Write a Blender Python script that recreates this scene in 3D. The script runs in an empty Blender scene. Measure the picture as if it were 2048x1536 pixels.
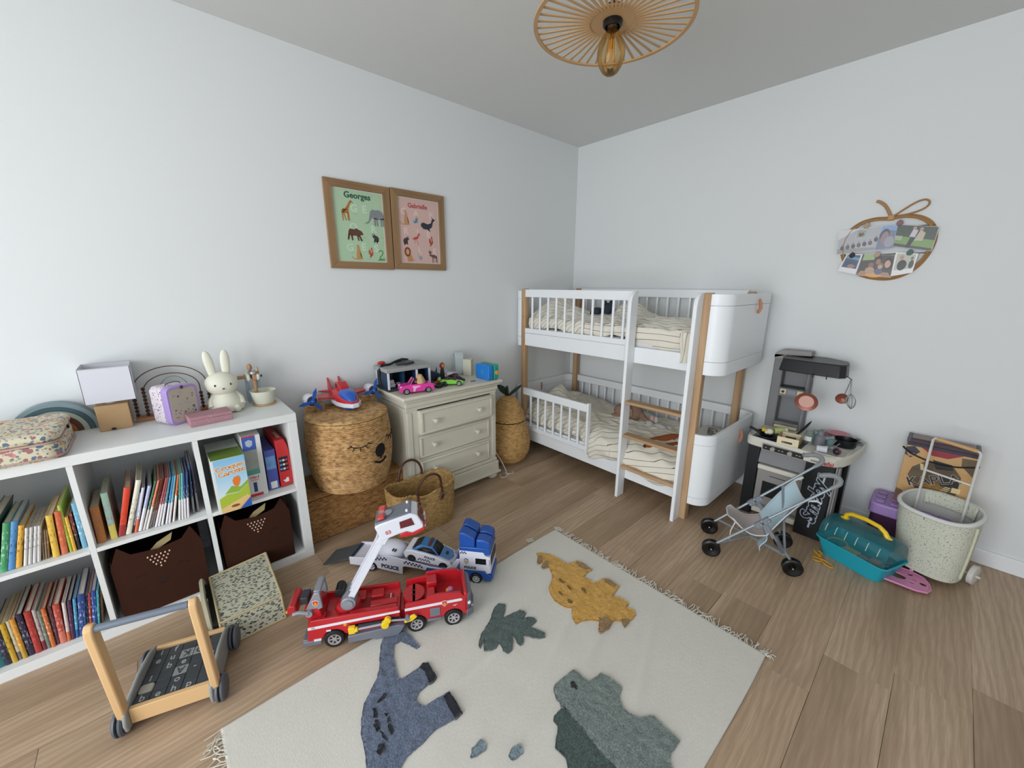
import bpy, math, random
from mathutils import Matrix, Vector, noise
from math import pi, sin, cos, radians, sqrt, atan2
random.seed(7)
sc = bpy.context.scene
COL = sc.collection
# ------------------------------------------------------------ camera
cam = bpy.data.cameras.new('camera'); camo = bpy.data.objects.new('camera', cam); COL.objects.link(camo)
F_PX = 791.2
cam.sensor_fit = 'HORIZONTAL'; cam.sensor_width = 36.0; cam.lens = 36.0 * F_PX / 2048.0
cam.clip_start = .02; cam.clip_end = 60
yaw, pit, rol = -.8356, .2447, .0030
fw = Vector((sin(yaw)*cos(pit), cos(yaw)*cos(pit), -sin(pit)))
r_ = Vector((cos(yaw), -sin(yaw), 0)); u_ = r_.cross(fw)
rr = cos(rol)*r_ + sin(rol)*u_; uu = -sin(rol)*r_ + cos(rol)*u_
camo.matrix_world = Matrix(((rr.x, uu.x, -fw.x, 2.391), (rr.y, uu.y, -fw.y, -2.9135), (rr.z, uu.z, -fw.z, 1.3575), (0, 0, 0, 1)))
sc.camera = camo
# ------------------------------------------------------------ world, daylight, exposure
world = bpy.data.worlds.new('sky'); sc.world = world; world.use_nodes = True
bg = world.node_tree.nodes['Background']; bg.inputs[0].default_value = (.80, .90, 1.0, 1); bg.inputs[1].default_value = 1.2
def window_light(name, loc, rot, sx, sy, power, color):
    l = bpy.data.lights.new(name, 'AREA'); l.shape = 'RECTANGLE'; l.size = sx; l.size_y = sy; l.energy = power; l.color = color
    o = bpy.data.objects.new(name, l); COL.objects.link(o); o.location = loc; o.rotation_euler = rot
    return o
# daylight entering through the window wall behind the photographer
window_light('daylight', (2.05, -5.26, 1.25), (radians(90), 0, 0), 2.2, 2.1, 98, (.93, .97, 1.0))
window_light('daylight_side', (3.76, -3.0, 1.3), (radians(90), 0, radians(90)), 1.3, 1.7, 3, (.92, .96, 1.0))
sc.view_settings.view_transform = 'Standard'; sc.view_settings.look = 'None'
sc.view_settings.gamma = 1; sc.view_settings.use_curve_mapping = False; sc.view_settings.exposure = 0.14
sc.cycles.max_bounces = 10; sc.cycles.diffuse_bounces = 6; sc.cycles.transparent_max_bounces = 12
sc.cycles.use_denoising = True
sc.cycles.sample_clamp_indirect = 4

# ------------------------------------------------------------ helpers
def lin(c):
    if isinstance(c, str):
        c = tuple(int(c[i:i+2], 16)/255 for i in (0, 2, 4))
    return tuple((x/12.92 if x <= .04045 else ((x+.055)/1.055)**2.4) for x in c[:3]) + (1,)
MATS = {}
class NT:
    def __init__(s, m):
        s.t = m.node_tree; s.n = s.t.nodes; s.b = s.n['Principled BSDF']
        s.tc = None
    def new(s, typ, **k):
        x = s.n.new(typ)
        for a, v in k.items(): setattr(x, a, v)
        return x
    def link(s, a, b): s.t.links.new(a, b)
    def coord(s, which='Object', scale=(1,1,1), rot=(0,0,0), rand=False):
        if not s.tc: s.tc = s.new('ShaderNodeTexCoord')
        out = s.tc.outputs[which]
        if rand:
            oi = s.new('ShaderNodeObjectInfo'); ad = s.new('ShaderNodeVectorMath', operation='MULTIPLY_ADD')
            s.link(oi.outputs['Random'], ad.inputs[0]); ad.inputs[1].default_value = (13, 37, 7); s.link(out, ad.inputs[2]); out = ad.outputs[0]
        mp = s.new('ShaderNodeMapping'); mp.inputs['Scale'].default_value = scale; mp.inputs['Rotation'].default_value = rot
        s.link(out, mp.inputs[0]); return mp.outputs[0]
    def noise(s, vec, scale=5, detail=3, rough=.5, dist=0):
        x = s.new('ShaderNodeTexNoise'); x.inputs['Scale'].default_value = scale; x.inputs['Detail'].default_value = detail
        x.inputs['Roughness'].default_value = rough; x.inputs['Distortion'].default_value = dist; s.link(vec, x.inputs['Vector']); return x
    def ramp(s, fac, stops, interp='LINEAR'):
        x = s.new('ShaderNodeValToRGB'); x.color_ramp.interpolation = interp; e = x.color_ramp.elements
        while len(e) < len(stops): e.new(.5)
        for i, (p, c) in enumerate(stops): e[i].position = p; e[i].color = lin(c) if not isinstance(c, float) else (c, c, c, 1)
        s.link(fac, x.inputs[0]); return x.outputs[0]
    def mix(s, fac, a, b, blend='MIX'):
        x = s.new('ShaderNodeMix', data_type='RGBA', blend_type=blend)
        for sock, val in ((x.inputs[0], fac), (x.inputs[6], a), (x.inputs[7], b)):
            if isinstance(val, (int, float)): sock.default_value = val
            elif isinstance(val, (tuple, str)): sock.default_value = lin(val)
            else: s.link(val, sock)
        return x.outputs[2]
    def math(s, op, a, b=None, c=None):
        x = s.new('ShaderNodeMath', operation=op)
        for i, val in enumerate((a, b, c)):
            if val is None: continue
            if isinstance(val, (int, float)): x.inputs[i].default_value = val
            else: s.link(val, x.inputs[i])
        return x.outputs[0]
    def bump(s, h, strength=.2, dist=.01):
        x = s.new('ShaderNodeBump'); x.inputs['Strength'].default_value = strength; x.inputs['Distance'].default_value = dist
        s.link(h, x.inputs['Height']); s.link(x.outputs[0], s.b.inputs['Normal'])
    def col(s, c): s.link(c, s.b.inputs['Base Color'])
def mat(name, col, rough=.5, metal=0, spec=.5, bump=None, vary=None, coat=0, trans=0, alpha=1, emit=None, sheen=0):
    if name in MATS: return MATS[name]
    m = bpy.data.materials.new(name); m.use_nodes = True; MATS[name] = m
    t = NT(m); b = t.b
    b.inputs['Base Color'].default_value = lin(col); b.inputs['Roughness'].default_value = rough; b.inputs['Metallic'].default_value = metal
    b.inputs['Specular IOR Level'].default_value = spec; b.inputs['Coat Weight'].default_value = coat
    b.inputs['Transmission Weight'].default_value = trans; b.inputs['Alpha'].default_value = alpha
    b.inputs['Sheen Weight'].default_value = sheen
    if emit: b.inputs['Emission Color'].default_value = lin(emit[0]); b.inputs['Emission Strength'].default_value = emit[1]
    if vary:
        n = t.noise(t.coord(), vary[0], 4); c2 = vary[1]
        t.col(t.mix(t.math('MULTIPLY', n.outputs[0], vary[2] if len(vary) > 2 else 1.0), col, c2))
    if bump:
        n = t.noise(t.coord(), bump[0], 4); t.bump(n.outputs[0], bump[1], bump[2] if len(bump) > 2 else .002)
    return m
def newmat(name):
    m = bpy.data.materials.new(name); m.use_nodes = True; MATS[name] = m; return m, NT(m)
WM = {}
def ob_new(name, data, parent=None):
    o = bpy.data.objects.new(name, data); COL.objects.link(o)
    if parent is not None: o.parent = parent
    return o
def tag(o, label=None, cat=None, group=None, kind=None):
    if label: o['label'] = label
    if cat: o['category'] = cat
    if group: o['group'] = group
    if kind: o['kind'] = kind
    return o
def thing(name, label, cat, loc=(0,0,0), rotz=0, group=None, parent=None):
    o = ob_new(name, None, parent); o.location = loc; o.rotation_euler = (0, 0, rotz); o.empty_display_size = .05
    WM[o.name] = Matrix.Translation(loc) @ Matrix.Rotation(rotz, 4, 'Z')
    return tag(o, label, cat, group)
def mesh_from(name, v, f, smooth=30):
    me = bpy.data.meshes.new(name); me.from_pydata(v, [], f); me.validate(); me.update()
    if smooth:
        me.polygons.foreach_set('use_smooth', [True]*len(me.polygons)); me.set_sharp_from_angle(angle=radians(smooth))
    return me
class MB:
    def __init__(s, local=False, T=None): s.v = []; s.f = []; s.local = local; s.T = T
    def add(s, v, f, M=None):
        n = len(s.v); s.v += [tuple(M @ Vector(p)) if M else tuple(p) for p in v]; s.f += [tuple(i+n for i in q) for q in f]; return s
    def box(s, x0, x1, y0, y1, z0, z1, M=None):
        v = [(x, y, z) for z in (z0, z1) for y in (y0, y1) for x in (x0, x1)]
        return s.add(v, [(0,2,3,1), (4,5,7,6), (0,1,5,4), (2,6,7,3), (0,4,6,2), (1,3,7,5)], M)
    def cyl(s, p0, p1, r0, r1=None, n=16, caps=True):
        p0 = Vector(p0); p1 = Vector(p1); r1 = r0 if r1 is None else r1; d = (p1-p0).normalized()
        a = d.orthogonal().normalized(); b = d.cross(a)
        v = [tuple(p+(a*cos(2*pi*i/n)+b*sin(2*pi*i/n))*r) for p, r in ((p0, r0), (p1, r1)) for i in range(n)]
        f = [(i, (i+1) % n, n+(i+1) % n, n+i) for i in range(n)]
        if caps: f += [tuple(range(n))[::-1], tuple(range(n, 2*n))]
        return s.add(v, f)
    def tube(s, pts, r, n=8, closed=False, flat=1, up=None):
        pts = [Vector(p) for p in pts]; N = len(pts); v = []; prev = None
        for i, p in enumerate(pts):
            if closed: d = pts[(i+1) % N]-pts[i-1]
            else: d = pts[min(i+1, N-1)]-pts[max(i-1, 0)]
            d = d.normalized() if d.length > 1e-9 else Vector((0, 0, 1))
            if up is not None: a = d.cross(Vector(up)); a = a.normalized() if a.length > 1e-6 else d.orthogonal().normalized()
            elif prev is None: a = d.orthogonal().normalized()
            else: a = (prev-d*prev.dot(d)); a = a.normalized() if a.length > 1e-6 else d.orthogonal().normalized()
            prev = a; b = d.cross(a); rad = r[i] if isinstance(r, (list, tuple)) else r
            v += [tuple(p+a*cos(2*pi*k/n)*rad+b*sin(2*pi*k/n)*rad*flat) for k in range(n)]
        f = []
        for i in range(N if closed else N-1):
            j = (i+1) % N
            f += [(i*n+k, i*n+(k+1) % n, j*n+(k+1) % n, j*n+k) for k in range(n)]
        if not closed: f += [tuple(range(n))[::-1], tuple(range((N-1)*n, N*n))]
        return s.add(v, f)
    def lathe(s, prof, c=(0,0,0), n=32, M=None, disp=None, a0=0, a1=2*pi):
        full = abs(a1-a0-2*pi) < 1e-6; v = []; m = len(prof); nn = n if full else n+1
        for i in range(nn):
            a = a0+(a1-a0)*i/n
            for j, (r, z) in enumerate(prof):
                rr = r+(disp(a, z, j) if disp and r > 1e-4 else 0); v.append((c[0]+rr*cos(a), c[1]+rr*sin(a), c[2]+z))
        f = [(i*m+j, ((i+1) % nn)*m+j, ((i+1) % nn)*m+j+1, i*m+j+1) for i in range(n) for j in range(m-1)]
        return s.add(v, f, M)
    def prism(s, poly, z0, z1, M=None):
        n = len(poly); v = [(x, y, z) for z in (z0, z1) for x, y in poly]
        ar = sum(poly[i][0]*poly[(i+1) % n][1]-poly[(i+1) % n][0]*poly[i][1] for i in range(n))
        f = [tuple(range(n))[::-1], tuple(range(n, 2*n))]+[(i, (i+1) % n, n+(i+1) % n, n+i) for i in range(n)]
        if ar < 0: f = [q[::-1] for q in f]
        return s.add(v, f, M)
    def ell(s, c, r, n=20, m=12, M=None):
        if not isinstance(r, (tuple, list)): r = (r, r, r)
        v = [(c[0], c[1], c[2]-r[2])]
        for j in range(1, m):
            t = -pi/2+pi*j/m
            v += [(c[0]+r[0]*cos(t)*cos(2*pi*i/n), c[1]+r[1]*cos(t)*sin(2*pi*i/n), c[2]+r[2]*sin(t)) for i in range(n)]
        v.append((c[0], c[1], c[2]+r[2])); L = len(v)-1
        f = [(0, 1+(i+1) % n, 1+i) for i in range(n)]
        for j in range(m-2): f += [(1+j*n+i, 1+j*n+(i+1) % n, 1+(j+1)*n+(i+1) % n, 1+(j+1)*n+i) for i in range(n)]
        f += [(L, 1+(m-2)*n+i, 1+(m-2)*n+(i+1) % n) for i in range(n)]
        return s.add(v, f, M)
    def grid(s, fn, nu, nv, closed_u=False):
        v = [tuple(fn(i/(nu if closed_u else nu), j/nv)) for i in range(nu+(0 if closed_u else 1)) for j in range(nv+1)]
        N = nu if closed_u else nu+1; m = nv+1
        return s.add(v, [(i*m+j, ((i+1) % N)*m+j, ((i+1) % N)*m+j+1, i*m+j+1) for i in range(nu) for j in range(nv)])
    def build(s, name, m, parent=None, bevel=0, seg=2, smooth=30, label=None, sub=0, solid=0, kind=None):
        v = [Vector(p) for p in s.v]
        if s.T: v = [s.T @ p for p in v]
        org = Vector((0, 0, 0))
        if parent is not None:
            W = WM.get(parent.name)
            if W is not None and not s.local: Wi = W.inverted(); v = [Wi @ p for p in v]
        else:
            xs = [p.x for p in v]; ys = [p.y for p in v]; zs = [p.z for p in v]
            org = Vector(((min(xs)+max(xs))/2, (min(ys)+max(ys))/2, min(zs))); v = [p-org for p in v]
        me = mesh_from(name, [tuple(p) for p in v], s.f, smooth)
        if m is not None: me.materials.append(m)
        o = ob_new(name, me, parent); o.location = org
        if parent is not None: WM[o.name] = WM.get(parent.name, Matrix.Identity(4))
        else: WM[o.name] = Matrix.Translation(org)
        if solid:
            d = o.modifiers.new('solid', 'SOLIDIFY'); d.thickness = solid; d.offset = 0
        if bevel:
            b = o.modifiers.new('bevel', 'BEVEL'); b.width = bevel; b.segments = seg; b.limit_method = 'ANGLE'; b.angle_limit = radians(40); b.harden_normals = False
        if sub:
            d = o.modifiers.new('sub', 'SUBSURF'); d.levels = sub; d.render_levels = sub
        if label: o['label'] = label
        if kind: o['kind'] = kind
        return o
def B(*a): return MB().box(*a)
def part(name, m, parent, mb, **k): return mb.build(name, m, parent, **k)
def frame(o, x, y, z=None):
    x = Vector(x).normalized(); y = Vector(y).normalized(); z = Vector(z).normalized() if z else x.cross(y)
    return Matrix(((x.x, y.x, z.x, o[0]), (x.y, y.y, z.y, o[1]), (x.z, y.z, z.z, o[2]), (0, 0, 0, 1)))
def rrect(w, h, r, n=5, cx=0, cy=0):
    p = []
    for sx, sy, a0 in ((1, 1, 0), (-1, 1, pi/2), (-1, -1, pi), (1, -1, 3*pi/2)):
        for i in range(n+1):
            a = a0+pi/2*i/n; p.append((cx+sx*(w/2-r)+r*cos(a), cy+sy*(h/2-r)+r*sin(a)))
    return p
def circ(r, n=20, cx=0, cy=0, ry=None): return [(cx+r*cos(2*pi*i/n), cy+(ry or r)*sin(2*pi*i/n)) for i in range(n)]
def text(name, s, size, M, m, parent, extrude=.0005, align='CENTER', bold=0, shear=0, label=None, spacing=1):
    """raised or printed lettering: M maps x along the line, y up, z out of the surface"""
    cu = bpy.data.curves.new('t', 'FONT'); cu.body = s; cu.size = size; cu.align_x = align; cu.align_y = 'CENTER'
    cu.extrude = extrude; cu.offset = bold; cu.shear = shear; cu.resolution_u = 3; cu.space_character = spacing
    o = bpy.data.objects.new('t', cu); me = bpy.data.meshes.new_from_object(o)
    v = [M @ p.co for p in me.vertices]; f = [tuple(p.vertices) for p in me.polygons]
    bpy.data.objects.remove(o); bpy.data.curves.remove(cu); bpy.data.meshes.remove(me)
    b = MB(); b.add(v, f); return b.build(name, m, parent, smooth=0, label=label)
def copy_tree(o, parent=None):
    c = o.copy(); COL.objects.link(c); c.parent = parent
    WM[c.name] = WM.get(o.name, Matrix.Identity(4))
    for ch in o.children: copy_tree(ch, c)
    return c
def fbm(x, y, z=0, s=1, o=4): return noise.fractal(Vector((x*s, y*s, z*s)), 1.0, 2.0, o)
def smooth(a, b, x): t = max(0, min(1, (x-a)/(b-a))); return t*t*(3-2*t)
# ------------------------------------------------------------ materials of the room
def wall_mat(name, c, bump=.06):
    m, t = newmat(name); t.b.inputs['Roughness'].default_value = .85; t.b.inputs['Specular IOR Level'].default_value = .2
    n = t.noise(t.coord(), 180, 3); t.bump(n.outputs[0], bump, .002)
    n2 = t.noise(t.coord(), .8, 2); t.col(t.mix(t.math('MULTIPLY', n2.outputs[0], .25), c, tuple(x*.97 for x in c))); return m
WALL = wall_mat('wall_paint', (.855, .865, .868)); CEIL = wall_mat('ceiling_paint', (.835, .84, .835), .12)
TRIM = mat('trim_white', (.90, .91, .92), .4)
def plank_mat():
    m, t = newmat('oak_plank'); b = t.b
    co = t.coord(scale=(1, 1, 1), rand=True)
    mp = t.new('ShaderNodeMapping'); mp.inputs['Scale'].default_value = (1, .12, 1); t.link(co, mp.inputs[0])
    big = t.noise(mp.outputs[0], 6.0, 3, .5, .4)
    w = t.new('ShaderNodeTexWave', wave_type='RINGS', rings_direction='SPHERICAL')
    mp2 = t.new('ShaderNodeMapping'); mp2.inputs['Scale'].default_value = (1.0, .13, 1.0); t.link(co, mp2.inputs[0])
    t.link(mp2.outputs[0], w.inputs['Vector']); w.inputs['Scale'].default_value = 16; w.inputs['Distortion'].default_value = 7; w.inputs['Detail'].default_value = 2.5; w.inputs['Detail Scale'].default_value = 1.6
    mp3 = t.new('ShaderNodeMapping'); mp3.inputs['Scale'].default_value = (1, .035, 1); t.link(co, mp3.inputs[0])
    fine = t.noise(mp3.outputs[0], 260, 4, .6)
    base = t.ramp(big.outputs[0], [(.28, '988168'), (.5, 'b39a80'), (.72, 'c6ae94')])
    c = t.mix(t.math('MULTIPLY', t.math('SUBTRACT', 1.0, w.outputs['Fac']), .34), base, '8a7159')
    c = t.mix(t.math('MULTIPLY', t.ramp(fine.outputs[0], [(.35, 1.0), (.62, 0.0)]), .30), c, '80674f')
    oi = t.new('ShaderNodeObjectInfo'); hs = t.new('ShaderNodeHueSaturation'); hs.inputs['Saturation'].default_value = 1.0
    t.link(t.math('MULTIPLY_ADD', oi.outputs['Random'], .08, .96), hs.inputs['Value']); t.link(c, hs.inputs['Color']); t.col(hs.outputs[0])
    b.inputs['Roughness'].default_value = .42; b.inputs['Specular IOR Level'].default_value = .4
    t.bump(fine.outputs[0], .08, .001); return m
OAKF = plank_mat()
# ------------------------------------------------------------ room shell
RX, RY, RH = 3.72, -5.20, 2.487
def struct(name, mb, m, **k): o = mb.build(name, m, None, **k); o['kind'] = 'structure'; return o
fl = ob_new('floor', None); fl['kind'] = 'structure'; WM['floor'] = Matrix.Identity(4)
MB().box(-.1, RX+.1, RY-.1, .1, -.06, -.009).build('subfloor', mat('subfloor', '4a3d30', .8), fl)
PW, PL = .189, 1.28
pm = MB(local=True).box(-PW/2+.0004, PW/2-.0004, -PL/2+.0004, PL/2-.0004, -.009, 0)
first = pm.build('plank', OAKF, fl, bevel=.0006, seg=1)
pme = first.data
k = 0; n_pl = 0
x = 1.344-8*PW
offs = {0: -1.437+PL, 1: -1.22+PL}
while x < RX:
    cx = x+PW/2
    oy = random.uniform(0, PL)
    if abs(cx-1.06) < .1: oy = -.895
    if abs(cx-2.19) < .1: oy = -1.437
    if abs(cx-2.38) < .1: oy = -1.22
    y = RY+((oy-RY) % PL)-PL
    while y < 0:
        a, b2 = max(y, RY), min(y+PL, 0)
        if b2-a > .02 and cx-PW/2 < RX and cx+PW/2 > 0:
            x0, x1 = max(cx-PW/2, 0), min(cx+PW/2, RX)
            if n_pl == 0: o = first
            else: o = ob_new('plank', pme, fl); mo = o.modifiers.new('bevel', 'BEVEL'); mo.width = .0006; mo.segments = 1
            if b2-a < PL-1e-4 or x1-x0 < PW-1e-4:
                me2 = mesh_from('plank', [(sx*(x1-x0)/2, sy*((b2-a)/2-.0004), z) for z in (-.009, 0) for sy in (-1, 1) for sx in (-1, 1)], [(0,2,3,1), (4,5,7,6), (0,1,5,4), (2,6,7,3), (0,4,6,2), (1,3,7,5)], 0); me2.materials.append(OAKF); o.data = me2
            o.location = ((x0+x1)/2, (a+b2)/2, 0); n_pl += 1
        y += PL
    x += PW
struct('wall_left', B(-.12, 0, RY-.12, .12, 0, RH), WALL)
struct('wall_right', B(0, RX+.12, 0, .12, 0, RH), WALL)
w = MB(); w.box(0, .9, RY-.12, RY, 0, RH); w.box(3.2, RX+.12, RY-.12, RY, 0, RH); w.box(.9, 3.2, RY-.12, RY, 2.3, RH); w.box(.9, 3.2, RY-.12, RY, 0, .15)
struct('wall_back', w, WALL)
w = MB(); w.box(RX, RX+.12, RY, -3.65, 0, RH); w.box(RX, RX+.12, -2.35, 0, 0, RH); w.box(RX, RX+.12, -3.65, -2.35, 2.15, RH); w.box(RX, RX+.12, -3.65, -2.35, 0, .45)
struct('wall_near', w, WALL)
struct('ceiling', B(-.12, RX+.12, RY-.12, .12, RH, RH+.1), CEIL)
GL, t = newmat('window_glass'); out = t.n['Material Output']; tr = t.new('ShaderNodeBsdfTransparent'); gl = t.new('ShaderNodeBsdfGlossy'); gl.inputs['Roughness'].default_value = 0
mx = t.new('ShaderNodeMixShader'); mx.inputs[0].default_value = .06; t.link(tr.outputs[0], mx.inputs[1]); t.link(gl.outputs[0], mx.inputs[2]); t.link(mx.outputs[0], out.inputs[0])
wn = ob_new('window_1', None); wn['kind'] = 'structure'; WM['window_1'] = Matrix.Identity(4)
fm = MB()
for a, b2 in ((.9, .96), (2.02, 2.08), (3.14, 3.2)): fm.box(a, b2, RY-.09, RY-.03, .15, 2.3)
fm.box(.9, 3.2, RY-.09, RY-.03, .15, .21); fm.box(.9, 3.2, RY-.09, RY-.03, 2.24, 2.3); fm.build('window_frame', TRIM, wn, bevel=.003)
for a, b2 in ((.96, 2.02), (2.08, 3.14)): B(a, b2, RY-.065, RY-.06, .21, 2.24).build('pane', GL, wn)
wn = ob_new('window_2', None); wn['kind'] = 'structure'; WM['window_2'] = Matrix.Identity(4)
fm = MB()
for a, b2 in ((-3.65, -3.59), (-3.03, -2.97), (-2.41, -2.35)): fm.box(RX+.03, RX+.09, a, b2, .45, 2.15)
fm.box(RX+.03, RX+.09, -3.65, -2.35, .45, .51); fm.box(RX+.03, RX+.09, -3.65, -2.35, 2.09, 2.15); fm.build('window_frame', TRIM, wn, bevel=.003)
for a, b2 in ((-3.59, -3.03), (-2.97, -2.41)): B(RX+.06, RX+.065, a, b2, .51, 2.09).build('pane', GL, wn)
struct('baseboard_left', B(0, .012, RY, 0, 0, .08), TRIM, bevel=.004)
struct('baseboard_right', B(0, RX, -.012, 0, 0, .08), TRIM, bevel=.004)
# ============================================================ cube shelf against the left wall
WHITE = mat('shelf_white', 'dcdedd', .45); SK = -2.479
K = thing('cube_shelf', 'white cube shelf unit with two rows of open compartments along the left wall', 'shelf', (.195, SK-.735, 0))
part('top_panel', WHITE, K, B(0.002, .39, SK-1.47, SK, .732, .77), bevel=.0008)
part('bottom_panel', WHITE, K, B(0.002, .39, SK-1.47, SK, 0, .038), bevel=.0008)
part('side_panel', WHITE, K, B(0.002, .39, SK-.038, SK-.0005, .0385, .7315), bevel=.0008)
part('side_panel', WHITE, K, B(0.002, .39, SK-1.4695, SK-1.432, .0385, .7315), bevel=.0008)
DIVY = [SK-.038-.3355, SK-.038-.3355*2-.0168, SK-.038-.3355*3-.0336]
for d in DIVY: part('divider', WHITE, K, B(.002, .388, d-.0168, d, .0385, .7315), bevel=.0008)
cells = [(SK-.3735, SK-.038), (DIVY[1], DIVY[0]-.0168), (DIVY[2], DIVY[1]-.0168), (SK-1.432, DIVY[2]-.0168)]
for a, b2 in cells: part('shelf_board', WHITE, K, B(.002, .388, a+.0003, b2-.0003, .377, .393), bevel=.0008)
# ------------------------------------------------------------ books
PAGES = mat('paper_pages', 'd6cfbf', .9, vary=(90, 'b8b0a0'))
def bookmat(c1, c2=None, split=0.0, txt=None, seed=0):
    """cover colour, a lower band of c2 up to split (metres), a worn print of small marks along the spine"""
    nm = 'cover_%s_%s_%.3f_%s' % (c1, c2, split, txt)
    if nm in MATS: return MATS[nm]
    m, t = newmat(nm); t.b.inputs['Roughness'].default_value = .38
    co = t.coord(); sep = t.new('ShaderNodeSeparateXYZ'); t.link(co, sep.inputs[0])
    c = lin(c1)
    rgb = t.new('ShaderNodeRGB'); rgb.outputs[0].default_value = c; c = rgb.outputs[0]
    if c2: c = t.mix(t.math('LESS_THAN', sep.outputs[2], split), c, c2)
    if txt:
        n = t.noise(t.coord(scale=(120, 260, 55)), 1.0, 2)
        f = t.math('GREATER_THAN', n.outputs[0], .56)
        f = t.math('MULTIPLY', f, t.math('GREATER_THAN', sep.outputs[2], .03))
        f = t.math('MULTIPLY', f, t.math('LESS_THAN', sep.outputs[2], .15))
        c = t.mix(t.math('MULTIPLY', f, .8), c, txt)
    t.col(c); return m
NB = [0]
def book(y, z0, th, h, dep, front, c1, label, group, c2=None, split=0, txt='e8e4dc', lean=0, hard=True, cat='book', name='book'):
    """standing book: spine faces +x at x=front, thickness th along y starting at y; lean in degrees about its foot"""
    o = thing(name, label, cat, (front, y+th/2, z0+.0003+th/2*abs(sin(radians(lean)))), 0, group)
    o.rotation_euler = (radians(lean), 0, 0)
    c = .0016 if hard else .0006; t = c
    cv = MB(local=True)
    cv.box(-dep, 0, -th/2, -th/2+t, 0, h); cv.box(-dep, 0, th/2-t, th/2, 0, h)
    n = 6; r = .0028 if hard else .0003
    pr = [(-c, -th/2+t), (r*.3, -th/2+t*.3)]+[(r*cos(a), th/2*.96*sin(a)) for a in [(-1+2*i/n)*pi/2*.8 for i in range(n+1)]]+[(r*.3, th/2-t*.3), (-c, th/2-t)]
    pr = [(-c, -th/2+t)]+[(r*(1-(2*i/n-1)**2), (2*i/n-1)*th/2) for i in range(n+1)]+[(-c, th/2-t)]
    cv.prism(pr, 0, h)
    cv.build('cover', bookmat(c1, c2, split, txt), o)
    g = .003 if hard else .0004
    MB(local=True).box(-dep+g, -c*1.1, -th/2+t, th/2-t, g, h-g).build('pages', PAGES, o)
    NB[0] += 1; return o
ZT = .3935; ZB = .0385
# upper row, second compartment from the right end of the unit
b2 = 'books in the shelf compartment left of the game boxes'
L2 = [ # y(front centre-left), th, h, depth, front x, colour, label words, lower colour, split, lean
 (-3.2010, .024, .150, .19, .352, 'b8743a', 'thick orange board book leaning at the left end of the compartment beside the game boxes', None, 0, -1, '8a6a70'),
 (-3.1660, .019, .195, .2, .35, '9ec0b0', 'mint, pink and yellow striped book leaning next to the orange board book', 'd8c860', .06, -1, 'b080a8'),
 (-3.1455, .019, .198, .2, .348, 'd8452c', 'bright red book beside the pink and yellow striped book', 'a03030', .045, -14, 'b83020'),
 (-3.1240, .0155, .222, .22, .352, 'd9d6c4', 'tall cream book right of the bright red book', None, 0, -17, '8a8272'),
 (-3.1070, .006, .165, .2, .346, 'b9bccb', 'thin pale grey book right of the tall cream book', '5a3a3a', .03, -17, '807c90'),
 (-3.0995, .0095, .185, .2, .352, 'c9c9d6', 'lilac and orange book in front of the tall cream book', 'd0643a', .055, -16, '9a90a8'),
 (-3.0880, .011, .188, .2, .352, 'a9afd2', 'periwinkle book with white foot right of the lilac and orange book', 'dcd8dc', .095, -18, 'd8d8ea'),
 (-3.0745, .0072, .205, .2, .354, '3f6b45', 'dark green thin magazine-size book with coral band', 'c8c8c4', .085, -19, 'b0c0a8'),
 (-3.0655, .0072, .205, .2, .356, 'd9796a', 'salmon thin book with white foot beside the dark green one', 'e0dcdc', .095, -19, 'e8c8c0'),
 (-3.0565, .0072, .205, .2, .348, '8a6a3c', 'ochre thin book beside the salmon thin book', '9a9088', .07, -19, 'c0b090'),
 (-3.0475, .0072, .205, .2, .344, '7c3b3a', 'dull brown-red thin book pushed back beside the ochre thin book', '8a8080', .07, -18, 'b09090'),
 (-3.0380, .0072, .208, .2, .358, '94404a', 'first of two crimson thin books with white feet, the left one', 'dcd8dc', .095, -18, 'd8c0c4'),
 (-3.0290, .0072, .208, .2, .358, '8c3a46', 'second of two crimson thin books with white feet, the right one', 'dcd8dc', .095, -17, 'd8c0c4'),
 (-3.0190, .0072, .205, .2, .358, '3f8f92', 'teal thin book with white foot right of the crimson pair', 'dcdcdc', .095, -16, 'c8e0e0'),
 (-3.0055, .0075, .205, .2, .358, '2d7fc4', 'bright blue thin book with white foot right of the teal thin book', 'dcdadc', .09, -15, 'b8d4ea'),
 (-2.9960, .0072, .205, .2, .358, '6fa9a6', 'grey-teal thin book right of the bright blue thin book', 'dcd6d8', .09, -14, 'd0e0dc'),
 (-2.9830, .0075, .205, .2, .358, 'cf5f3c', 'rust orange thin book with white foot between grey-teal and sea green ones', 'dcd4d0', .115, -13, 'f0e0d8'),
 (-2.9635, .0075, .205, .2, .358, '3f8f78', 'sea green thin book with white foot right of the rust orange one', 'dcdad8', .09, -9, 'c8dcd0'),
 (-2.9535, .0075, .205, .2, .358, '5faeb4', 'aqua thin book with white foot right of the sea green one', 'dcdad8', .09, -8, 'd8ecec'),
 (-2.9440, .0072, .205, .2, .358, '2c3f74', 'left one of two navy thin books with white feet', 'dcd8dc', .09, -7, 'd8dcec'),
 (-2.9345, .0072, .205, .2, .358, '2a4a78', 'right one of two navy thin books with white feet', 'dcd8dc', .09, -7, 'd8dcec'),
 (-2.9140, .0072, .225, .2, .335, '2f4a66', 'slate blue tall thin book set back by the divider', '8a8a8a', .08, -4, '90a0b0'),
 (-2.8980, .0072, .225, .2, .333, '3a3550', 'dark purple tall thin book against the divider beside the game boxes', '7c7478', .09, -2, '9088a0'),
]
for y, th, h, dep, fx, c1, lab, c2, sp, ln, tx in L2:
    book(y, ZT, th, h, dep, fx, c1, lab, b2, c2, sp, tx, ln)
b3 = 'books in the upper compartment at the left edge of the photo'
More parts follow.
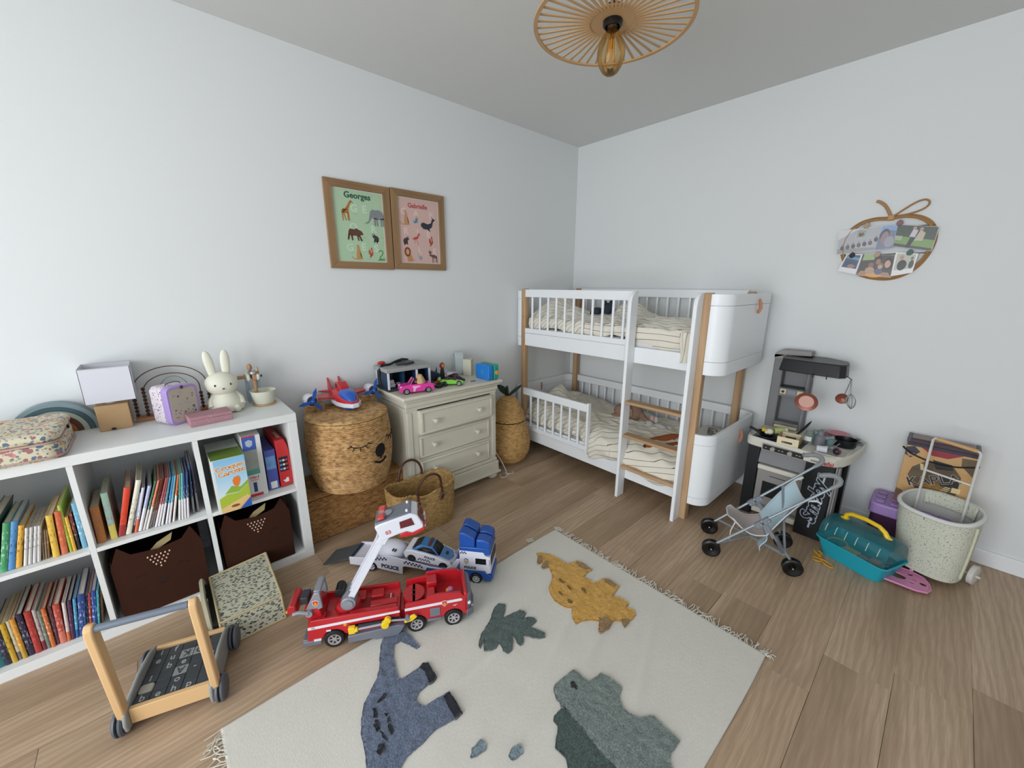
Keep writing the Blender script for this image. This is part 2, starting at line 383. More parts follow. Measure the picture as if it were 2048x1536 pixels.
L3 = [
 (-3.4680, .022, .205, .2, .352, '2b4a48', 'dark teal book cut by the left edge of the photo in the upper row', None, 0, -13, '607a78'),
 (-3.4380, .0165, .178, .19, .356, '3f8a5c', 'green book second in the upper row at the photo left edge', '4a9a68', .01, -13, 'a0d0b0'),
 (-3.4200, .0155, .176, .19, .356, '4a84b8', 'sky blue book between the green and the mustard ones in the upper row', None, 0, -13, '2c4a70'),
 (-3.4030, .0135, .155, .19, .356, 'd3a03c', 'mustard book between the sky blue and the white thin ones', None, 0, -13, '6a5020'),
 (-3.3855, .0088, .140, .18, .356, 'cfccc6', 'first of four thin white books, beside the mustard one', None, 0, -12, '8c8a88'),
 (-3.3750, .0088, .138, .18, .356, 'c6c4c2', 'second of four thin white books right of the mustard one', None, 0, -12, '8c8a88'),
 (-3.3645, .0088, .138, .18, .356, 'cac8c8', 'third of four thin white books right of the mustard one', None, 0, -12, '8c8a88'),
 (-3.3540, .0088, .136, .18, .356, 'c4c2c0', 'last of four thin white books, by the brown booklets', None, 0, -11, '8c8a88'),
 (-3.3415, .005, .115, .16, .350, '8a7258', 'left brown booklet between the white thin books and the yellow book', None, 0, -8, 'b09a80'),
 (-3.3350, .005, .112, .16, .350, '94806a', 'middle brown booklet between the white thin books and the yellow book', None, 0, -8, 'b09a80'),
 (-3.3290, .005, .110, .16, .350, '7c664e', 'right brown booklet between the white thin books and the yellow book', None, 0, -8, 'b09a80'),
 (-3.3155, .0165, .165, .19, .36, 'd8b048', 'yellow book leaning right of the brown booklets', None, 0, -4, 'a07828'),
 (-3.2950, .0165, .170, .19, .356, 'c0603e', 'terracotta book leaning right of the yellow book', 'c86a50', .03, -4, 'd88860'),
 (-3.2755, .0085, .190, .2, .352, 'a2b848', 'lime green thin book leaning right of the terracotta book', None, 0, -1, 'd8d890'),
 (-3.2655, .0085, .140, .19, .356, 'd8a43a', 'amber thin book in front of the lime green one', None, 0, -1, 'e8d090'),
 (-3.2545, .0075, .150, .19, .352, '7a2e2a', 'dark red and black thin book right of the amber one', '2a2426', .07, -1, 'c8b8a8'),
 (-3.2425, .0125, .185, .2, .352, '6aa2bc', 'pale blue book leaning against the divider at the end of the left upper compartment', None, 0, -1, 'c0dce8'),
]
for y, th, h, dep, fx, c1, lab, c2, sp, ln, tx in L3:
    book(y, ZT, th, h, dep, fx, c1, lab, b3, c2, sp, tx, ln)
b4 = 'books in the lower compartment at the left edge of the photo'
L4 = [
 (-3.5120, .018, .15, .18, .35, '2a6a70', 'teal book cut by the left edge of the photo in the lower row', None, 0, 0, '58a0a0'),
 (-3.4950, .0155, .155, .19, .352, '2c2c3c', 'dark navy book right of the teal one in the lower row', None, 0, 0, '8888a0'),
 (-3.4785, .0125, .165, .19, .354, 'c09a30', 'golden yellow book at the left of the lower row', None, 0, 0, '7a6020'),
 (-3.4650, .0095, .165, .19, .35, 'c8c0a4', 'cream thin book between golden yellow and orange ones', '6a6a70', .035, 0, '8a8470'),
 (-3.4545, .0115, .170, .19, .354, 'cc8c34', 'orange book in the lower row, third from the golden yellow one', 'b89038', .05, 0, 'e0c880'),
 (-3.4415, .0155, .178, .19, .35, '2e2a40', 'dark violet book with white head in the lower row', None, 0, 0, 'a0a0b0'),
 (-3.4245, .0165, .178, .19, .352, 'a03430', 'thick red book right of the dark violet one in the lower row', None, 0, -1, 'c06050'),
 (-3.4065, .0095, .175, .19, .35, 'b0a8a4', 'grey book with red title beside the thick red book', '7c2c34', .04, -1, '9a3038'),
 (-3.3960, .0095, .165, .19, .35, '6e7a70', 'mottled grey-green book right of the red-titled grey one', None, 0, -1, 'b0b8a8'),
 (-3.3850, .0105, .168, .19, .354, 'c86a3a', 'burnt orange book with cream marks in the lower row', None, 0, -1, 'e0d0b0'),
 (-3.3735, .0095, .165, .19, .348, '5c4048', 'dusky plum book right of the burnt orange one', None, 0, -2, '9a8088'),
 (-3.3630, .0165, .168, .19, .354, 'b04a3c', 'brick red and pink book in the lower row', 'c87060', .05, -3, 'd8a0a0'),
 (-3.3455, .0095, .165, .19, .354, 'c8c0bc', 'off-white book with orange foot in the lower row', 'c86a40', .04, -5, 'd890a0'),
 (-3.3350, .0105, .165, .19, .354, '4a2c48', 'aubergine book right of the off-white one', None, 0, -6, '8a6080'),
 (-3.3235, .0088, .165, .19, .354, '4c94bc', 'light blue thin book left of the thick royal blue one', '2c5c90', .035, -7, 'a0d0e0'),
 (-3.3135, .0185, .175, .2, .356, '2c4480', 'thick royal blue book with red mark in the lower row', None, 0, -8, 'a0b0d8'),
 (-3.2960, .0105, .155, .18, .345, '3c5070', 'slate book with pale foot right of the thick royal blue one', 'a8a0a0', .04, -8, 'a8b0c0'),
 (-3.2865, .0085, .165, .18, .350, 'a83c34', 'red and white thin book near the divider in the lower row', None, 0, -8, 'd8c0b0'),
 (-3.2770, .0115, .172, .19, .356, '20488c', 'cobalt blue book near the divider in the lower row', None, 0, -8, 'b0c8e8'),
 (-3.2640, .006, .168, .19, .354, '3f98a8', 'thin turquoise book right of the cobalt blue one in the lower row', None, 0, -8, 'a8d8e0'),
 (-3.2560, .007, .150, .19, .340, '6a4a30', 'thin brown book leaning at the right end of the lower row', None, 0, -8, '9a7a58'),
]
for y, th, h, dep, fx, c1, lab, c2, sp, ln, tx in L4:
    book(y, ZB, th, h, dep, fx, c1, lab, b4, c2, sp, tx, ln)
# ------------------------------------------------------------ game boxes in the right compartment
FX = lambda x, y, z: frame((x, y, z), (0, 1, 0), (0, 0, 1))      # reading plane facing +x
o = thing('game_box', 'open pale blue card game box with orange lettering at the front of the compartment', 'box', (.30, -2.765, ZT))
SKY, t = newmat('game_print'); sp = t.new('ShaderNodeSeparateXYZ'); t.link(t.coord(), sp.inputs[0])
t.col(t.ramp(t.math('MULTIPLY', sp.outputs[2], 3.6), [(0, 'd9b070'), (.12, 'e0b878'), (.3, 'cfe0e8'), (.6, '9fcbe6'), (1, '74b2dc')])); t.b.inputs['Roughness'].default_value = .3
CARD = mat('white_card', 'd8dad8', .6)
fr = part('box_body', CARD, o, MB().box(.17, .425, -2.828, -2.7085, ZT, .640), bevel=.001)
part('front_print', SKY, o, B(.4252, .4262, -2.820, -2.7092, ZT+.002, .639))
G1 = mat('print_green', '8faf3a', .35); G2 = mat('print_lime', 'a8bc3c', .35); OR = mat('print_orange', 'e07a2c', .35); SAND = mat('print_sand', 'e2bd80', .35)
hill = MB(); X0 = .4263
def fprint(nm, poly, m, par, x=X0, d=.0006, y0=0, z0=0, **k):
    return MB().prism([(y0+a, z0+b) for a, b in poly], 0, d, frame((x, 0, 0), (0, 1, 0), (0, 0, 1))).build(nm, m, par, smooth=0, **k)
YB = -2.820
fprint('hill_print', [(.0, .02), (.0, .07), (.03, .085), (.07, .08), (.1108, .11), (.1108, .045), (.06, .03)], G2, o, y0=YB, z0=ZT)
fprint('hill_print', [(.02, .085), (.05, .118), (.08, .105), (.1108, .13), (.1108, .112), (.07, .083), (.03, .088)], G1, o, y0=YB, z0=ZT)
fprint('path_print', [(.0, .002), (.0, .024), (.045, .04), (.1, .06), (.1108, .05), (.075, .02), (.06, .002)], SAND, o, x=X0+.0003, y0=YB, z0=ZT)
fprint('corner_print', [(.066, .002), (.1105, .046), (.1105, .002)], mat('print_blue', '2c5cae', .35), o, x=X0+.0006, y0=YB, z0=ZT)
fprint('hole_print', circ(.016, 16, .052, .024, .006), mat('print_brown', '8a4a28', .35), o, x=X0+.0006, y0=YB, z0=ZT)
fprint('carrot_print', [(.062, .155), (.080, .158), (.084, .14), (.078, .118), (.069, .108), (.058, .12), (.055, .14)], OR, o, x=X0+.0003, y0=YB, z0=ZT)
LET = mat('lettering_orange', 'd98238', .35); LW = mat('lettering_halo', 'efe2c8', .35)
for mm, b_, e in ((LW, .0022, 0), (LET, .0004, .0004)):
    text('lettering', 'Croque-', .031, frame((X0+e, -2.764, .6005), (0, 1, .10), (0, -.10, 1)), mm, o, bold=b_, extrude=.0002)
    text('lettering', 'Carotte', .031, frame((X0+e, -2.762, .5745), (0, 1, .10), (0, -.10, 1)), mm, o, bold=b_, extrude=.0002)
fl2 = MB(); fl2.prism([(-2.828, .641), (-2.7085, .641), (-2.712, .655), (-2.745, .668), (-2.79, .668), (-2.826, .652)], 0, .0012, frame((.405, 0, 0), (.0, 1, 0), (-.35, 0, 1)))
part('lid_flap', mat('print_navy', '2f4f9a', .3), o, fl2)
part('lid_badge', mat('badge_orange', 'e8945a', .3), o, MB().prism(rrect(.022, .014, .004, 3, -2.766, .655), 0, .0022, frame((.405, 0, 0), (.0, 1, 0), (-.35, 0, 1))))
part('top_flap', mat('print_green_dark', '6f8a3c', .35), o, B(.30, .424, -2.826, -2.71, .6402, .6414))
o = thing('puzzle_box', 'white and blue puzzle box standing right of the pale blue game box', 'box', (.25, -2.665, ZT))
part('box_body', CARD, o, B(.10, .352, -2.703, -2.630, ZT, .694), bevel=.001)
X1 = .3522
PB = mat('print_puzzle_blue', '3a5aa8', .35)
def fp(nm, y0, y1, z0, z1, m, x=X1, d=.0006): return part(nm, m, o, B(x, x+d, y0, y1, z0, z1))
fp('front_print', -2.702, -2.650, .625, .690, PB); fp('front_stripe', -2.702, -2.650, .688, .6938, mat('print_red', 'c23038', .35), X1+.0006)
fp('front_print', -2.702, -2.650, .530, .625, mat('print_grey_teal', '9fb6b4', .35, vary=(30, '8a6a50', .8))); fp('front_print', -2.702, -2.650, .505, .53, mat('print_teal', '4f9a8c', .35))
fp('front_stripe', -2.702, -2.650, .396, .410, mat('print_red', 'c23038'), X1+.0002)
part('emblem', mat('emblem_grey', 'a8b4c4', .3), o, MB().prism([(-2.690, .668), (-2.676, .676), (-2.662, .668), (-2.664, .648), (-2.676, .64), (-2.688, .648)], 0, .0006, frame((X1+.0006, 0, 0), (0, 1, 0), (0, 0, 1))))
text('lettering', '10in1', .019, FX(X1+.0003, -2.676, .491), mat('print_red', 'c23038'), o, bold=.0004)
text('lettering', 'PUZZLE', .009, FX(X1+.0003, -2.676, .477), mat('print_red', 'c23038'), o)
part('label_bar', mat('print_dark_blue', '27406e', .35), o, B(X1, X1+.0005, -2.684, -2.670, .418, .466))
o = thing('small_box', 'narrow violet-blue box between the puzzle box and the red box', 'box', (.22, -2.598, ZT))
part('box_body', mat('box_violet', '4a55a0', .4), o, B(.10, .33, -2.622, -2.577, ZT, .596), bevel=.001)
part('picture', mat('print_icy', '7fb0d4', .35, vary=(60, '3a6ab0')), o, B(.3301, .3307, -2.619, -2.580, .50, .565))
part('barcode_label', CARD, o, B(.3301, .3307, -2.612, -2.585, .40, .435))
o = thing('memory_game_box', 'red memory game box with curved side at the right end of the compartment', 'box', (.22, -2.543, ZT))
pr = [(-2.572, ZT), (-2.517, ZT+.01), (-2.512-.006, ZT+.15), (-2.522, .60), (-2.535, .638), (-2.572, .636)]
part('box_body', mat('box_red', 'c02c30', .35), o, MB().prism([(a, b) for a, b in pr], .08, .335, frame((0, 0, 0), (0, 1, 0), (0, 0, 1))), bevel=.0015)
part('picture', mat('print_dots', '241c2c', .35), o, B(.3352, .3358, -2.566, -2.528, .475, .55))
for i in range(9):
    part('dot', mat(('print_cyan', 'print_cream', 'print_red')[i % 3], ('3a9ad0', 'e0d8c8', 'c23038')[i % 3], .35), o, MB().prism(circ(.0055, 10, -2.560+.0125*(i % 3), .488+.022*(i//3)), 0, .0004, frame((.3359, 0, 0), (0, 1, 0), (0, 0, 1))))
part('hand_mark', CARD, o, MB().prism([(-2.56, .43), (-2.548, .43), (-2.545, .44), (-2.535, .438), (-2.535, .418), (-2.55, .416)], 0, .0006, frame((.3352, 0, 0), (0, 1, 0), (0, 0, 1))))
part('tape', mat('tape_beige', 'b89a78', .5), o, B(.2, .30, -2.556, -2.542, .6385, .6392))
# ------------------------------------------------------------ brown felt bins with ears
FELT = mat('brown_felt', '3a2219', .95, bump=(600, .3, .001), spec=.1); DOT = mat('felt_dots', 'd8b8a4', .8); FELTD = mat('felt_dark', '1c100c', .9)
CREAMC = mat('kraft', 'a89468', .8)
def felt_bin(yc, y0, y1, label):
    o = thing('felt_storage_bin', label, 'bin', (.22, (y0+y1)/2, ZB), 0, 'brown felt bins with ears and a sleeping face')
    h = .272; fx = .372
    n = MB()
    for (a, b_, c, d) in ((.05, .053, y0, y1), (.05, fx, y0, y0+.003), (.05, fx, y1-.003, y1)): n.box(a, b_, c, d, ZB+.001, ZB+h-.005)
    n.box(.05, fx, y0, y1, ZB+.0005, ZB+.004)
    part('body', FELT, o, n)
    w = y1-y0
    poly = [(y0, ZB+.001), (y0-.002, ZB+h-.03), (y0+.012, ZB+h+.012), (y0+.028, ZB+h+.052), (y0+.062, ZB+h+.008), (y0+w/2, ZB+h-.004),
            (y1-.062, ZB+h+.008), (y1-.028, ZB+h+.052), (y1-.012, ZB+h+.012), (y1+.002, ZB+h-.03), (y1, ZB+.001)]
    part('face_panel', FELT, o, MB().prism(poly, 0, .004, frame((fx, 0, 0), (0, 1, 0), (0, 0, 1))), bevel=.001)
    yc = (y0+y1)/2; k = 0
    for r, cnt in enumerate((6, 5, 4, 3, 1)):
        for i in range(cnt):
            MB().ell((fx+.0045, yc+(i-(cnt-1)/2)*.0135, ZB+h-.028-r*.0135), (.0008, .0028, .0042), 8, 6).build('dot', DOT, o)
    part('nose', FELTD, o, MB().prism([(yc-.014, ZB+.135), (yc+.014, ZB+.135), (yc+.006, ZB+.122), (yc-.006, ZB+.122)], 0, .001, frame((fx+.004, 0, 0), (0, 1, 0), (0, 0, 1))))
    part('mouth', FELTD, o, MB().tube([(fx+.005, yc+s*.012*t_/4 if False else yc+.012*cos(pi*t_/8+pi), ZB+.115-.006*sin(pi*t_/8)) for s in (1,) for t_ in range(9)], .0009, 5))
    for s in (-1, 1):
        part('closed_eye', FELTD, o, MB().tube([(fx+.005, yc+s*.065+.016*cos(pi*t_/8), ZB+.165+.014*sin(pi*t_/8)) for t_ in range(9)], .0009, 5))
        for q in range(3): part('whisker', FELTD, o, MB().tube([(fx+.005, yc+s*.06, ZB+.12-.012*q), (fx+.005, yc+s*.11, ZB+.128-.02*q)], .0006, 5))
    part('kraft_folder', CREAMC, o, MB().prism([(-.06, -.02), (.045, .0), (.055, .028), (-.0, .018)], 0, .0012, frame((fx-.03, yc, ZB+h-.012), (.0, 1, .28), (-.45, 0, 1))))
    return o
felt_bin(0, -3.185, -2.905, 'brown felt bin with ears, left one in the bottom row, dotted forehead')
felt_bin(0, -2.838, -2.562, 'brown felt bin with ears under the game boxes, right one in the bottom row')
# ============================================================ things on top of the shelf
Z7 = .7705
def floral(name, base, cols, scale, thr=.33, stretch=(1,1,1), grain=True, jitter=1):
    m, t = newmat(name); t.b.inputs['Roughness'].default_value = .85
    c = None
    base_rgb = t.new('ShaderNodeRGB'); base_rgb.outputs[0].default_value = lin(base); c = base_rgb.outputs[0]
    for i, (sc_, th, pal) in enumerate(cols):
        co = t.coord(scale=tuple(s*sc_*scale for s in stretch), rot=(0, 0, .3*i))
        nz = t.noise(co, 1.7, 2); ad = t.new('ShaderNodeVectorMath', operation='MULTIPLY_ADD'); t.link(nz.outputs['Color'], ad.inputs[0]); ad.inputs[1].default_value = (.55, .55, .55); t.link(co, ad.inputs[2])
        v = t.new('ShaderNodeTexVoronoi'); v.inputs['Scale'].default_value = 1; v.inputs['Randomness'].default_value = jitter; t.link(ad.outputs[0], v.inputs['Vector'])
        sep = t.new('ShaderNodeSeparateColor'); t.link(v.outputs['Color'], sep.inputs[0])
        n = len(pal); pc = t.ramp(sep.outputs[0], [(k/n, p) for k, p in enumerate(pal)], 'CONSTANT')
        f = t.math('LESS_THAN', v.outputs['Distance'], th)
        c = t.mix(f, c, pc)
    t.col(c); return m
FLOR = floral('floral_cotton', 'cfc6ac', [(1.7, .34, ['7c8a80', '5c6e78', '8a9a8a', '6a7a8c']), (1.0, .36, ['b8767a', '5f7288', 'c09a5a', '9a6a6c', '7488a0', 'c98a86'])], 48)
# floral padded case at the left edge
o = thing('floral_case', 'padded floral fabric case with rounded corners at the left end of the shelf top', 'bag', (.22, -3.31, Z7))
pr = rrect(.31, .30, .045, 6, .255, -3.362)
part('case_body', FLOR, o, MB().prism(pr, Z7, Z7+.060), bevel=.014, seg=3)
part('case_lid', FLOR, o, MB().prism(rrect(.314, .304, .047, 6, .255, -3.362), Z7+.064, Z7+.098), bevel=.018, seg=4)
PIP = mat('pink_piping', 'b89a90', .8)
part('zip_band', PIP, o, MB().prism(rrect(.306, .296, .044, 6, .255, -3.362), Z7+.059, Z7+.065))
part('piping', PIP, o, MB().tube([(x, y, Z7+.012) for x, y in rrect(.315, .305, .047, 6, .255, -3.362)], .0028, 6, closed=True))
part('zip_pull', mat('dark_metal', '2e2c2c', .4, 1), o, MB().ell((.245, -3.208, Z7+.071), (.006, .004, .008), 10, 6))
# rainbow stacker behind
o = thing('rainbow_arch', 'wooden rainbow stacker of nested arches behind the floral case', 'toy', (.03, -3.255, Z7))
cols = ['7d9196', '3f5a62', 'a9b4a6', '5a2e26', 'a0662e', '8a4a2c']
R = .128
for i, c in enumerate(cols):
    r1 = R-i*.0172; r0 = r1-.0165
    pl = [(r1*cos(pi*k/24), r1*sin(pi*k/24)) for k in range(25)]+[(r0*cos(pi*k/24), r0*sin(pi*k/24)) for k in range(24, -1, -1)]
    part('arch', mat('arch_'+c, c, .55), o, MB().prism(pl, 0, .045, frame((.012, -3.268, Z7), (0, 1, 0), (0, 0, 1))), bevel=.001)
# table lamp
LW2 = mat('lamp_oak', 'c4a176', .55, vary=(8, 'ab8558', .7))
o = thing('table_lamp', 'small table lamp with white square shade on a pale wooden block base', 'lamp', (.10, -3.092, Z7))
SH = mat('shade_linen', 'd4d4dc', .9)
part('base', LW2, o, B(.045, .14, -3.141, -3.042, Z7, .878), bevel=.002)
x0, x1, y0, y1 = .015, .165, -3.160, -3.012
s = MB(); 
for a in ((x0, x1, y0, y0+.0015), (x0, x1, y1-.0015, y1), (x0, x0+.0015, y0, y1), (x1-.0015, x1, y0, y1)): s.box(a[0], a[1], a[2], a[3], .895, 1.033)
part('lamp_shade', SH, o, s)
part('shade_rim', mat('shade_rim', 'b8b8bc', .5), o, MB().tube([(x0, y0, 1.034), (x1, y0, 1.034), (x1, y1, 1.034), (x0, y1, 1.034)], .0016, 6, closed=True))
part('bulb_socket', mat('socket_white', 'c8c4bc', .5), o, MB().cyl((.09, -3.092, .878), (.09, -3.092, .93), .018)); part('bulb', mat('bulb_white', 'e4e2dc', .3), o, MB().ell((.09, -3.092, .955), .028, 14, 10))
part('switch', mat('black_plastic', '141414', .4), o, MB().ell((.142, -3.1, Z7+.006), (.004, .008, .005), 10, 6))
# bead wire maze
WIRE = mat('wire_brown', '6a4a34', .4, .3); BEAD = mat('bead_wood', '4a2c22', .5)
o = thing('bead_maze', 'bead maze of brown wire arches on a wooden bar behind the lilac suitcase', 'toy', (.05, -2.895, Z7))
part('base_bar', mat('bar_wood', 'a5724e', .55), o, B(.025, .085, -3.032, -2.760, Z7, Z7+.016), bevel=.002)
for r, h, yc, x in ((.130, .228, -2.894, .045), (.098, .198, -2.892, .062)):
    arc = [(x, yc-r, Z7+.016), (x, yc-r, Z7+h-r*.75)]+[(x, yc-r*cos(pi*k/20), Z7+h-r*.75+r*.75*sin(pi*k/20)) for k in range(1, 20)]+[(x, yc+r, Z7+h-r*.75), (x, yc+r, Z7+.016)]
    part('wire_arch', WIRE, o, MB().tube(arc, .0022, 6))
    for s_ in (-1, 1):
        for k in range(8 if s_ < 0 else 5): part('bead', BEAD, o, MB().ell((x, yc+s_*r, Z7+.0245+k*.0165), (.0075, .0075, .0082), 8, 6))
part('wire_arch', mat('wire_grey', '8a9a98', .4, .3), o, MB().tube([(.075, -2.885-.062*cos(pi*k/16), Z7+.016+.17*sin(pi*k/16)**.6) for k in range(17)], .002, 6))
# lilac suitcase
LIL = mat('lilac_card', 'a78fc8', .45); KR = mat('kraft_print', 'b5aa9a', .6)
LFL = floral('lilac_floral', 'd6ccd2', [(1.0, .30, ['9a7ab0', '6a5890', 'b098c0', '58446a'])], 105)
o = thing('toy_suitcase', 'lilac cardboard toy suitcase with floral side and butterfly print on the front', 'suitcase', (.2, -2.91, Z7))
T = frame((.222, -2.965, Z7), (.20, .98, 0), (-.98, .20, 0), (0, 0, 1))     # local x along the front, y towards the back
W_, D_, H_ = .172, .082, .165
# front face plane spans local x 0..W, at y=0
T = frame((.249, -2.918, Z7), (-.5, .87, 0), (-.87, -.5, 0), (0, 0, 1)); W_ = .122
body = rrect(W_, H_, .022, 5, W_/2, H_/2); TT = T @ frame((0, 0, 0), (1, 0, 0), (0, 0, 1))
part('case_front', LIL, o, MB().prism(body, -.036, 0, TT), bevel=.002)
part('case_back', LFL, o, MB().prism(body, -.105, -.037, TT), bevel=.002)
part('front_picture', KR, o, MB().prism(rrect(W_-.018, H_-.022, .016, 5, W_/2, H_/2), 0, .001, TT))
random.seed(3)
for k in range(26):
    a = random.uniform(.018, W_-.018); b_ = random.choice([random.uniform(.10, .145), random.uniform(.03, .07)])
    part('flower_print', mat('print_lilac%d' % (k % 3), ('8a74a4', '4a3860', '9c8cb4')[k % 3], .5), o, MB().prism(circ(random.uniform(.0018, .0045), 7, a, b_), .001, .0013, TT))
text('lettering', 'Bon Beau', .014, TT @ frame((W_/2, .088, .0011), (1, 0, 0), (0, 1, 0)), mat('print_pale_blue', '9aa0b4', .5), o, extrude=.0001, shear=.3)
hz = [(W_/2-.03, H_, -.05), (W_/2-.026, H_+.008, -.05), (W_/2-.01, H_+.012, -.05), (W_/2+.01, H_+.012, -.05), (W_/2+.026, H_+.008, -.05), (W_/2+.03, H_, -.05)]
part('handle', mat('handle_metal', '6a6a6e', .3, 1), o, MB().tube([TT @ Vector(p) for p in hz], .0022, 6))
part('latch', mat('handle_metal', '6a6a6e'), o, MB().prism(rrect(.01, .014, .002, 3, W_/2, H_-.006), .001, .004, TT))
# pink box
PKB = floral('pink_print', 'a87c84', [(1.0, .22, ['b99096', 'c4a0a4', 'a06c78'])], 160)
o = thing('pink_box', 'dusty pink patterned cardboard box lying in front of the suitcase', 'box', (.26, -2.79, Z7))
T = frame((.318, -2.861, Z7), (-.10, .99, 0), (-.99, -.10, 0), (0, 0, 1))
part('box_body', PKB, o, MB(T=T).box(0, .150, 0, .092, 0, .026), bevel=.001); part('box_lid', PKB, o, MB(T=T).box(-.001, .151, -.001, .093, .0268, .040), bevel=.0015)
# rabbit night light (plain)
RB = mat('rabbit_silicone', 'dddccb', .5); BLK = mat('black_dot', '16140f', .3)
o = thing('rabbit_lamp', 'white rabbit-shaped night light with two upright rounded ears', 'lamp', (.13, -2.71, Z7))
part('body', RB, o, MB().lathe([(0, 0), (.055, 0), (.070, .008), (.073, .028), (.064, .055), (.048, .085), (.036, .1), (0, .105)], (.125, -2.710, Z7), 32))
for s_ in (-1, 1): part('arm', RB, o, MB().tube([(.13, -2.710+s_*.038, Z7+.085), (.145, -2.710+s_*.058, Z7+.055), (.165, -2.710+s_*.060, Z7+.032)], [.012, .014, .013], 12))
for s_ in (-1, 1): part('foot', RB, o, MB().ell((.185, -2.710+s_*.034, Z7+.018), (.02, .016, .018), 16, 10))
part('head', RB, o, MB().ell((.14, -2.717, Z7+.135), (.054, .066, .055), 32, 20))
for s_, sp_ in ((-1, -.012), (1, .004)):
    e = MB(); yc = -2.717+s_*.026
    v = [(.132+.010*cos(a)*w_, yc+sp_*h_/.1+.019*sin(a)*w_, Z7+.175+h_) for h_, w_ in ((0, .78), (.03, .92), (.06, 1.0), (.085, .95), (.105, .7), (.115, .35)) for a in [2*pi*k/16 for k in range(16)]]
    f = [(j*16+k, j*16+(k+1) % 16, (j+1)*16+(k+1) % 16, (j+1)*16+k) for j in range(5) for k in range(16)]+[tuple(range(80, 96))]
    e.add(v, f); part('ear', RB, o, e, smooth=60)
    part('eye', BLK, o, MB().ell((.1905, -2.717+s_*.030, Z7+.138), (.0025, .0035, .005), 10, 8))
part('nose', BLK, o, MB().ell((.1935, -2.717, Z7+.120), (.002, .005, .003), 10, 6))
# toy stand mixer
MINT = mat('mixer_cream', 'd5d6c4', .5); MBL = mat('mixer_blue', '9db2c4', .5); WD2 = mat('mixer_wood', 'a8805f', .55)
o = thing('toy_stand_mixer', 'wooden toy stand mixer with cream bowl at the right end of the shelf top', 'toy', (.11, -2.56, Z7))
part('base', LW2, o, MB().prism(circ(.052, 28, .125, -2.553), Z7, Z7+.008), bevel=.0015)
part('column', MBL, o, MB().box(.035, .065, -2.612, -2.600, Z7+.004, Z7+.150), bevel=.004); part('column', MBL, o, B(.035, .065, -2.560, -2.549, Z7+.004, Z7+.150), bevel=.004)
part('bowl', MINT, o, MB().lathe([(0, 0), (.040, 0), (.043, .004), (.055, .062), (.0575, .066), (.0545, .066), (.052, .060), (.040, .008), (0, .006)], (.13, -2.555, Z7+.008), 36))
part('head', WD2, o, B(.055, .135, -2.590, -2.570, Z7+.128, Z7+.158), bevel=.004)
for y_ in (-2.602, -2.562): part('head_side', MINT, o, MB().prism(rrect(.10, .034, .014, 5, .09, Z7+.143), 0, .010, frame((0, y_, 0), (1, 0, 0), (0, 0, 1))), bevel=.002)
part('dial', mat('mixer_silver', 'a8aaac', .3, .8), o, MB().cyl((.115, -2.58, Z7+.160), (.115, -2.58, Z7+.172), .024, n=24))
part('knob', WD2, o, MB().ell((.10, -2.592, Z7+.19), (.013, .011, .018), 14, 10)); part('knob', LW2, o, MB().cyl((.12, -2.565, Z7+.172), (.12, -2.565, Z7+.19), .006, n=12))
part('shaft', WD2, o, MB().cyl((.125, -2.582, Z7+.128), (.125, -2.582, Z7+.05), .009, .006, n=12))
part('crank', WD2, o, MB().cyl((.08, -2.612, Z7+.14), (.08, -2.645, Z7+.14), .009, n=14)); part('screw', BLK, o, MB().cyl((.11, -2.552, Z7+.143), (.11, -2.546, Z7+.143), .006, n=12))
# ============================================================ dresser
CRM = mat('cream_paint', 'cfccbc', .42, vary=(3, 'c2beac', .6)); CRG = mat('cream_groove', '8c8672', .7)
D = thing('chest_of_drawers', 'cream painted chest of three drawers with round knobs, top drawer ajar', 'dresser', (.19, -1.57, 0))
dx = .36; ya, yb = -1.905, -1.232
part('carcass', CRM, D, MB().box(.02, dx, ya, yb, .075, .660).box(.02, dx-.004, ya-.012, ya+.03, .14, .66), bevel=.002)
tp = MB(); tp.box(.004, .402, -1.938, -1.196, .712, .735); part('top', CRM, D, tp, bevel=.009, seg=3)
part('moulding', CRM, D, B(.012, .388, -1.926, -1.208, .697, .7115), bevel=.006, seg=3)
part('moulding', CRM, D, B(.016, .374, -1.914, -1.221, .662, .6965), bevel=.008, seg=3)
part('frieze', CRM, D, B(.02, .364, -1.907, -1.229, .645, .6615), bevel=.002)
part('plinth', CRM, D, B(.02, .376, -1.918, -1.216, .05, .135), bevel=.006, seg=2)
part('plinth_moulding', CRM, D, B(.018, .366, -1.911, -1.224, .1355, .158), bevel=.006, seg=3)
part('plinth_foot_moulding', CRM, D, B(.016, .388, -1.928, -1.204, .046, .062), bevel=.005, seg=2)
for yy in (-1.252, -1.89):
    for xx in (.335, .06):
        part('bun_foot', CRM, D, MB().lathe([(0, 0), (.022, 0), (.036, .010), (.041, .024), (.034, .038), (.026, .046), (0, .046)], (xx, yy, 0), 24))
for yy in (ya+.012, yb-.024):
    part('pilaster', CRM, D, B(dx-.001, dx+.006, yy-.010, yy+.022, .18, .63), bevel=.005, seg=3)
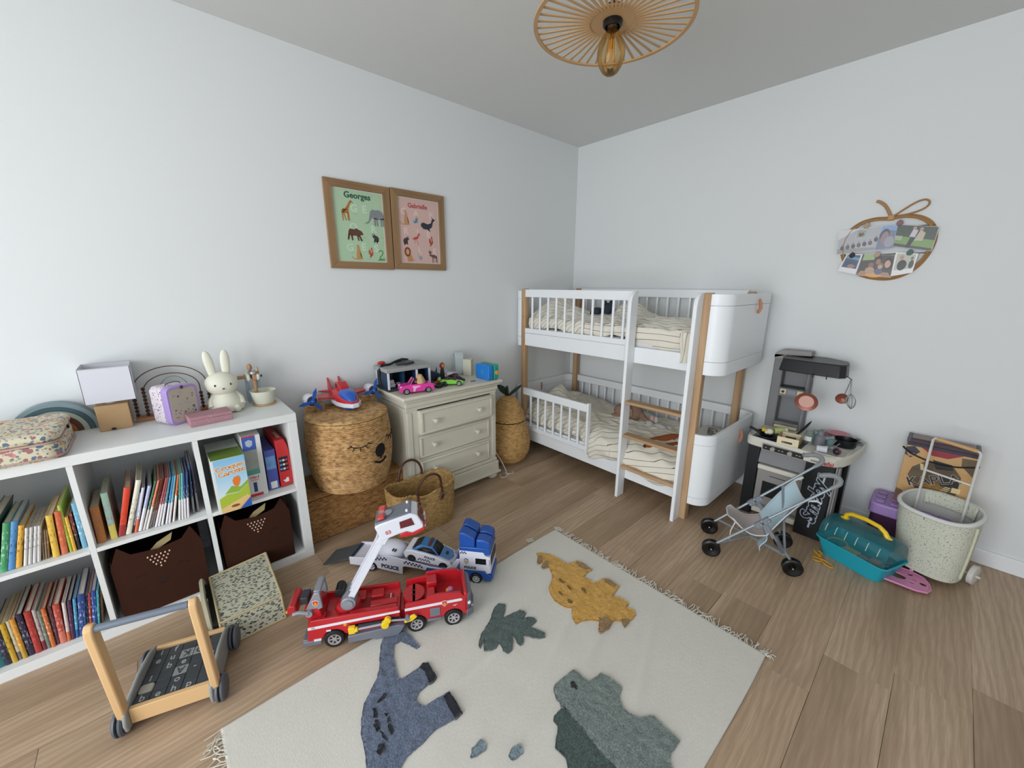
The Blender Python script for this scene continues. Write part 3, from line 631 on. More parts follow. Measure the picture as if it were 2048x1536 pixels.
for i, (z0, z1, out) in enumerate(((.4875, .636, .030), (.3265, .469, .003), (.165, .307, .003))):
    y0, y1 = -1.831, -1.290
    if i == 0: y1 = -1.285
    dr = B(dx-.28 if i == 0 else dx-.01, dx+out, y0, y1, z0, z1).build('drawer', CRM, D, bevel=.003)
    fx = dx+out
    # raised frame moulding round a sunk panel
    for a in ((y0+.004, y1-.004, z1-.016, z1-.004), (y0+.004, y1-.004, z0+.004, z0+.016), (y0+.004, y0+.018, z0+.016, z1-.016), (y1-.018, y1-.004, z0+.016, z1-.016)):
        B(fx, fx+.006, *a).build('drawer_moulding', CRM, dr, bevel=.004, seg=2)
    for yk in (-1.736, -1.404):
        T = frame((fx, yk, (z0+z1)/2+(.003 if i else 0)), (0, 1, 0), (0, 0, 1))
        MB(T=T).lathe([(0, 0), (.011, 0), (.011, .003), (.006, .006), (.006, .013), (.013, .018), (.0165, .025), (.013, .031), (.005, .034), (0, .034)], n=20).build('knob', CRM, dr)
    if i: part('drawer_gap', CRG, D, B(dx-.0005, dx+.0008, y0-.0025, y1+.0025, z0-.0025, z1+.0025))
part('drawer_opening', mat('dark_gap', '0e0d0b', .9), D, B(dx-.0005, dx+.0012, -1.8335, -1.2825, .6355, .642))
# ------------------------------------------------------------ wicker chest, bear basket, tote, pear basket
def wick(name, c1, c2, c3):
    m, t = newmat(name); t.b.inputs['Roughness'].default_value = .62; t.b.inputs['Specular IOR Level'].default_value = .3
    n = t.noise(t.coord(scale=(1, 1, 2.2)), 38, 3, .6); n2 = t.noise(t.coord(), 6, 2)
    c = t.ramp(n.outputs[0], [(.3, c3), (.48, c2), (.68, c1)]); c = t.mix(t.math('MULTIPLY', n2.outputs[0], .5), c, c2); t.col(c); return m
W1 = wick('hyacinth', 'd6b080', 'b08a5a', '6a4828'); W2 = wick('hyacinth_dark', 'b98f58', '966c3f', '5e4026'); W3 = wick('rattan', 'd0ab74', 'b48e58', '876438'); W4 = wick('palm_leaf', 'bd9a66', '9d7d4c', '745a36')
def weave(u, v, nu, nv, amp):
    """twisted-strand relief: rows nv, strands nu per row, every second row shifted"""
    r = v*nv; row = math.floor(r); fr = r-row; a = u*nu+(row % 2)*.5+fr*.35
    return amp*(sin(pi*fr)**.7)*(.62+.38*abs(sin(pi*a)))
o = thing('wicker_chest', 'long low wicker chest with hinged lid standing under the bear basket', 'basket', (.15, -2.185, 0))
m_ = MB()
def face(P0, U, V, N, lu, lv, cu, cv):
    P0, U, V, N = map(Vector, (P0, U, V, N))
    nu, nv = int(lu*cu*4), int(lv*cv*4)
    m_.grid(lambda u, v: P0+U*lu*u+V*lv*v+N*weave(u, v, lu*cu, round(lv*cv), .0095), nu, nv)
cy0, cy1 = -2.462, -1.906
face((.288, cy0, .002), (0, 1, 0), (0, 0, 1), (1, 0, 0), cy1-cy0, .243, 34, 88)
face((.02, cy0, .002), (1, 0, 0), (0, 0, 1), (0, -1, 0), .268, .243, 34, 88)
face((.288, cy1, .002), (-1, 0, 0), (0, 0, 1), (0, 1, 0), .268, .243, 34, 88)
m_.box(.02, .286, cy0+.002, cy1-.002, .001, .24)
part('body', W2, o, m_, smooth=60)
m_ = MB(); face((.02, cy0-.001, .262), (0, 1, 0), (1, 0, 0), (0, 0, 1), cy1-cy0+.002, .27, 34, 88); m_.box(.02, .293, cy0-.001, cy1+.001, .249, .262)
for p_, q_ in (((.292, cy0, .256), (.292, cy1, .256)),): m_.tube([Vector(p_).lerp(Vector(q_), k/60)+Vector((0, 0, .002*sin(k*2.2))) for k in range(61)], .006, 8)
part('lid', W2, o, m_, smooth=60)
ZC = .272
o = thing('bear_basket', 'tall round woven basket with a bear face and ears under the toy plane', 'basket', (.215, -2.165, ZC))
bc = (.234, -2.192, ZC)
BR = lambda k: .181+.040*sin(pi*.8*max(k, 0)**.85)
prof = [(BR(k/164), .002+k*.0024) for k in range(165)]
def bd(a, z, j):
    row = int(z/.0098); fr = (z/.0098) % 1; return .0085*(sin(pi*fr)**.8)*(.55+.45*abs(sin(a*29+row*pi/2+fr*1.1)))-.002
part('body', W1, o, MB().lathe(prof, bc, 232, disp=bd).lathe([(0, .002), (.17, .002)], bc, 32), smooth=60)
zt = ZC+.400
lp = [(.206, 0), (.209, .006), (.205, .014)]+[(.203-k*.0034, .0145+.0015*abs(sin(k*pi/4))+.004*sin(pi/2*min(1, k/40))) for k in range(60)]
part('lid', W1, o, MB().lathe(lp, (bc[0], bc[1], zt-.004), 160, disp=lambda a, z, j: .0012*sin(a*55+j*.9)), smooth=60)
part('rim_rope', W3, o, MB().tube([(bc[0]+.2085*cos(a), bc[1]+.2085*sin(a), zt+.002+.001*sin(a*60)) for a in [2*pi*k/140 for k in range(140)]], .0048, 8, closed=True))
def ear(cx, cy):
    c = Vector((cx, cy, zt+.012)); tdir = Vector((-.1, 1, 0))
    e = MB(T=frame(c, tdir, (0, 0, 1)))
    def fn(u, v):
        a = pi*u; r = .058*v; b_ = .008+.0035*abs(sin(v*22))+.0015*sin(a*18+v*9)
        return (r*cos(a), r*sin(a)*1.05, 0), b_
    for sgn in (-1, 1):
        e.grid(lambda u, v: (fn(u, v)[0][0], fn(u, v)[0][1], sgn*(fn(u, v)[1]*(1-v**6))), 40, 28)
    return e.build('ear', W1, o, smooth=60)
dirc = atan2(-2.9135-bc[1], 2.391-bc[0]); FD = dirc+.72      # face direction of the bear
ear(.125, -2.325); ear(.125, -2.030)
def onbear(da, z, off=.0065):
    k = max(0, min(1, (z-.002)/.396)); r = BR(k)+off; a = FD+da; return (bc[0]+r*cos(a), bc[1]+r*sin(a), ZC+z)
YARN = mat('black_yarn', '0c0a0a', .9)
def patch(fn, n=36):
    ctr = fn(0, 0); vs = [ctr]+[fn(1, 2*pi*k/n) for k in range(n)]; b_ = MB(); b_.add(vs, [(0, 1+k, 1+(k+1) % n) for k in range(n)])
    return b_
nz = MB()
for rr_ in range(6):
    pass
nz.grid(lambda u, v: onbear(-.02+.155*v*cos(2*pi*u), .222+.036*v*sin(2*pi*u)*1.05, .0075), 32, 6); part('nose', YARN, o, nz, smooth=60)
part('mouth', YARN, o, MB().tube([onbear(-.02, .19), onbear(-.02, .175)], .005, 6))
part('mouth', YARN, o, MB().tube([onbear(-.20+.36*k/12, .170-.018*sin(pi*(k/12))) for k in range(13)], .0055, 6))
for s_ in (-1, 1):
    cc = -.02+s_*.50
    part('eyelid', YARN, o, MB().tube([onbear(cc+.20*cos(pi*k/10), .288-.018*sin(pi*k/10)) for k in range(11)], .0025, 6))
    for k in range(5): 
        a = pi*(k+.3)/4.6; part('eyelash', YARN, o, MB().tube([onbear(cc+.20*cos(a), .288-.018*sin(a)), onbear(cc+.27*cos(a), .282-.034*sin(a))], .0022, 5))
# ------------------------------------------------------------ toy plane on the bear lid
RED = mat('toy_red', 'b8202a', .28, coat=.3); BLUE = mat('toy_blue', '1f56b0', .25, coat=.3); BLUET = mat('toy_blue_glass', '1c58b8', .12, coat=.5); WT = mat('toy_white', 'd4d6e0', .3, coat=.2); SIL = mat('toy_silver', '9c9ea6', .35, .3); YEL = mat('toy_yellow', 'e8c21c', .3, coat=.2)
GRY = mat('toy_grey', '767a84', .4); DGR = mat('toy_dark_grey', '33363c', .45); BLKP = mat('toy_black', '0e0f12', .35)
zb = zt+.022
P = thing('toy_plane', 'red, white and blue toy plane with two propellers sitting on the bear basket lid', 'toy plane', (.135, -2.172, zb))
T = frame((.135, -2.172, zb), (1.12, .03, 0), (-.03, 1.12, 0), (0, 0, 1)) @ Matrix.Diagonal((1.1, 1.1, 1.15, 1))
def pp(nm, m, mb, **k): return part(nm, m, P, mb, **k)
hull = MB(T=T); secs = [(-.11, .018, .045, .062), (-.06, .036, .022, .078), (0, .052, .012, .082), (.06, .054, .010, .068), (.11, .040, .014, .050), (.145, .018, .026, .040)]
def loft(mb, secs, n=20, e=.7):
    v = []
    for x, w_, z0, z1 in secs:
        for k in range(n):
            a = 2*pi*k/n; cx, sx = cos(a), sin(a); v.append((x, w_*math.copysign(abs(cx)**e, cx), (z0+z1)/2+(z1-z0)/2*math.copysign(abs(sx)**e, sx)))
    f = [(i*n+k, i*n+(k+1) % n, (i+1)*n+(k+1) % n, (i+1)*n+k) for i in range(len(secs)-1) for k in range(n)]
    f += [tuple(range(n))[::-1], tuple(range((len(secs)-1)*n, len(secs)*n))]
    return mb.add(v, f)
pp('fuselage', RED, loft(hull, secs), smooth=45)
pp('white_belt', WT, MB(T=T).prism([(-.02, -.056), (.06, -.059), (.115, -.046), (.158, -.016), (.158, .016), (.115, .046), (.06, .059), (-.02, .056)], .014, .034), bevel=.004)
pp('under_hull', BLUE, MB(T=T).prism([(-.04, -.03), (.09, -.034), (.13, 0), (.09, .034), (-.04, .03)], .0, .0135), bevel=.003)
pp('canopy', BLUET, loft(MB(T=T), [(.02, .030, .056, .078), (.055, .041, .045, .090), (.09, .036, .036, .078), (.125, .02, .030, .055), (.14, .006, .030, .040)], 20, .8), smooth=60)
pp('cockpit_block', RED, MB(T=T).prism([(-.05, .075), (-.04, .110), (.0, .115), (.03, .098), (.04, .075)], -.022, .022, frame((0, 0, 0), (1, 0, 0), (0, 0, 1), (0, 1, 0))), bevel=.003)
pp('cockpit_opening', mat('toy_dark_red', '5a1016', .5), B(0, 0, 0, 0, 0, 0) if False else MB(T=T).box(-.032, -.006, -.0225, .0225, .085, .104))
pp('wing', RED, MB(T=T).prism([(-.07, -.15), (-.02, -.155), (.02, -.045), (.02, .045), (-.02, .155), (-.07, .15), (-.075, .03), (-.075, -.03)], .043, .052), bevel=.003)
for s_ in (-1, 1):
    pp('tail_fin', RED, MB(T=T).prism([(-.115, .05), (-.145, .115), (-.118, .12), (-.07, .06)], s_*.028-.003, s_*.028+.003, frame((0, 0, 0), (1, 0, 0), (0, 0, 1), (0, 1, 0))), bevel=.002)
    pp('tail_plane', RED, MB(T=T).prism([(-.10, s_*.01), (-.155, s_*.075), (-.125, s_*.08), (-.07, s_*.02)], .052, .058), bevel=.002)
    en = pp('engine', WT, loft(MB(T=T), [(-.075, .014, .035, .06), (-.05, .026, .022, .074), (-.005, .031, .016, .080), (.018, .027, .020, .076)] and [(x, w_, z0, z1) for x, w_, z0, z1 in [(-.075, .014, .035, .06), (-.05, .026, .022, .074), (-.005, .031, .016, .080), (.018, .027, .020, .076)]], 20, 1.0) if False else MB(T=T).lathe([(0, 0), (.014, 0), (.026, .025), (.031, .07), (.027, .093), (.0, .093)], M=frame((-.075, s_*.155, .048), (0, 1, 0), (0, 0, 1), (1, 0, 0)), n=20), smooth=50)
    MB(T=T).cyl((.018, s_*.155, .048), (.022, s_*.155, .048), .024, n=18).build('engine_ring', DGR, en)
    pr_ = MB(T=T); 
    for k in range(3):
        a = 2*pi*k/3+.35; ca, sa = cos(a), sin(a)
        pr_.prism([(-.006, .0), (-.0085, .045), (0, .066), (.0085, .045), (.006, 0)], 0, .003, frame((.024, s_*.155, .048), (0, ca, -sa), (0, sa, ca)))
    pr_.ell((.028, s_*.155, .048), (.012, .011, .011), 14, 10); pr_.build('propeller', BLUE, en, smooth=40)
# ------------------------------------------------------------ straw tote
o = thing('straw_tote', 'woven straw market tote with two brown leather handles in front of the cream dresser', 'bag', (.53, -1.88, 0))
TC = Vector((.505, -1.915, 0))
def tote(u, v, ins=0):
    a = 2*pi*u; w_ = .102+.008*v; l_ = .182+.012*v
    cx, sx = cos(a), sin(a); x = math.copysign(abs(cx)**.62, cx)*(w_-ins); y = math.copysign(abs(sx)**.55, sx)*(l_-ins)
    dent = -.028*math.exp(-((y+.09)/.06)**2)*v**2 if x > 0 else .0
    z = .238*v+.018*v*(abs(y)/l_)**2-(.020*v**3*math.exp(-((y+.03)/.05)**2) if x > 0 else 0)
    return (TC.x+x+dent, TC.y+y, z+.001)
tb = MB(); nv_ = 132
def tfn(u, v):
    p_ = Vector(tote(u, v)); r = v*33; fr = r % 1; row = int(r); n_ = Vector((p_.x-TC.x, (p_.y-TC.y)*.5, 0)).normalized(); return p_+n_*(.005*sin(pi*fr)*(.5+.5*abs(sin(u*2*pi*36+row*1.57+fr))))
tb.grid(tfn, 300, nv_, True); tb.grid(lambda u, v: tote(u, 1-v*.985, .006+.002*abs(sin(v*33*pi))), 90, 60, True); tb.prism([tote(k/40, 0)[:2] for k in range(40)], .0005, .006)
part('body', W4, o, tb, smooth=60)
part('rim_braid', W4, o, MB().tube([Vector(tote(k/120, 1))+Vector((0, 0, .003*sin(k*1.9))) for k in range(120)], .0055, 8, closed=True))
LEA = mat('brown_leather', '4a2c20', .4, bump=(200, .1)); STI = mat('stitch', 'b8a890', .7)
for sx_, h_, lean_ in ((1, .175, .02), (-1, .16, -.01)):
    x0 = TC.x+sx_*.116; ys = (-.080, .070)
    arc = [(x0, TC.y+ys[0], .215), (x0, TC.y+ys[0], .25)]+[(x0+lean_*sin(pi*k/16)-sx_*.01, TC.y+(ys[0]+ys[1])/2-(ys[1]-ys[0])/2*cos(pi*k/16), .25+.105*sin(pi*k/16)**.8) for k in range(17)]+[(x0, TC.y+ys[1], .25), (x0, TC.y+ys[1], .215)]
    hd = part('handle', LEA, o, MB().tube(arc, .0072, 10))
    for y_ in ys:
        pl = [(-.008, .02), (.008, .02), (.019, -.002), (.013, -.028), (0, -.036), (-.013, -.028), (-.019, -.002)]
        T = frame((x0+sx_*.001, TC.y+y_, .200), (0, 1, 0), (sx_*.12, 0, 1))
        MB(T=T).prism(pl, 0, .004).build('leather_patch', LEA, hd, bevel=.001)
        MB(T=T).tube([(x*.78, y*.8, .0048) for x, y in pl], .0008, 5, closed=True).build('stitching', STI, hd)
# ------------------------------------------------------------ pear basket
o = thing('pear_basket', 'pear-shaped rattan basket with dark green leaves between dresser and bunk bed', 'basket', (.19, -.975, 0))
pc = (.195, -.968, 0.001)
def pearr(z): 
    ks = [(0, .098), (.04, .140), (.10, .166), (.17, .171), (.24, .160), (.32, .138), (.40, .114), (.46, .088), (.505, .058), (.525, .02)]
    for (a, ra), (b_, rb) in zip(ks, ks[1:]):
        if z <= b_: t_ = (z-a)/(b_-a); t_ = t_*t_*(3-2*t_)*.35+t_*.65; return ra+(rb-ra)*t_
    return .02
def pd(a, z, j): 
    row = int(z/.0062); return .0022*(sin(pi*((z/.0062) % 1))**.8)+.0022*sin(a*24+(row % 2)*pi)
part('body', W3, o, MB().lathe([(pearr(z), z) for z in [.0016*k for k in range(214)]], pc, 168, disp=pd).lathe([(0, .001), (.098, .001)], pc, 32), smooth=60)
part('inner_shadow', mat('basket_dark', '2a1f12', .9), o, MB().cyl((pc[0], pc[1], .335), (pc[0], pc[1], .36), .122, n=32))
part('lid', W3, o, MB().lathe([(pearr(z)+.003, z+.008) for z in [.342+.0016*k for k in range(115)]]+[(0, .534)], pc, 168, disp=pd), smooth=60)
LG = mat('leaf_green', '26352a', .7)
def leafy(pts, wmax, nm):
    b_ = MB(); b_.tube(pts, [.007+(wmax-.007)*sin(pi*min(1, (k/(len(pts)-1))))**.9 if nm == 'leaf' else .010 for k in range(len(pts))], 10, flat=.4 if nm == 'leaf' else 1); part(nm, LG, o, b_)
leafy([(pc[0]+.02*k/6, pc[1]-.005*k, .525+.09*k/6) for k in range(7)], .01, 'stalk')
leafy([(pc[0]+.005+.09*k/8, pc[1]+.05*k/8, .53+.095*(k/8)**.9) for k in range(9)], .013, 'leaf')
leafy([(pc[0]-.005-.028*k/8, pc[1]-.075*k/8, .53+.095*(k/8)**.8) for k in range(9)], .026, 'leaf')
# loose white cable on the floor
CB = mat('white_cable', 'd0ccc8', .4)
ct = [(.30, -1.19, .17), (.345, -1.165, .10), (.37, -1.14, .02)]+[(.375+.028*cos(a), -1.115+.035*sin(a), .006+.01*sin(a*.5)) for a in [pi*1.5+2*pi*k/14 for k in range(17)]]+[(.40, -1.16, .005), (.415, -1.19, .005), (.40, -1.215, .005), (.375, -1.205, .006), (.36, -1.19, .005), (.35, -1.18, .004)]
tag(MB().tube(ct, .0032, 6).build('power_cable', CB), 'white power cable looping on the floor by the dresser foot', 'cable')
# ============================================================ toys on the dresser
ZD = .7355
WM_ = mat('toy_navy', '23405e', .35)
o = thing('toy_garage', 'grey and navy toy police garage with open bays and black hose over the roof', 'toy', (.12, -1.785, ZD))
T = frame((.203, -1.925, ZD), (.02, 1, 0), (-1, .02, 0), (0, 0, 1))
def g(nm, m, mb, **k): return part(nm, m, o, mb, **k)
Lg, Dg, Hg = .275, .175, .135
g('base', DGR, MB(T=T).box(-.01, Lg+.01, -.012, Dg, 0, .012), bevel=.002)
g('back_wall', mat('toy_shadow_grey', '5a5f62', .5), MB(T=T).box(0, Lg, Dg-.006, Dg, .012, Hg-.02))
for x in (0, Lg/3*1.0+.01, Lg*.69, Lg-.006): g('side_wall', WM_, MB(T=T).box(x, x+.006, .01, Dg-.006, .012, Hg-.02))
for x in (-.004, Lg/2-.006+.05, Lg-.006): g('post', WT, MB(T=T).box(x-.001, x+.011, -.006, .006, .012, Hg-.02), bevel=.002)
for x in (-.004,): g('post', WT, MB(T=T).box(x, x+.010, Dg-.012, Dg, .012, Hg-.02), bevel=.002)
g('post', WT, MB(T=T).box(Lg*.42, Lg*.42+.009, Dg-.03, Dg-.02, .012, Hg-.02), bevel=.002)
RG = mat('toy_roof_grey', '9a9d9a', .5)
g('roof', RG, MB(T=T).box(-.014, Lg+.010, -.014, Dg+.006, Hg-.02, Hg+.004), bevel=.003)
for i in range(4): g('roof_rib', RG, MB(T=T).box(.01+i*.066, .062+i*.066, .01, Dg-.01, Hg+.0042, Hg+.0062), bevel=.001)
g('roof_hatch', DGR, MB(T=T).prism([(.085, .045), (.10, .11), (.19, .12), (.20, .05), (.15, .03)], Hg+.0065, Hg+.022), bevel=.003)
g('hose', BLKP, MB(T=T).tube([(-.022, .055, .03), (-.03, .06, .07), (-.02, .08, Hg-.02), (.005, .09, Hg+.014), (.05, .085, Hg+.013), (.10, .09, Hg+.028), (.15, .12, Hg+.03), (.2, .14, Hg+.02)], [.006, .008, .010, .008, .007, .008, .008, .006], 10))
g('beacon', RED, MB(T=T).ell((.015, .12, Hg+.022), (.026, .016, .012), 16, 8))
def mini(name, label, loc, ang, c, L=.05, W=.024, H=.02, cat='toy car'):
    q = thing(name, label, cat, loc, ang)
    def pq(nm, m, mb, **k): return mb.build(nm, m, q, **k)
    pq('body', c, MB(local=True).prism([(-L/2, .004), (-L/2, H*.55), (-L*.2, H*.62), (-L*.1, H), (L*.2, H), (L*.3, H*.6), (L/2, H*.5), (L/2, .004)], -W/2, W/2, frame((0, 0, 0), (1, 0, 0), (0, 0, 1), (0, -1, 0))), bevel=.001)
    pq('window', BLKP, MB(local=True).prism([(-L*.14, H*.64), (-L*.07, H*.93), (L*.16, H*.93), (L*.24, H*.64)], -W/2-.0004, W/2+.0004, frame((0, 0, 0), (1, 0, 0), (0, 0, 1), (0, -1, 0))))
    for x in (-L*.28, L*.28):
        for s_ in (-1, 1): pq('wheel', BLKP, MB(local=True).cyl((x, s_*W/2-.003*s_, .006), (x, s_*W/2+.001*s_, .006), .006, n=14))
    return q
ZG = ZD+.0122
mini('toy_van', 'tiny white toy van parked in the left bay of the toy garage', (.145, -1.885, ZG), 0, WT, .055, .032, .045)
mini('toy_car', 'tiny pale pink toy car beside the white van in the garage bay', (.135, -1.84, ZG), .3, mat('toy_pale_pink', 'd4b8c0', .4), .055, .028, .022)
mini('toy_car', 'tiny brick red toy truck in the right bay of the toy garage', (.155, -1.70, ZG), .1, mat('toy_brick', '7a3028', .4), .07, .036, .040)
# pink convertible with doll
PK = mat('toy_pink', 'd8389a', .25, coat=.4)
o = thing('doll_car', 'pink toy convertible with silver wheels at the front of the dresser top', 'toy car', (.31, -1.80, ZD))
T = frame((.311, -1.803, ZD), (.28, .96, 0), (-.96, .28, 0), (0, 0, 1))
side = [(-.100, .018), (-.104, .030), (-.094, .046), (-.070, .054), (-.05, .056), (.062, .056), (.085, .054), (.098, .040), (.102, .024), (.098, .014), (.085, .012)]+[(.063+.021*cos(a), .012+.021*sin(a)) for a in [pi*k/8 for k in range(9)]]+[(-.044, .012)]+[(-.065+.021*cos(a), .012+.021*sin(a)) for a in [pi*k/8 for k in range(9)]]+[(-.092, .012)]
part('body', PK, o, MB(T=T).prism(side, -.036, .036, frame((0, 0, 0), (1, 0, 0), (0, 0, 1), (0, -1, 0))), bevel=.004, seg=2)
part('interior', mat('toy_dark_magenta', '4a1030', .5), o, MB(T=T).box(-.02, .05, -.028, .028, .0555, .0575))
part('windscreen_frame', PK, o, MB(T=T).tube([(-.042, -.032, .052), (-.018, -.028, .088), (-.018, .028, .088), (-.042, .032, .052)], .0032, 8))
part('windscreen', mat('toy_glass_dark', '2a2a34', .1), o, MB(T=T).add([(-.040, -.03, .054), (-.019, -.027, .087), (-.019, .027, .087), (-.040, .03, .054)], [(0, 1, 2, 3)]), solid=.001)
part('headlight', mat('toy_lamp', 'e0a8c8', .2), o, MB(T=T).ell((-.092, -.030, .044), (.008, .006, .007), 12, 8)); part('headlight', mat('toy_lamp', 'e0a8c8'), o, MB(T=T).ell((-.092, .030, .044), (.008, .006, .007), 12, 8))
part('door_decal', mat('decal_pale', 'e8a8d0', .4), o, MB(T=T).prism([(-.03, .048), (.022, .046), (.012, .038), (-.004, .034), (-.014, .024), (-.012, .014), (-.026, .014), (-.024, .030)], .0361, .0365, frame((0, 0, 0), (1, 0, 0), (0, 0, 1), (0, -1, 0))))
def wheel(par, T, x, y, z, r, w, s_, rim, tyre=None, spokes=5, nm='wheel'):
    T2 = T @ frame((x, y, z), (1, 0, 0), (0, 0, 1), (0, s_, 0)) if s_ > 0 else T @ frame((x, y, z), (-1, 0, 0), (0, 0, 1), (0, -1, 0))
    q = MB(T=T2).lathe([(0, -w/2), (r*.9, -w/2), (r, -w*.3), (r, w*.3), (r*.9, w/2), (r*.66, w/2), (r*.62, w*.3), (0, w*.3)], n=28).build(nm, tyre or BLKP, par)
    b_ = MB(T=T2).lathe([(0, w*.42), (r*.16, w*.42), (r*.17, w*.32), (r*.05, w*.31)], n=14); b_.lathe([(r*.50, w*.31), (r*.52, w*.44), (r*.66, w*.46), (r*.66, w*.31)], n=28)
    for k in range(spokes):
        a = 2*pi*k/spokes; b_.box(r*.1, r*.56, -r*.075, r*.075, w*.31, w*.40, Matrix.Rotation(a, 4, 'Z'))
    b_.build('hubcap', rim, q); return q
RIM = mat('rim_silver', 'c8c4c8', .25, .6)
for x in (-.065, .063):
    for s_ in (-1, 1): wheel(o, T, x, s_*.034, .0175, .0172, .012, s_, RIM)
o = thing('doll', 'small blonde doll sitting in the pink convertible', 'doll', (.30, -1.78, ZD+.058))
SKIN = mat('doll_skin', 'd8966c', .5); HAIR = mat('doll_hair', 'bba074', .6, bump=(300, .5, .002))
T3 = T @ Matrix.Translation((.018, 0, .058))
part('head', SKIN, o, MB(T=T3).ell((-.002, 0, .028), (.014, .013, .016), 18, 12)); part('body', mat('doll_dress', 'c85a48', .6), o, MB(T=T3).lathe([(0, 0), (.013, 0), (.014, .008), (.008, .016), (0, .016)], n=16))
part('arm', SKIN, o, MB(T=T3).tube([(0, -.012, .012), (-.018, -.014, .006), (-.028, -.012, .006)], .0032, 8)); part('arm', SKIN, o, MB(T=T3).tube([(0, .012, .012), (-.018, .014, .006), (-.028, .012, .006)], .0032, 8))
hr = MB(T=T3)
hr.grid(lambda u, v: ((.004+(.013+.020*v**1.2)*cos(-2.3+4.6*u)*(1 if v < .3 else 1), (.013+.019*v**1.2)*sin(-2.3+4.6*u)*1.1, .047*(1-v)**.6+.0-.010*v*abs(sin(u*14))+.0)), 40, 14)
hr.ell((.004, 0, .034), (.015, .0155, .014), 18, 10); part('hair', HAIR, o, hr, solid=.0015, smooth=60)
# dark blue creature-like vehicle behind, green car, black and maroon cars
NV = mat('toy_dark_navy', '18243e', .35)
o = thing('toy_monster_truck', 'dark navy toy vehicle with pointed ears behind the garage', 'toy', (.16, -1.595, ZD))
T = frame((.15, -1.60, ZD), (.2, 1, 0), (-1, .2, 0), (0, 0, 1))
part('body', NV, o, MB(T=T).prism([(-.05, .012), (-.055, .07), (-.03, .085), (.02, .07), (.05, .055), (.055, .012)], -.03, .03, frame((0, 0, 0), (1, 0, 0), (0, 0, 1), (0, -1, 0))), bevel=.006, seg=3)
for x, z in ((-.035, .08), (.03, .06)): part('ear', NV, o, MB(T=T).cyl((x, 0, z), (x+.006, 0, z+.035), .009, .001, 10))
for x in (-.03, .03):
    for s_ in (-1, 1): wheel(o, T, x, s_*.030, .018, .018, .014, s_, RIM)
GRN = mat('toy_green', '7cc83a', .25, coat=.4)
o = thing('toy_race_car', 'bright green toy race car with black windows near the dresser front edge', 'toy car', (.31, -1.54, ZD))
T = frame((.300, -1.545, ZD), (.55, .83, 0), (-.83, .55, 0), (0, 0, 1))
part('body', GRN, o, loft(MB(T=T), [(-.075, .026, .010, .030), (-.05, .031, .008, .036), (0, .030, .007, .040), (.035, .032, .007, .030), (.07, .026, .008, .022), (.078, .018, .010, .018)], 20, .5), bevel=0)
part('cockpit', BLKP, o, loft(MB(T=T), [(-.045, .012, .034, .040), (-.02, .019, .034, .050), (.01, .017, .032, .046), (.03, .01, .028, .034)], 16, .8))
part('spoiler', GRN, o, MB(T=T).box(-.085, -.068, -.034, .034, .040, .045).box(-.08, -.074, -.02, -.016, .03, .041).box(-.08, -.074, .016, .02, .03, .041), bevel=.001)
for x in (-.045, .045):
    for s_ in (-1, 1): wheel(o, T, x, s_*.031, .0155, .0155, .014, s_, RIM)
mini('toy_buggy', 'black low toy car lying beside the green race car', (.30, -1.625, ZD), 1.9, BLKP, .09, .04, .026)
mini('toy_figure_car', 'small orange and beige toy car between the garage and the green race car', (.24, -1.605, ZD), 1.2, mat('toy_orange', 'c85434', .4), .045, .035, .034)
mini('toy_car', 'maroon toy car with white hood behind the green race car', (.20, -1.47, ZD), .4, mat('toy_maroon', '5c1e34', .3), .11, .055, .04)
mini('toy_car', 'black and magenta toy car right of the green race car', (.245, -1.455, ZD), 1.2, mat('toy_magenta_black', '341828', .3), .08, .045, .03)
o = thing('toy_jet', 'silver toy jet perched on the maroon toy car', 'toy plane', (.18, -1.46, ZD+.041))
T = frame((.185, -1.465, ZD+.041), (.45, .89, 0), (-.89, .45, 0), (0, 0, 1))
part('fuselage', SIL, o, MB(T=T).tube([(-.05, 0, .006), (-.02, 0, .008), (.03, 0, .008), (.06, 0, .006), (.072, 0, .005)], [.004, .008, .008, .005, .001], 14)); part('wing', WT, o, MB(T=T).prism([(-.04, -.05), (-.01, -.045), (.02, 0), (-.01, .045), (-.04, .05), (-.03, 0)], .006, .009), bevel=.001); part('tail_fin', SIL, o, MB(T=T).prism([(-.05, .01), (-.045, .035), (-.03, .03), (-.025, .01)], -.001, .001, frame((0, 0, 0), (1, 0, 0), (0, 0, 1), (0, -1, 0))))
o = thing('toy_figure', 'small toy figure with orange face behind the maroon toy car', 'figurine', (.12, -1.49, ZD))
part('body', mat('toy_brown_dark', '3a2824', .6), o, MB().lathe([(0, 0), (.014, 0), (.016, .03), (.01, .075), (0, .08)], (.12, -1.50, ZD), 16)); part('head', mat('toy_face_orange', 'd8924e', .5), o, MB().ell((.125, -1.50, ZD+.092), (.014, .014, .016), 16, 12)); part('hood', mat('toy_hood', 'a03c30', .6), o, MB().lathe([(.0155, -.012), (.018, 0), (.015, .012), (.006, .02), (0, .024)], (.120, -1.50, ZD+.092), 18))
tag(MB().prism([(.305, -1.40), (.318, -1.37), (.326, -1.372), (.314, -1.404)], ZD, ZD+.004).build('hair_clip', DGR, bevel=.0008), 'small dark clip lying alone on the dresser top', 'clip')
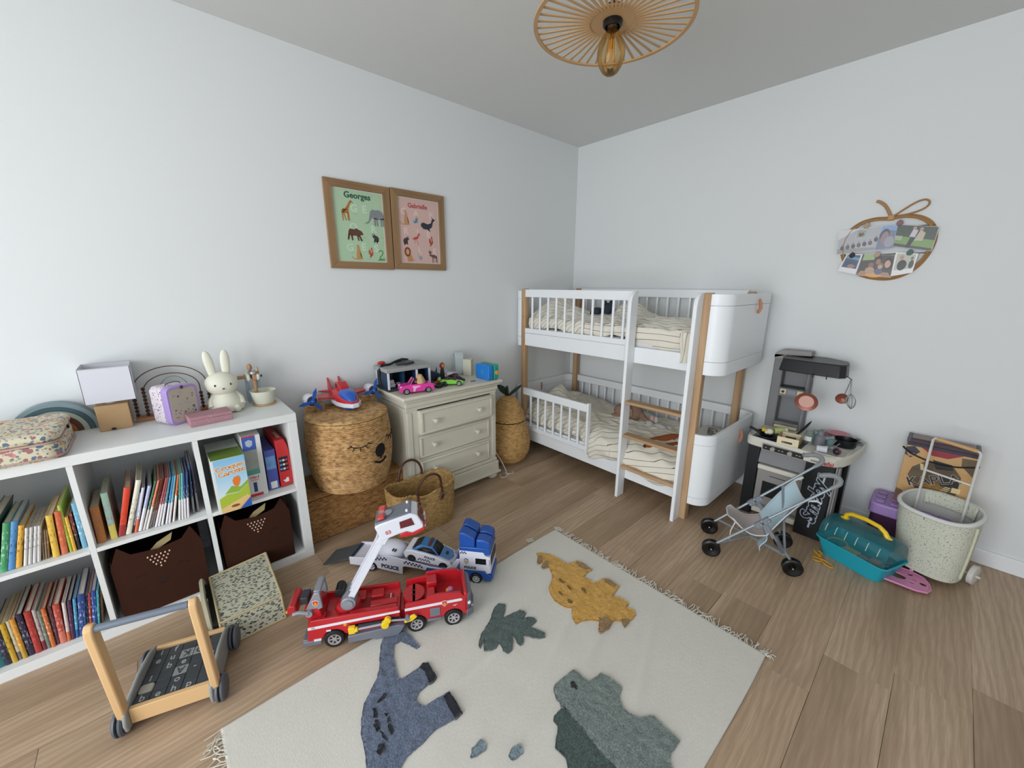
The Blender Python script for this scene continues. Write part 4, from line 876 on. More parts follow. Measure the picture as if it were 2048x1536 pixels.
# bladeless ring lamp and candle
o = thing('ring_fan', 'pale grey hoop-shaped device with open centre at the wall on the dresser', 'fan', (.06, -1.33, ZD))
FG = mat('fan_grey', 'b4bcbc', .4); T = frame((.07, -1.335, ZD), (.9, -.3, 0), (0, 0, 1))
ro = [(x, y) for x, y in rrect(.078, .165, .039, 8, 0, .0825)]; ri = [(x, y) for x, y in rrect(.050, .125, .025, 8, 0, .088)]
n_ = len(ro); bb = MB(T=T); bb.add([(x, y, z) for z in (-.03, .03) for lst in (ro, ri) for x, y in lst], [(k, (k+1) % n_, n_+(k+1) % n_, n_+k) for k in range(n_)]+[(2*n_+k, 3*n_+k, 3*n_+(k+1) % n_, 2*n_+(k+1) % n_) for k in range(n_)]+[(k, 2*n_+k, 2*n_+(k+1) % n_, (k+1) % n_) for k in range(n_)]+[(n_+k, n_+(k+1) % n_, 3*n_+(k+1) % n_, 3*n_+k) for k in range(n_)])
part('ring', FG, o, bb, bevel=.003, smooth=50)
part('base', FG, o, MB(T=T).prism(rrect(.06, .07, .02, 5), 0, .012, frame((0, 0, 0), (1, 0, 0), (0, 0, 1), (0, 1, 0)) @ Matrix.Rotation(-pi/2, 4, 'X') if False else frame((0, .0, 0), (1, 0, 0), (0, 0, -1), (0, 1, 0))), bevel=.002)
o = thing('pale_box', 'pale speckled upright box beside the grey hoop on the dresser', 'box', (.13, -1.27, ZD))
part('box_body', floral('confetti', 'c4c2b0', [(1.0, .2, ['b8b090', 'a8b0a8', 'c8b8a0'])], 150), o, MB(T=frame((.13, -1.29, ZD), (.8, .6, 0), (-.6, .8, 0), (0, 0, 1))).box(-.03, .03, -.03, .03, 0, .115), bevel=.002)
for nm, c, x0, x1, y0, y1, h, lab, cn in (('speaker_box', '1f78c8', .232, .378, -1.303, -1.264, .100, 'blue rounded rectangular story player box on the dresser', 'player'), ('speaker_box', '1f9484', .237, .383, -1.258, -1.220, .104, 'teal rounded story player box with orange dial on the dresser', 'player')):
    o = thing(nm, lab, cn, ((x0+x1)/2, (y0+y1)/2, ZD)); mt = mat('player_'+c, c, .4)
    part('case', mt, o, MB().prism(rrect(x1-x0, h, .014, 5, (x0+x1)/2, ZD+h/2), y0, y1, frame((0, 0, 0), (1, 0, 0), (0, 0, 1), (0, 1, 0)) if False else frame((0, 0, 0), (1, 0, 0), (0, 0, 1), (0, -1, 0)) @ Matrix.Scale(-1, 4, (0, 0, 1))), bevel=.004, seg=3)
    if c == '1f78c8':
        T = frame(((x0+x1)/2+.005, y0-.0005, ZD+h*.5), (1, 0, 0), (0, 0, 1))
        part('speaker_ring', mat('gold_ring', '5a9a9a', .4), o, MB(T=T).tube([(.015*cos(2*pi*k/24), .015*sin(2*pi*k/24), 0) for k in range(24)], .001, 6, closed=True)); part('speaker_dot', mat('gold_ring', '5a9a9a'), o, MB(T=T).tube([(.006*cos(2*pi*k/24), .006*sin(2*pi*k/24), 0) for k in range(24)], .001, 6, closed=True))
        for z in (.04, .055): part('port', BLKP, o, MB().ell((x1+.0005, (y0+y1)/2, ZD+z-.01), (.001, .003, .003), 10, 6))
    else:
        part('dial', mat('dial_orange', 'e0a040', .35), o, MB().cyl((x1-.001, (y0+y1)/2, ZD+.05), (x1+.006, (y0+y1)/2, ZD+.05), .014, n=24)); part('port', BLKP, o, MB().ell((x1+.0005, (y0+y1)/2, ZD+.075), (.001, .003, .003), 10, 6))
# ============================================================ bunk bed
BW = mat('bed_white', 'e8ebee', .38, spec=.5); OAK = None
def oak(name, c1, c2, axis=2, sc_=1.0):
    m, t = newmat(name); st = [22*sc_, 22*sc_, 22*sc_]; st[axis] = 1.6*sc_
    n = t.noise(t.coord(scale=tuple(st)), 1.0, 4, .6, .6); fine = [260, 260, 260]; fine[axis] = 9; f = t.noise(t.coord(scale=tuple(fine)), 1.0, 3, .6)
    c = t.ramp(n.outputs[0], [(.3, c2), (.62, c1)]); c = t.mix(t.math('MULTIPLY', f.outputs[0], .35), c, c2); t.col(c); t.b.inputs['Roughness'].default_value = .5; return m
OAKZ = oak('oak_post', 'c2a27e', 'a07c58', 2); OAKX = oak('oak_step', 'c4a480', 'a4825e', 0)
BD = thing('bunk_bed', 'low white bunk bed with rounded end panels, oak posts and a front ladder', 'bed', (.81, -.38, 0))
def bp(nm, m, mb, **k): return part(nm, m, BD, mb, **k)
for x0, x1, y0, y1, z in ((.097, .139, -.742, -.698, 1.333), (1.487, 1.528, -.744, -.696, 1.322), (.092, .134, -.078, -.034, 1.333), (1.480, 1.522, -.078, -.034, 1.322)):
    po = bp('post', OAKZ, B(x0, x1, y0, y1, 0, z), bevel=.006, seg=2)
for z in (1.12, .88, .42):
    bp('bolt', mat('bolt_dark', '2a2420', .5), MB().cyl((.118, -.7425, z), (.118, -.741, z), .004, n=12)) if z == 1.12 else None
def uend(side, z0, z1, th, nm, grow=0, top=False):
    """rounded U end panel; side +1 foot end at x=1.622, -1 head end at x=.004"""
    xo = 1.622 if side > 0 else .004; xi = 1.5285 if side > 0 else .0965; r = .088; s = side
    def path(off):
        o_ = [(xi, -.742-off)] 
        for k in range(9): a = pi/2*k/8; o_.append((xo-s*r+s*(r+off)*sin(a), -.742+r-(r+off)*cos(a)))
        for k in range(9): a = pi/2*k/8; o_.append((xo-s*r+s*(r+off)*cos(a), -.030-r+(r+off)*sin(a)))
        o_.append((xi, -.030+off)); return o_
    a = path(grow); b_ = path(-th); poly = a+b_[::-1]
    return MB().prism(poly, z0, z1)
for z0, bands in ((.888, ((.888, .9595), (.961, 1.256), (1.2575, 1.316))), (.113, ((.113, .1565), (.158, .4845), (.486, .545)))):
    for s_ in (1, -1):
        en = None
        for i, (a, b_) in enumerate(bands):
            en = bp('end_panel_band', BW, uend(s_, a, b_, .017, 'e', grow=.0015 if i == 2 else 0), bevel=.0012, smooth=40)
TAN = mat('tan_leather', 'b07858', .5)
for x, y, z, n_ in ((1.6245, -.318, 1.245, 1), (1.6245, -.312, .452, 1)):
    b_ = bp('leather_pull', TAN, MB().tube([(x, y, z+.04), (x+.010, y+.004, z+.015), (x+.013, y+.004, z-.01), (x+.002, y, z-.04)], .0095, 8, flat=.28, up=(0, 1, 0)))
    for dz in (.036, -.036): MB().ell((x+.002, y, z+dz), (.002, .003, .003), 8, 6).build('rivet', mat('bolt_dark', '2a2420'), b_)
bp('leather_pull', TAN, MB().tube([(.0245, -.418, .52), (.03, -.418, .49), (.0245, -.418, .452)], .008, 8, flat=.3, up=(0, 1, 0)))
# upper front: side board, guard rail, balusters
bp('side_board', BW, MB().box(.1395, 1.098, -.740, -.722, .8955, .993), bevel=.002); bp('side_board_cap', BW, B(.1395, 1.04, -.741, -.721, .9945, 1.031), bevel=.002)
bp('side_board', BW, B(1.098, 1.4865, -.740, -.722, .894, .992), bevel=.003)
bp('guard_rail', BW, B(.1395, 1.045, -.742, -.720, 1.269, 1.327), bevel=.003)
for x in (.209, .291, .373, .453, .534, .612, .694, .773, .852, .933, 1.011): bp('baluster', BW, MB().cyl((x, -.731, 1.030), (x, -.731, 1.270), .0085, n=14))
bp('guard_post', BW, B(1.038, 1.075, -.741, -.7215, .896, 1.327), bevel=.003)
# ladder rails with a rounded top
for x0, x1, h in ((1.090, 1.110, 1.325), (1.471, 1.492, 1.322)):
    pr = [(-.7425, 0), (-.7425, h)]+[(-.7625-.055*sin(pi/2*k/8), h-.075+.075*cos(pi/2*k/8)) for k in range(9)]+[(-.8175, 0)]
    bp('ladder_rail', BW, MB().prism(pr, x0, x1, frame((0, 0, 0), (0, 1, 0), (0, 0, 1))), bevel=.003)
bp('guard_corner', BW, MB().prism([(1.075, .896), (1.075, 1.327), (1.09, 1.327), (1.09, .896)], .722, .741, frame((0, 0, 0), (1, 0, 0), (0, 0, 1), (0, -1, 0))), bevel=.002)
for z in (.660, .440, .226): bp('step', OAKX, B(1.1105, 1.4705, -.808, -.744, z-.018, z), bevel=.003)
# lower box
bp('side_board', BW, B(.1395, 1.4865, -.741, -.722, .113, .222), bevel=.002); bp('side_board_cap', BW, B(.1395, .80, -.741, -.7215, .2235, .257), bevel=.002)
bp('low_guard_rail', BW, B(.152, .795, -.768, -.746, .500, .556), bevel=.003)
for x in (.233, .314, .393, .475, .556, .637, .715): bp('low_baluster', BW, MB().cyl((x, -.757, .245), (x, -.757, .502), .0085, n=14))
bp('low_guard_foot', BW, B(.152, .795, -.766, -.746, .212, .246), bevel=.002)
bp('low_guard_post', BW, B(.7955, .812, -.775, -.742, .196, .566), bevel=.003)
for z0, z1 in ((.495, .553), (1.272, 1.331)):
    bp('back_rail', BW, B(.1345, 1.4795, -.052, -.032, z0, z1), bevel=.003)
    for k in range(16): x = .19+.0832*k; bp('back_baluster', BW, MB().cyl((x, -.042, z0-.24), (x, -.042, z0+.002), .008, n=12)) if x < 1.46 else None
    bp('back_board', BW, B(.1345, 1.4795, -.050, -.033, z0-.38, z0-.235), bevel=.002)
bp('bed_base', mat('slats_pale', 'c8bca6', .6), MB().box(.10, 1.52, -.72, -.055, .14, .155).box(.10, 1.52, -.72, -.055, .915, .93))
# ------------------------------------------------------------ mattresses and bedding
MTR = mat('mattress_white', 'd2d0d2', .9, bump=(400, .15))
for z, lab in ((.156, 'white mattress of the lower bunk'), (.931, 'white mattress of the upper bunk')):
    o = thing('mattress', lab, 'mattress', (.8, -.38, z)); part('body', MTR, o, MB().prism(rrect(1.555, .652, .075, 6, .813, -.386), z, z+.105), bevel=.02, seg=3)
def stripe_mat():
    m, t = newmat('striped_linen'); uv = t.new('ShaderNodeUVMap'); sp = t.new('ShaderNodeSeparateXYZ'); t.link(uv.outputs[0], sp.inputs[0])
    f = t.math('FRACT', t.math('MULTIPLY', sp.outputs[1], 1/.034)); line = t.math('LESS_THAN', f, .085)
    t.col(t.mix(t.math('MULTIPLY', line, .85), 'ded8ca', '2e2c2a')); t.b.inputs['Roughness'].default_value = .9; t.b.inputs['Sheen Weight'].default_value = .2
    n = t.noise(t.coord(), 60, 4); t.bump(n.outputs[0], .25, .004); return m
LIN = stripe_mat()
def cloth(name, fn, uvf, nu, nv, par, m=None, solid=.006, closed=False):
    mb = MB(); mb.grid(fn, nu, nv); o = mb.build(name, m or LIN, par, smooth=70)
    me = o.data; uvl = me.uv_layers.new(name='UVMap'); m_ = nv+1
    for lp in me.loops:
        i = lp.vertex_index; u, v = (i//m_)/nu, (i % m_)/nv; uvl.data[lp.index].uv = uvf(u, v)
    if solid:
        d = o.modifiers.new('solid', 'SOLIDIFY'); d.thickness = solid; d.offset = -1
    return o
def ridge(x, y, s, seed=0): return 1-abs(noise.noise(Vector((x*s, y*s, seed))))*2
def wr(x, y, a=.012, seed=0): return a*(ridge(x*1.0+y*.5, y*1.4, 7, seed)-.4)+a*.55*noise.noise(Vector((x*16, y*19, seed+3)))+a*.5*ridge(x*.7-y, y, 15, seed+5)
# lower duvet
def low(u, v):
    x = .13+1.345*u; vt = .80
    hang = .0 if x < .70 else smooth(.70, .84, x)
    if v < vt:
        t_ = v/vt; y = -.075-(.640)*t_
        z = .352+.05*sin(pi*t_)*.6+.030*smooth(.7, .2, x)+wr(x, y, .013, 1)
        z += .095*math.exp(-((x-.19)/.07)**2-((y+.36)/.10)**2)
        if t_ > .9: z -= (t_-.9)*.45*(1.0 if x > .7 else 1.5)
        z -= .05*smooth(1.18, 1.46, x)*smooth(-.35, -.12, y)
        y -= (.032*hang)*smooth(.85, 1, t_)
        return (x, y, max(z, .275))
    t_ = (v-vt)/(1-vt); L_ = .035 if x < .70 else .035+hang*(.075+.030*sin(x*9+1)+.035*math.exp(-((x-1.25)/.12)**2)-.05*smooth(1.35, 1.45, x))
    y = -.715-.032*hang-.020*hang*sin(pi*t_)*(1 if x > 1.0 else .6)+.012*noise.noise(Vector((x*9, t_*2, 4))); y = max(y, -.742) if x < .82 else max(y, -.7795)
    z = .30+wr(x, -.72, .010, 1)-L_*t_
    return (x, y-.0 if x < .82 else y, z)
def lowuv(u, v):
    x = 1.345*u; p_ = low(u, v); y = .64*min(v/.80, 1)+(.30-p_[2] if v > .8 else 0); w_ = .012*noise.noise(Vector((u*5, v*4, 2)))
    return (x, y+.75*min(x, .75)+.22*max(0, x-.75)+w_)
o = thing('duvet', 'cream duvet with thin dark stripes hanging over the side of the lower bunk', 'duvet', (.8, -.4, .27), 0); cloth('cover', low, lowuv, 230, 120, o)
# upper duvet
def up(u, v):
    x = .16+1.305*u; vt = .72; front = smooth(1.05, 1.12, x)
    if v < vt:
        t_ = v/vt; y = -.085-.625*t_
        z = 1.082+.055*sin(pi*t_)+wr(x, y, .013, 11)+.030*smooth(.5, .1, x)
        z += .11*math.exp(-((x-.25)/.10)**2-((y+.48)/.16)**2)+.10*math.exp(-((x-.80)/.13)**2-((y+.30)/.12)**2)+.06*math.exp(-((x-.46)/.06)**2-((y+.55)/.12)**2)+.02*math.exp(-((x-1.2)/.2)**2-((y+.55)/.15)**2)
        if t_ > .9: z -= (t_-.9)*.3
        return (x, y-.004*front, z)
    t_ = (v-vt)/(1-vt); L_ = .075+.03*front+.012*sin(x*11)
    y = -.705-.012*sin(pi*t_)+.008*noise.noise(Vector((x*9, t_*2, 14))); y = max(y, -.7205)
    L_ = L_ if x > 1.1 else min(L_, .085)
    return (x, y, 1.105+wr(x, -.71, .010, 11)-L_*t_-.0)
def upuv(u, v):
    x = 1.3*u; p_ = up(u, v); y = .625*min(v/.72, 1)+(1.105-p_[2] if v > .72 else 0); w_ = .012*noise.noise(Vector((u*5, v*4, 8)))
    return (x, y+.85*min(x, .5)+.02*max(0, x-.5)+w_)
o = thing('duvet', 'cream striped duvet bunched up on the upper bunk behind the guard rail', 'duvet', (.8, -.4, 1.05), 0); cloth('cover', up, upuv, 230, 110, o)
def corner(u, v):
    w_ = .055*(1-.35*v)+.012; x = 1.420+(u-.5)*w_+.008*v; z = 1.10-.165*v; y = -.752-.010*cos((u-.5)*9)*(1-.3*v)-.005*sin(v*7); return (x, y, z+.01*cos((u-.5)*pi))
cloth('hanging_corner', corner, lambda u, v: (v*.2, u*.11+.02*v), 14, 30, o)
# pillows
def pillow(nm, lab, c, lx, ly, h, rot, m, uvs=None, ry=0):
    q = thing(nm, lab, 'pillow', c, rot); mb = MB(local=True)
    for sg in (1, -1):
        mb.grid(lambda u, v: ((lx/2)*(2*u-1)*(1-.06*(1-(2*v-1)**2)), (ly/2)*(2*v-1)*(1-.06*(1-(2*u-1)**2)), h/2+sg*h/2*((1-(2*u-1)**4)*(1-(2*v-1)**4))**.55+.003*noise.noise(Vector((u*6, v*6, sg)))), 30, 24)
    p_ = mb.build('cover', m, q, smooth=70); q.rotation_euler = (0, ry, rot)
    if m is LIN:
        me = p_.data; uvl = me.uv_layers.new(name='UVMap')
        for lp in me.loops: co = me.vertices[lp.vertex_index].co; uvl.data[lp.index].uv = (co.x, co.y)
    return q
PWH = mat('pillow_white', 'd0cec8', .9, bump=(60, .25, .004))
q = pillow('pillow', 'white pillow with a handwritten name at the foot of the lower bunk', (1.455, -.33, .335), .27, .50, .085, 0, PWH)
text('embroidered_name', 'Gabrielle', .085, Matrix.Translation((1.47, -.34, .4215)) @ Matrix.Rotation(radians(-72), 4, 'Z'), mat('thread_grey', '5c564c', .8), q, extrude=.0008, shear=.45, bold=-.0006)
pillow('cushion', 'dark charcoal cushion showing above the foot end of the upper bunk', (1.50, -.30, 1.10), .30, .22, .07, 0, mat('cushion_charcoal', '252a30', .9), ry=radians(-68))
bpil = pillow('pillow', 'striped pillow standing at the head of the lower bunk', (.215, -.40, .34), .20, .48, .10, 0, LIN, ry=radians(-25))
# ------------------------------------------------------------ soft toys
def plush(nm, lab, cat, c, scale_, m, build):
    q = thing(nm, lab, cat, c, 0); build(q, Matrix.Translation(c) @ Matrix.Scale(scale_, 4), m); return q
FUR_N = mat('plush_navy', '2c3442', .95, bump=(160, .5, .004)); FUR_B = mat('plush_taupe', '8a6e5c', .95, bump=(160, .5, .004)); FUR_G = mat('plush_grey', 'b8b6b2', .95, bump=(160, .5, .004)); FUR_O = mat('plush_rust', '8a4a20', .95, bump=(160, .5, .004)); FUR_W = mat('plush_cream', 'cfc6b8', .95, bump=(160, .5, .004)); FUR_P = mat('plush_pink', 'c89a98', .9)
def t_bear(q, M, m):
    def e(nm, c, r, mm=m, **k): MB(T=M).ell(c, r, 22, 14).build(nm, mm, q, smooth=70)
    e('body', (0, 0, .30), (.34, .30, .28)); e('head', (.55, 0, .55), (.27, .27, .25))
    for s in (-1, 1): e('ear', (.55, s*.22, .80), (.07, .09, .10)); e('arm', (.15, s*.33, .40), (.22, .10, .10)); e('leg', (-.42, s*.20, .15), (.26, .12, .12))
    e('muzzle', (.78, 0, .48), (.11, .12, .09))
plush('teddy', 'dark navy soft toy lying on the upper bunk duvet', 'soft toy', (.60, -.44, 1.105), .165, FUR_N, t_bear)
def t_eleph(q, M, m):
    def e(nm, c, r, mm=m, R=None): MB(T=M @ R if R else M).ell(c, r, 22, 14).build(nm, mm, q, smooth=70)
    e('body', (-.35, 0, .32), (.42, .34, .32)); e('head', (.18, 0, .38), (.30, .28, .30)); 
    MB(T=M).tube([(.40, 0, .36), (.62, -.02, .22), (.82, -.03, .16), (.95, -.03, .18)], [.13, .10, .085, .07], 14).build('snout', m, q, smooth=70)
    for s in (-1, 1): MB(T=M).ell((.08, s*.30, .42), (.16, .05, .20), 18, 12).build('ear', m, q, smooth=70)
    for s in (-1, 1): e('leg', (-.55, s*.26, .12), (.22, .11, .11))
    MB(T=M).box(.02, .12, -.352, -.347, .26, .34).build('care_label', mat('label_white', 'd8d4d0', .8), q)
plush('soft_elephant', 'taupe brown soft toy elephant lying on the lower bunk duvet behind the ladder', 'soft toy', (.90, -.36, .375), .185, FUR_B, t_eleph)
def t_bunny(q, M, m):
    def e(nm, c, r, mm=m): MB(T=M).ell(c, r, 20, 12).build(nm, mm, q, smooth=70)
    e('body', (.30, 0, .18), (.36, .20, .17)); e('head', (-.25, -.05, .20), (.24, .19, .18)); e('ear', (-.20, .10, .42), (.10, .05, .20), FUR_P); e('ear', (-.02, .18, .40), (.10, .05, .18)); e('eye', (-.34, -.22, .24), (.025, .02, .03), mat('plush_eye', '0c0a0a', .2)); e('leg', (.62, -.05, .12), (.24, .10, .10)); e('nose', (-.48, -.08, .18), (.03, .03, .03), FUR_P)
plush('soft_bunny', 'small pale grey soft bunny with pink ear between elephant and rust dog', 'soft toy', (1.095, -.375, .365), .145, FUR_G, t_bunny)
def t_dog(q, M, m):
    MB(T=M).tube([(-.9, -.75, .16), (-.55, -.45, .26), (-.2, -.05, .34), (.2, .30, .34)], [.10, .14, .17, .16], 16).build('front_leg', m, q, smooth=70)
    MB(T=M).tube([(-.35, -.95, .12), (.05, -.55, .20), (.40, -.2, .26)], [.12, .15, .17], 16).build('hind_leg', m, q, smooth=70)
    MB(T=M).ell((.30, .25, .26), (.42, .32, .24), 22, 14).build('body', m, q, smooth=70); MB(T=M).ell((.20, -.10, .28), (.24, .34, .18), 20, 12).build('chest', FUR_W, q, smooth=70)
    MB(T=M).ell((-.62, -1.0, .16), (.20, .17, .14), 20, 12).build('head', m, q, smooth=70); MB(T=M).ell((-.72, -1.10, .10), (.10, .09, .08), 14, 10).build('muzzle', mat('plush_dark_brown', '3a2214', .9), q, smooth=70)
    MB(T=M).ell((-.5, -.85, .2), (.10, .06, .12), 14, 10).build('ear', mat('plush_dark_brown', '3a2214'), q, smooth=70)
plush('soft_dog', 'rust brown and cream soft dog near the right ladder rail on the lower bunk', 'soft toy', (1.325, -.50, .335), .165, FUR_O, t_dog)
# ============================================================ toy kitchen
KG = mat('kitchen_grey', '77787a', .5); KW = mat('kitchen_cream', 'd2cfc4', .4); KB = mat('kitchen_black', '14171b', .35); KD = mat('kitchen_dark_grey', '2c3034', .45); KC = mat('kitchen_beige', 'd8ccaa', .5); KM = mat('kitchen_mid_grey', '8f8b88', .5)
o = thing('toy_kitchen', 'black, grey and cream plastic toy kitchen with a hood and sink against the right wall', 'toy kitchen', (1.93, -.22, 0))
def kp(nm, m, mb, **k): return part(nm, m, o, mb, **k)
plan = [(1.697, -.028), (1.690, -.20)]+[(1.730-.045*cos(a), -.350-.048*sin(a)) for a in [pi/2*k/5 for k in range(6)]]+[(1.84, -.412), (1.95, -.420), (2.01, -.434), (2.07, -.436), (2.115, -.420), (2.148, -.375), (2.168, -.30), (2.185, -.16), (2.190, -.028)]
kp('counter', KW, MB().prism(plan, .446, .4955), bevel=.006, seg=3)
Z5 = .4962
kp('counter_rim', KW, MB().tube([(x+(.006 if x < 1.93 else -.006), y+.006, Z5+.001) for x, y in plan], .004, 6, closed=True))
kp('cooktop', KB, MB().prism([(1.712, -.385), (1.80, -.392), (1.96, -.398), (1.965, -.235), (1.72, -.23)], Z5-.001, Z5+.0025), bevel=.002)
kp('burner_mark', mat('burner_red', '4a1416', .3), MB().prism(circ(.045, 28, 1.905, -.33), Z5+.0026, Z5+.0032))
kp('burner_mark', mat('burner_grey', '5c5c60', .3), MB().tube([(1.775+.05*cos(2*pi*k/28), -.315+.05*sin(2*pi*k/28), Z5+.003) for k in range(28)], .0012, 5, closed=True))
sk = [(2.005+.062*(1+cos(a))*.0, 0) for a in (0,)]
kp('sink_basin', mat('sink_inner', 'bfbcb2', .4), MB().prism(rrect(.125, .13, .035, 6, 2.078, -.335), Z5-.001, Z5+.001))
kp('sink_rim', KW, MB().tube([(x, y, Z5+.003) for x, y in rrect(.132, .137, .038, 6, 2.078, -.335)], .004, 8, closed=True))
# control panel on the skirt
pn = kp('control_panel', KB, MB().prism([(1.787, .449), (1.787, .479), (1.985, .479), (1.985, .449)], .0, .004, frame((0, -.416, 0), (1, -.022, 0), (0, 0, 1)) @ Matrix.Translation((0, 0, 0)) if False else frame((0, -.376, 0), (1, -.024, 0), (0, 0, 1))), bevel=.001)
PT = frame((0, -.3765, 0), (1, -.024, 0), (0, 0, 1))
kp('panel_frame', mat('panel_frame', 'a89c94', .4), MB().prism([(1.781, .4455), (1.781, .4825), (1.991, .4825), (1.991, .4455)], -.002, .002, PT))
for x in (1.838, 1.921): MB(T=PT).lathe([(0, 0), (.0125, .0), (.0125, .012), (.010, .014), (0, .014)], (x, .464, .004), 24).build('knob', mat('knob_silver', 'b4b2b0', .25, .6), pn)
for x in (1.803, 1.868, 1.884, 1.952, 1.966): MB(T=PT).box(x-.004, x+.004, .462, .465, .0041, .0046).build('panel_mark', KW, pn)
# skirt front text
TT = frame((0, 0, 0), (1, 0, 0), (0, 0, 1))
text('lettering', 'mini', .021, frame((2.033, -.4375, .4625), (1, -.03, 0), (0, 0, 1)), mat('print_charcoal', '3c3c40', .5), o)
text('lettering', 'Tefal', .031, frame((2.083, -.4375, .4625), (1, .06, 0), (0, 0, 1)), mat('print_tefal_red', 'b8333a', .5), o, bold=.0006)
# legs and oven
kp('leg', KB, B(1.700, 1.762, -.372, -.330, 0, .446), bevel=.004); kp('leg', KB, B(1.700, 1.745, -.06, -.02, 0, .446), bevel=.004)
kp('front_panel', KB, B(1.992, 2.118, -.396, -.372, 0, .446), bevel=.004)
kp('oven_body', KG, B(1.762, 1.992, -.345, -.03, .06, .446)); kp('oven_hood', KG, MB().prism([(-.345, .35), (-.385, .35), (-.352, .446), (-.345, .446)], 1.764, 1.990, frame((0, 0, 0), (0, 1, 0), (0, 0, 1))), bevel=.003)
kp('oven_handle', KW, B(1.768, 1.990, -.392, -.352, .312, .340), bevel=.005); kp('oven_door', KM, B(1.766, 1.990, -.366, -.346, .085, .308), bevel=.003)
kp('oven_window', KB, B(1.800, 1.955, -.3685, -.366, .14, .235), bevel=.002); kp('oven_foot', KW, B(1.768, 1.990, -.380, -.346, .03, .062), bevel=.004); kp('oven_vent', KD, B(1.83, 1.93, -.3675, -.366, .272, .276))
kp('side_panel', KM, B(2.12, 2.128, -.385, -.30, .02, .446), bevel=.002); kp('side_wall', KB, B(2.120, 2.14, -.10, -.03, 0, .446), bevel=.003)
kp('fridge_door', mat('fridge_grey', '8d8a8c', .5), MB().prism([(-.385, .06), (-.38, .44), (-.33, .43), (-.28, .30), (-.28, .16), (-.33, .06)], 2.129, 2.137, frame((0, 0, 0), (0, 1, 0), (0, 0, 1))), bevel=.003)
kp('back_panel', KG, B(1.70, 2.13, -.03, -.022, .05, .44))
SM = frame((2.058, -.3965, .215), (.09, 0, 1), (-1, 0, .09)); HALO = mat('letter_outline', 'a9b4c4', .5)
kp('letter_line', HALO, MB(T=SM).box(-.155, .165, -.016, -.007, .0002, .0006))
text('lettering', 'Smoby', .098, SM @ Matrix.Translation((0, 0, .0006)), HALO, o, bold=.006, shear=.35, extrude=.0003, spacing=.92)
text('lettering', 'Smoby', .098, SM @ Matrix.Translation((0, 0, .0012)), KB, o, bold=.0018, shear=.35, extrude=.0005, spacing=.92)
# tower
tx0, tx1, ty0, ty1 = 1.694, 1.868, -.105, -.020
kp('tower_side', KG, MB().prism([(ty1, .49), (ty1, .965), (ty0, .965), (ty0+.005, .49)], tx0, tx0+.052, frame((0, 0, 0), (0, 1, 0), (0, 0, 1))), bevel=.006)
kp('tower_back', KG, B(tx0+.05, tx1+.02, -.030, ty1, .49, .94)); kp('tower_side', KG, B(tx1, tx1+.016, ty0+.02, ty1, .49, .93), bevel=.003)
kp('tower_top', KM, MB().prism([(tx0, .93), (tx0, .955)]+[(tx0+.04-.04*cos(a), .945+.038*sin(a)) for a in [pi/2*k/6 for k in range(7)]]+[(tx1+.005, .985), (tx1+.008, .962), (tx0+.06, .955), (tx0+.052, .93)], .022, .112, frame((0, 0, 0), (1, 0, 0), (0, 0, 1), (0, -1, 0))), bevel=.003)
for z, h in ((.752, .008), (.700, .010), (.520, .016), (.880, .010)): kp('tower_shelf', KD if z in (.752,) else KG, B(tx0+.05, tx1+.004, ty0+.002, -.03, z, z+h), bevel=.002)
kp('dial_bar', KG, B(tx0+.05, tx1+.004, ty0, ty0+.012, .710, .752)); 
for x0, x1, m_ in ((1.752, 1.783, KC), (1.788, 1.835, mat('kitchen_clear', '8c9096', .2)), (1.838, 1.868, KC)): kp('dial_plate', m_, B(x0, x1, ty0-.004, ty0, .716, .746), bevel=.002)
kp('dial', BLKP, MB().cyl((1.767, ty0-.009, .731), (1.767, ty0-.004, .731), .008, n=16)); kp('dial_plate', KC, B(1.765, 1.80, ty0-.004, ty0, .893, .912), bevel=.002)
for x in (1.774, 1.790): kp('dial', BLKP, MB().cyl((x, ty0-.007, .902), (x, ty0-.003, .902), .005, n=12))
kp('dial_bar', KC, B(1.80, 1.87, ty0-.002, ty0+.008, .884, .896), bevel=.002); kp('small_ledge', KC, B(tx0+.055, tx1, ty0-.01, ty0+.04, .500, .518), bevel=.004)
hood = [(1.742, -.165), (1.762, -.262), (1.90, -.282), (2.043, -.290), (2.066, -.262), (2.068, -.19), (2.055, -.12), (1.95, -.035), (1.80, -.035)]
ht = [(1.752, -.16), (1.772, -.245), (1.90, -.262), (2.036, -.268), (2.058, -.24), (2.062, -.19), (2.048, -.11), (1.94, -.030), (1.80, -.030)]
n_ = len(hood); hm = MB(); hm.add([(x, y, .886) for x, y in hood]+[(x, y, .955) for x, y in ht], [tuple(range(n_))[::-1], tuple(range(n_, 2*n_))]+[(k, (k+1) % n_, n_+(k+1) % n_, n_+k) for k in range(n_)])
kp('hood', KB, hm, bevel=.005, seg=3)
for x, y in ((1.93, -.288), (2.085, -.235), (1.99, -.291)): kp('hook', KB, MB().tube([(x-.02 if x > 2.05 else x, y+.006, .895), (x, y-.002, .884), (x+.002, y-.006, .876), (x+.003, y-.010, .884)], .0022, 6))
# faucet
FAU = mat('faucet_grey', '74767c', .4)
kp('faucet', FAU, MB().lathe([(0, 0), (.027, 0), (.027, .01), (.024, .055), (.0165, .06), (.0165, .085), (.013, .088), (0, .088)], (2.012, -.262, Z5), 28)); kp('faucet_spout', FAU, MB().cyl((2.014, -.262, Z5+.040), (2.072, -.252, Z5+.060), .0105, .012, 18)); kp('faucet_handle', FAU, MB().tube([(2.012, -.262, Z5+.088), (2.018, -.265, Z5+.092), (2.032, -.268, Z5+.088)], .006, 8))
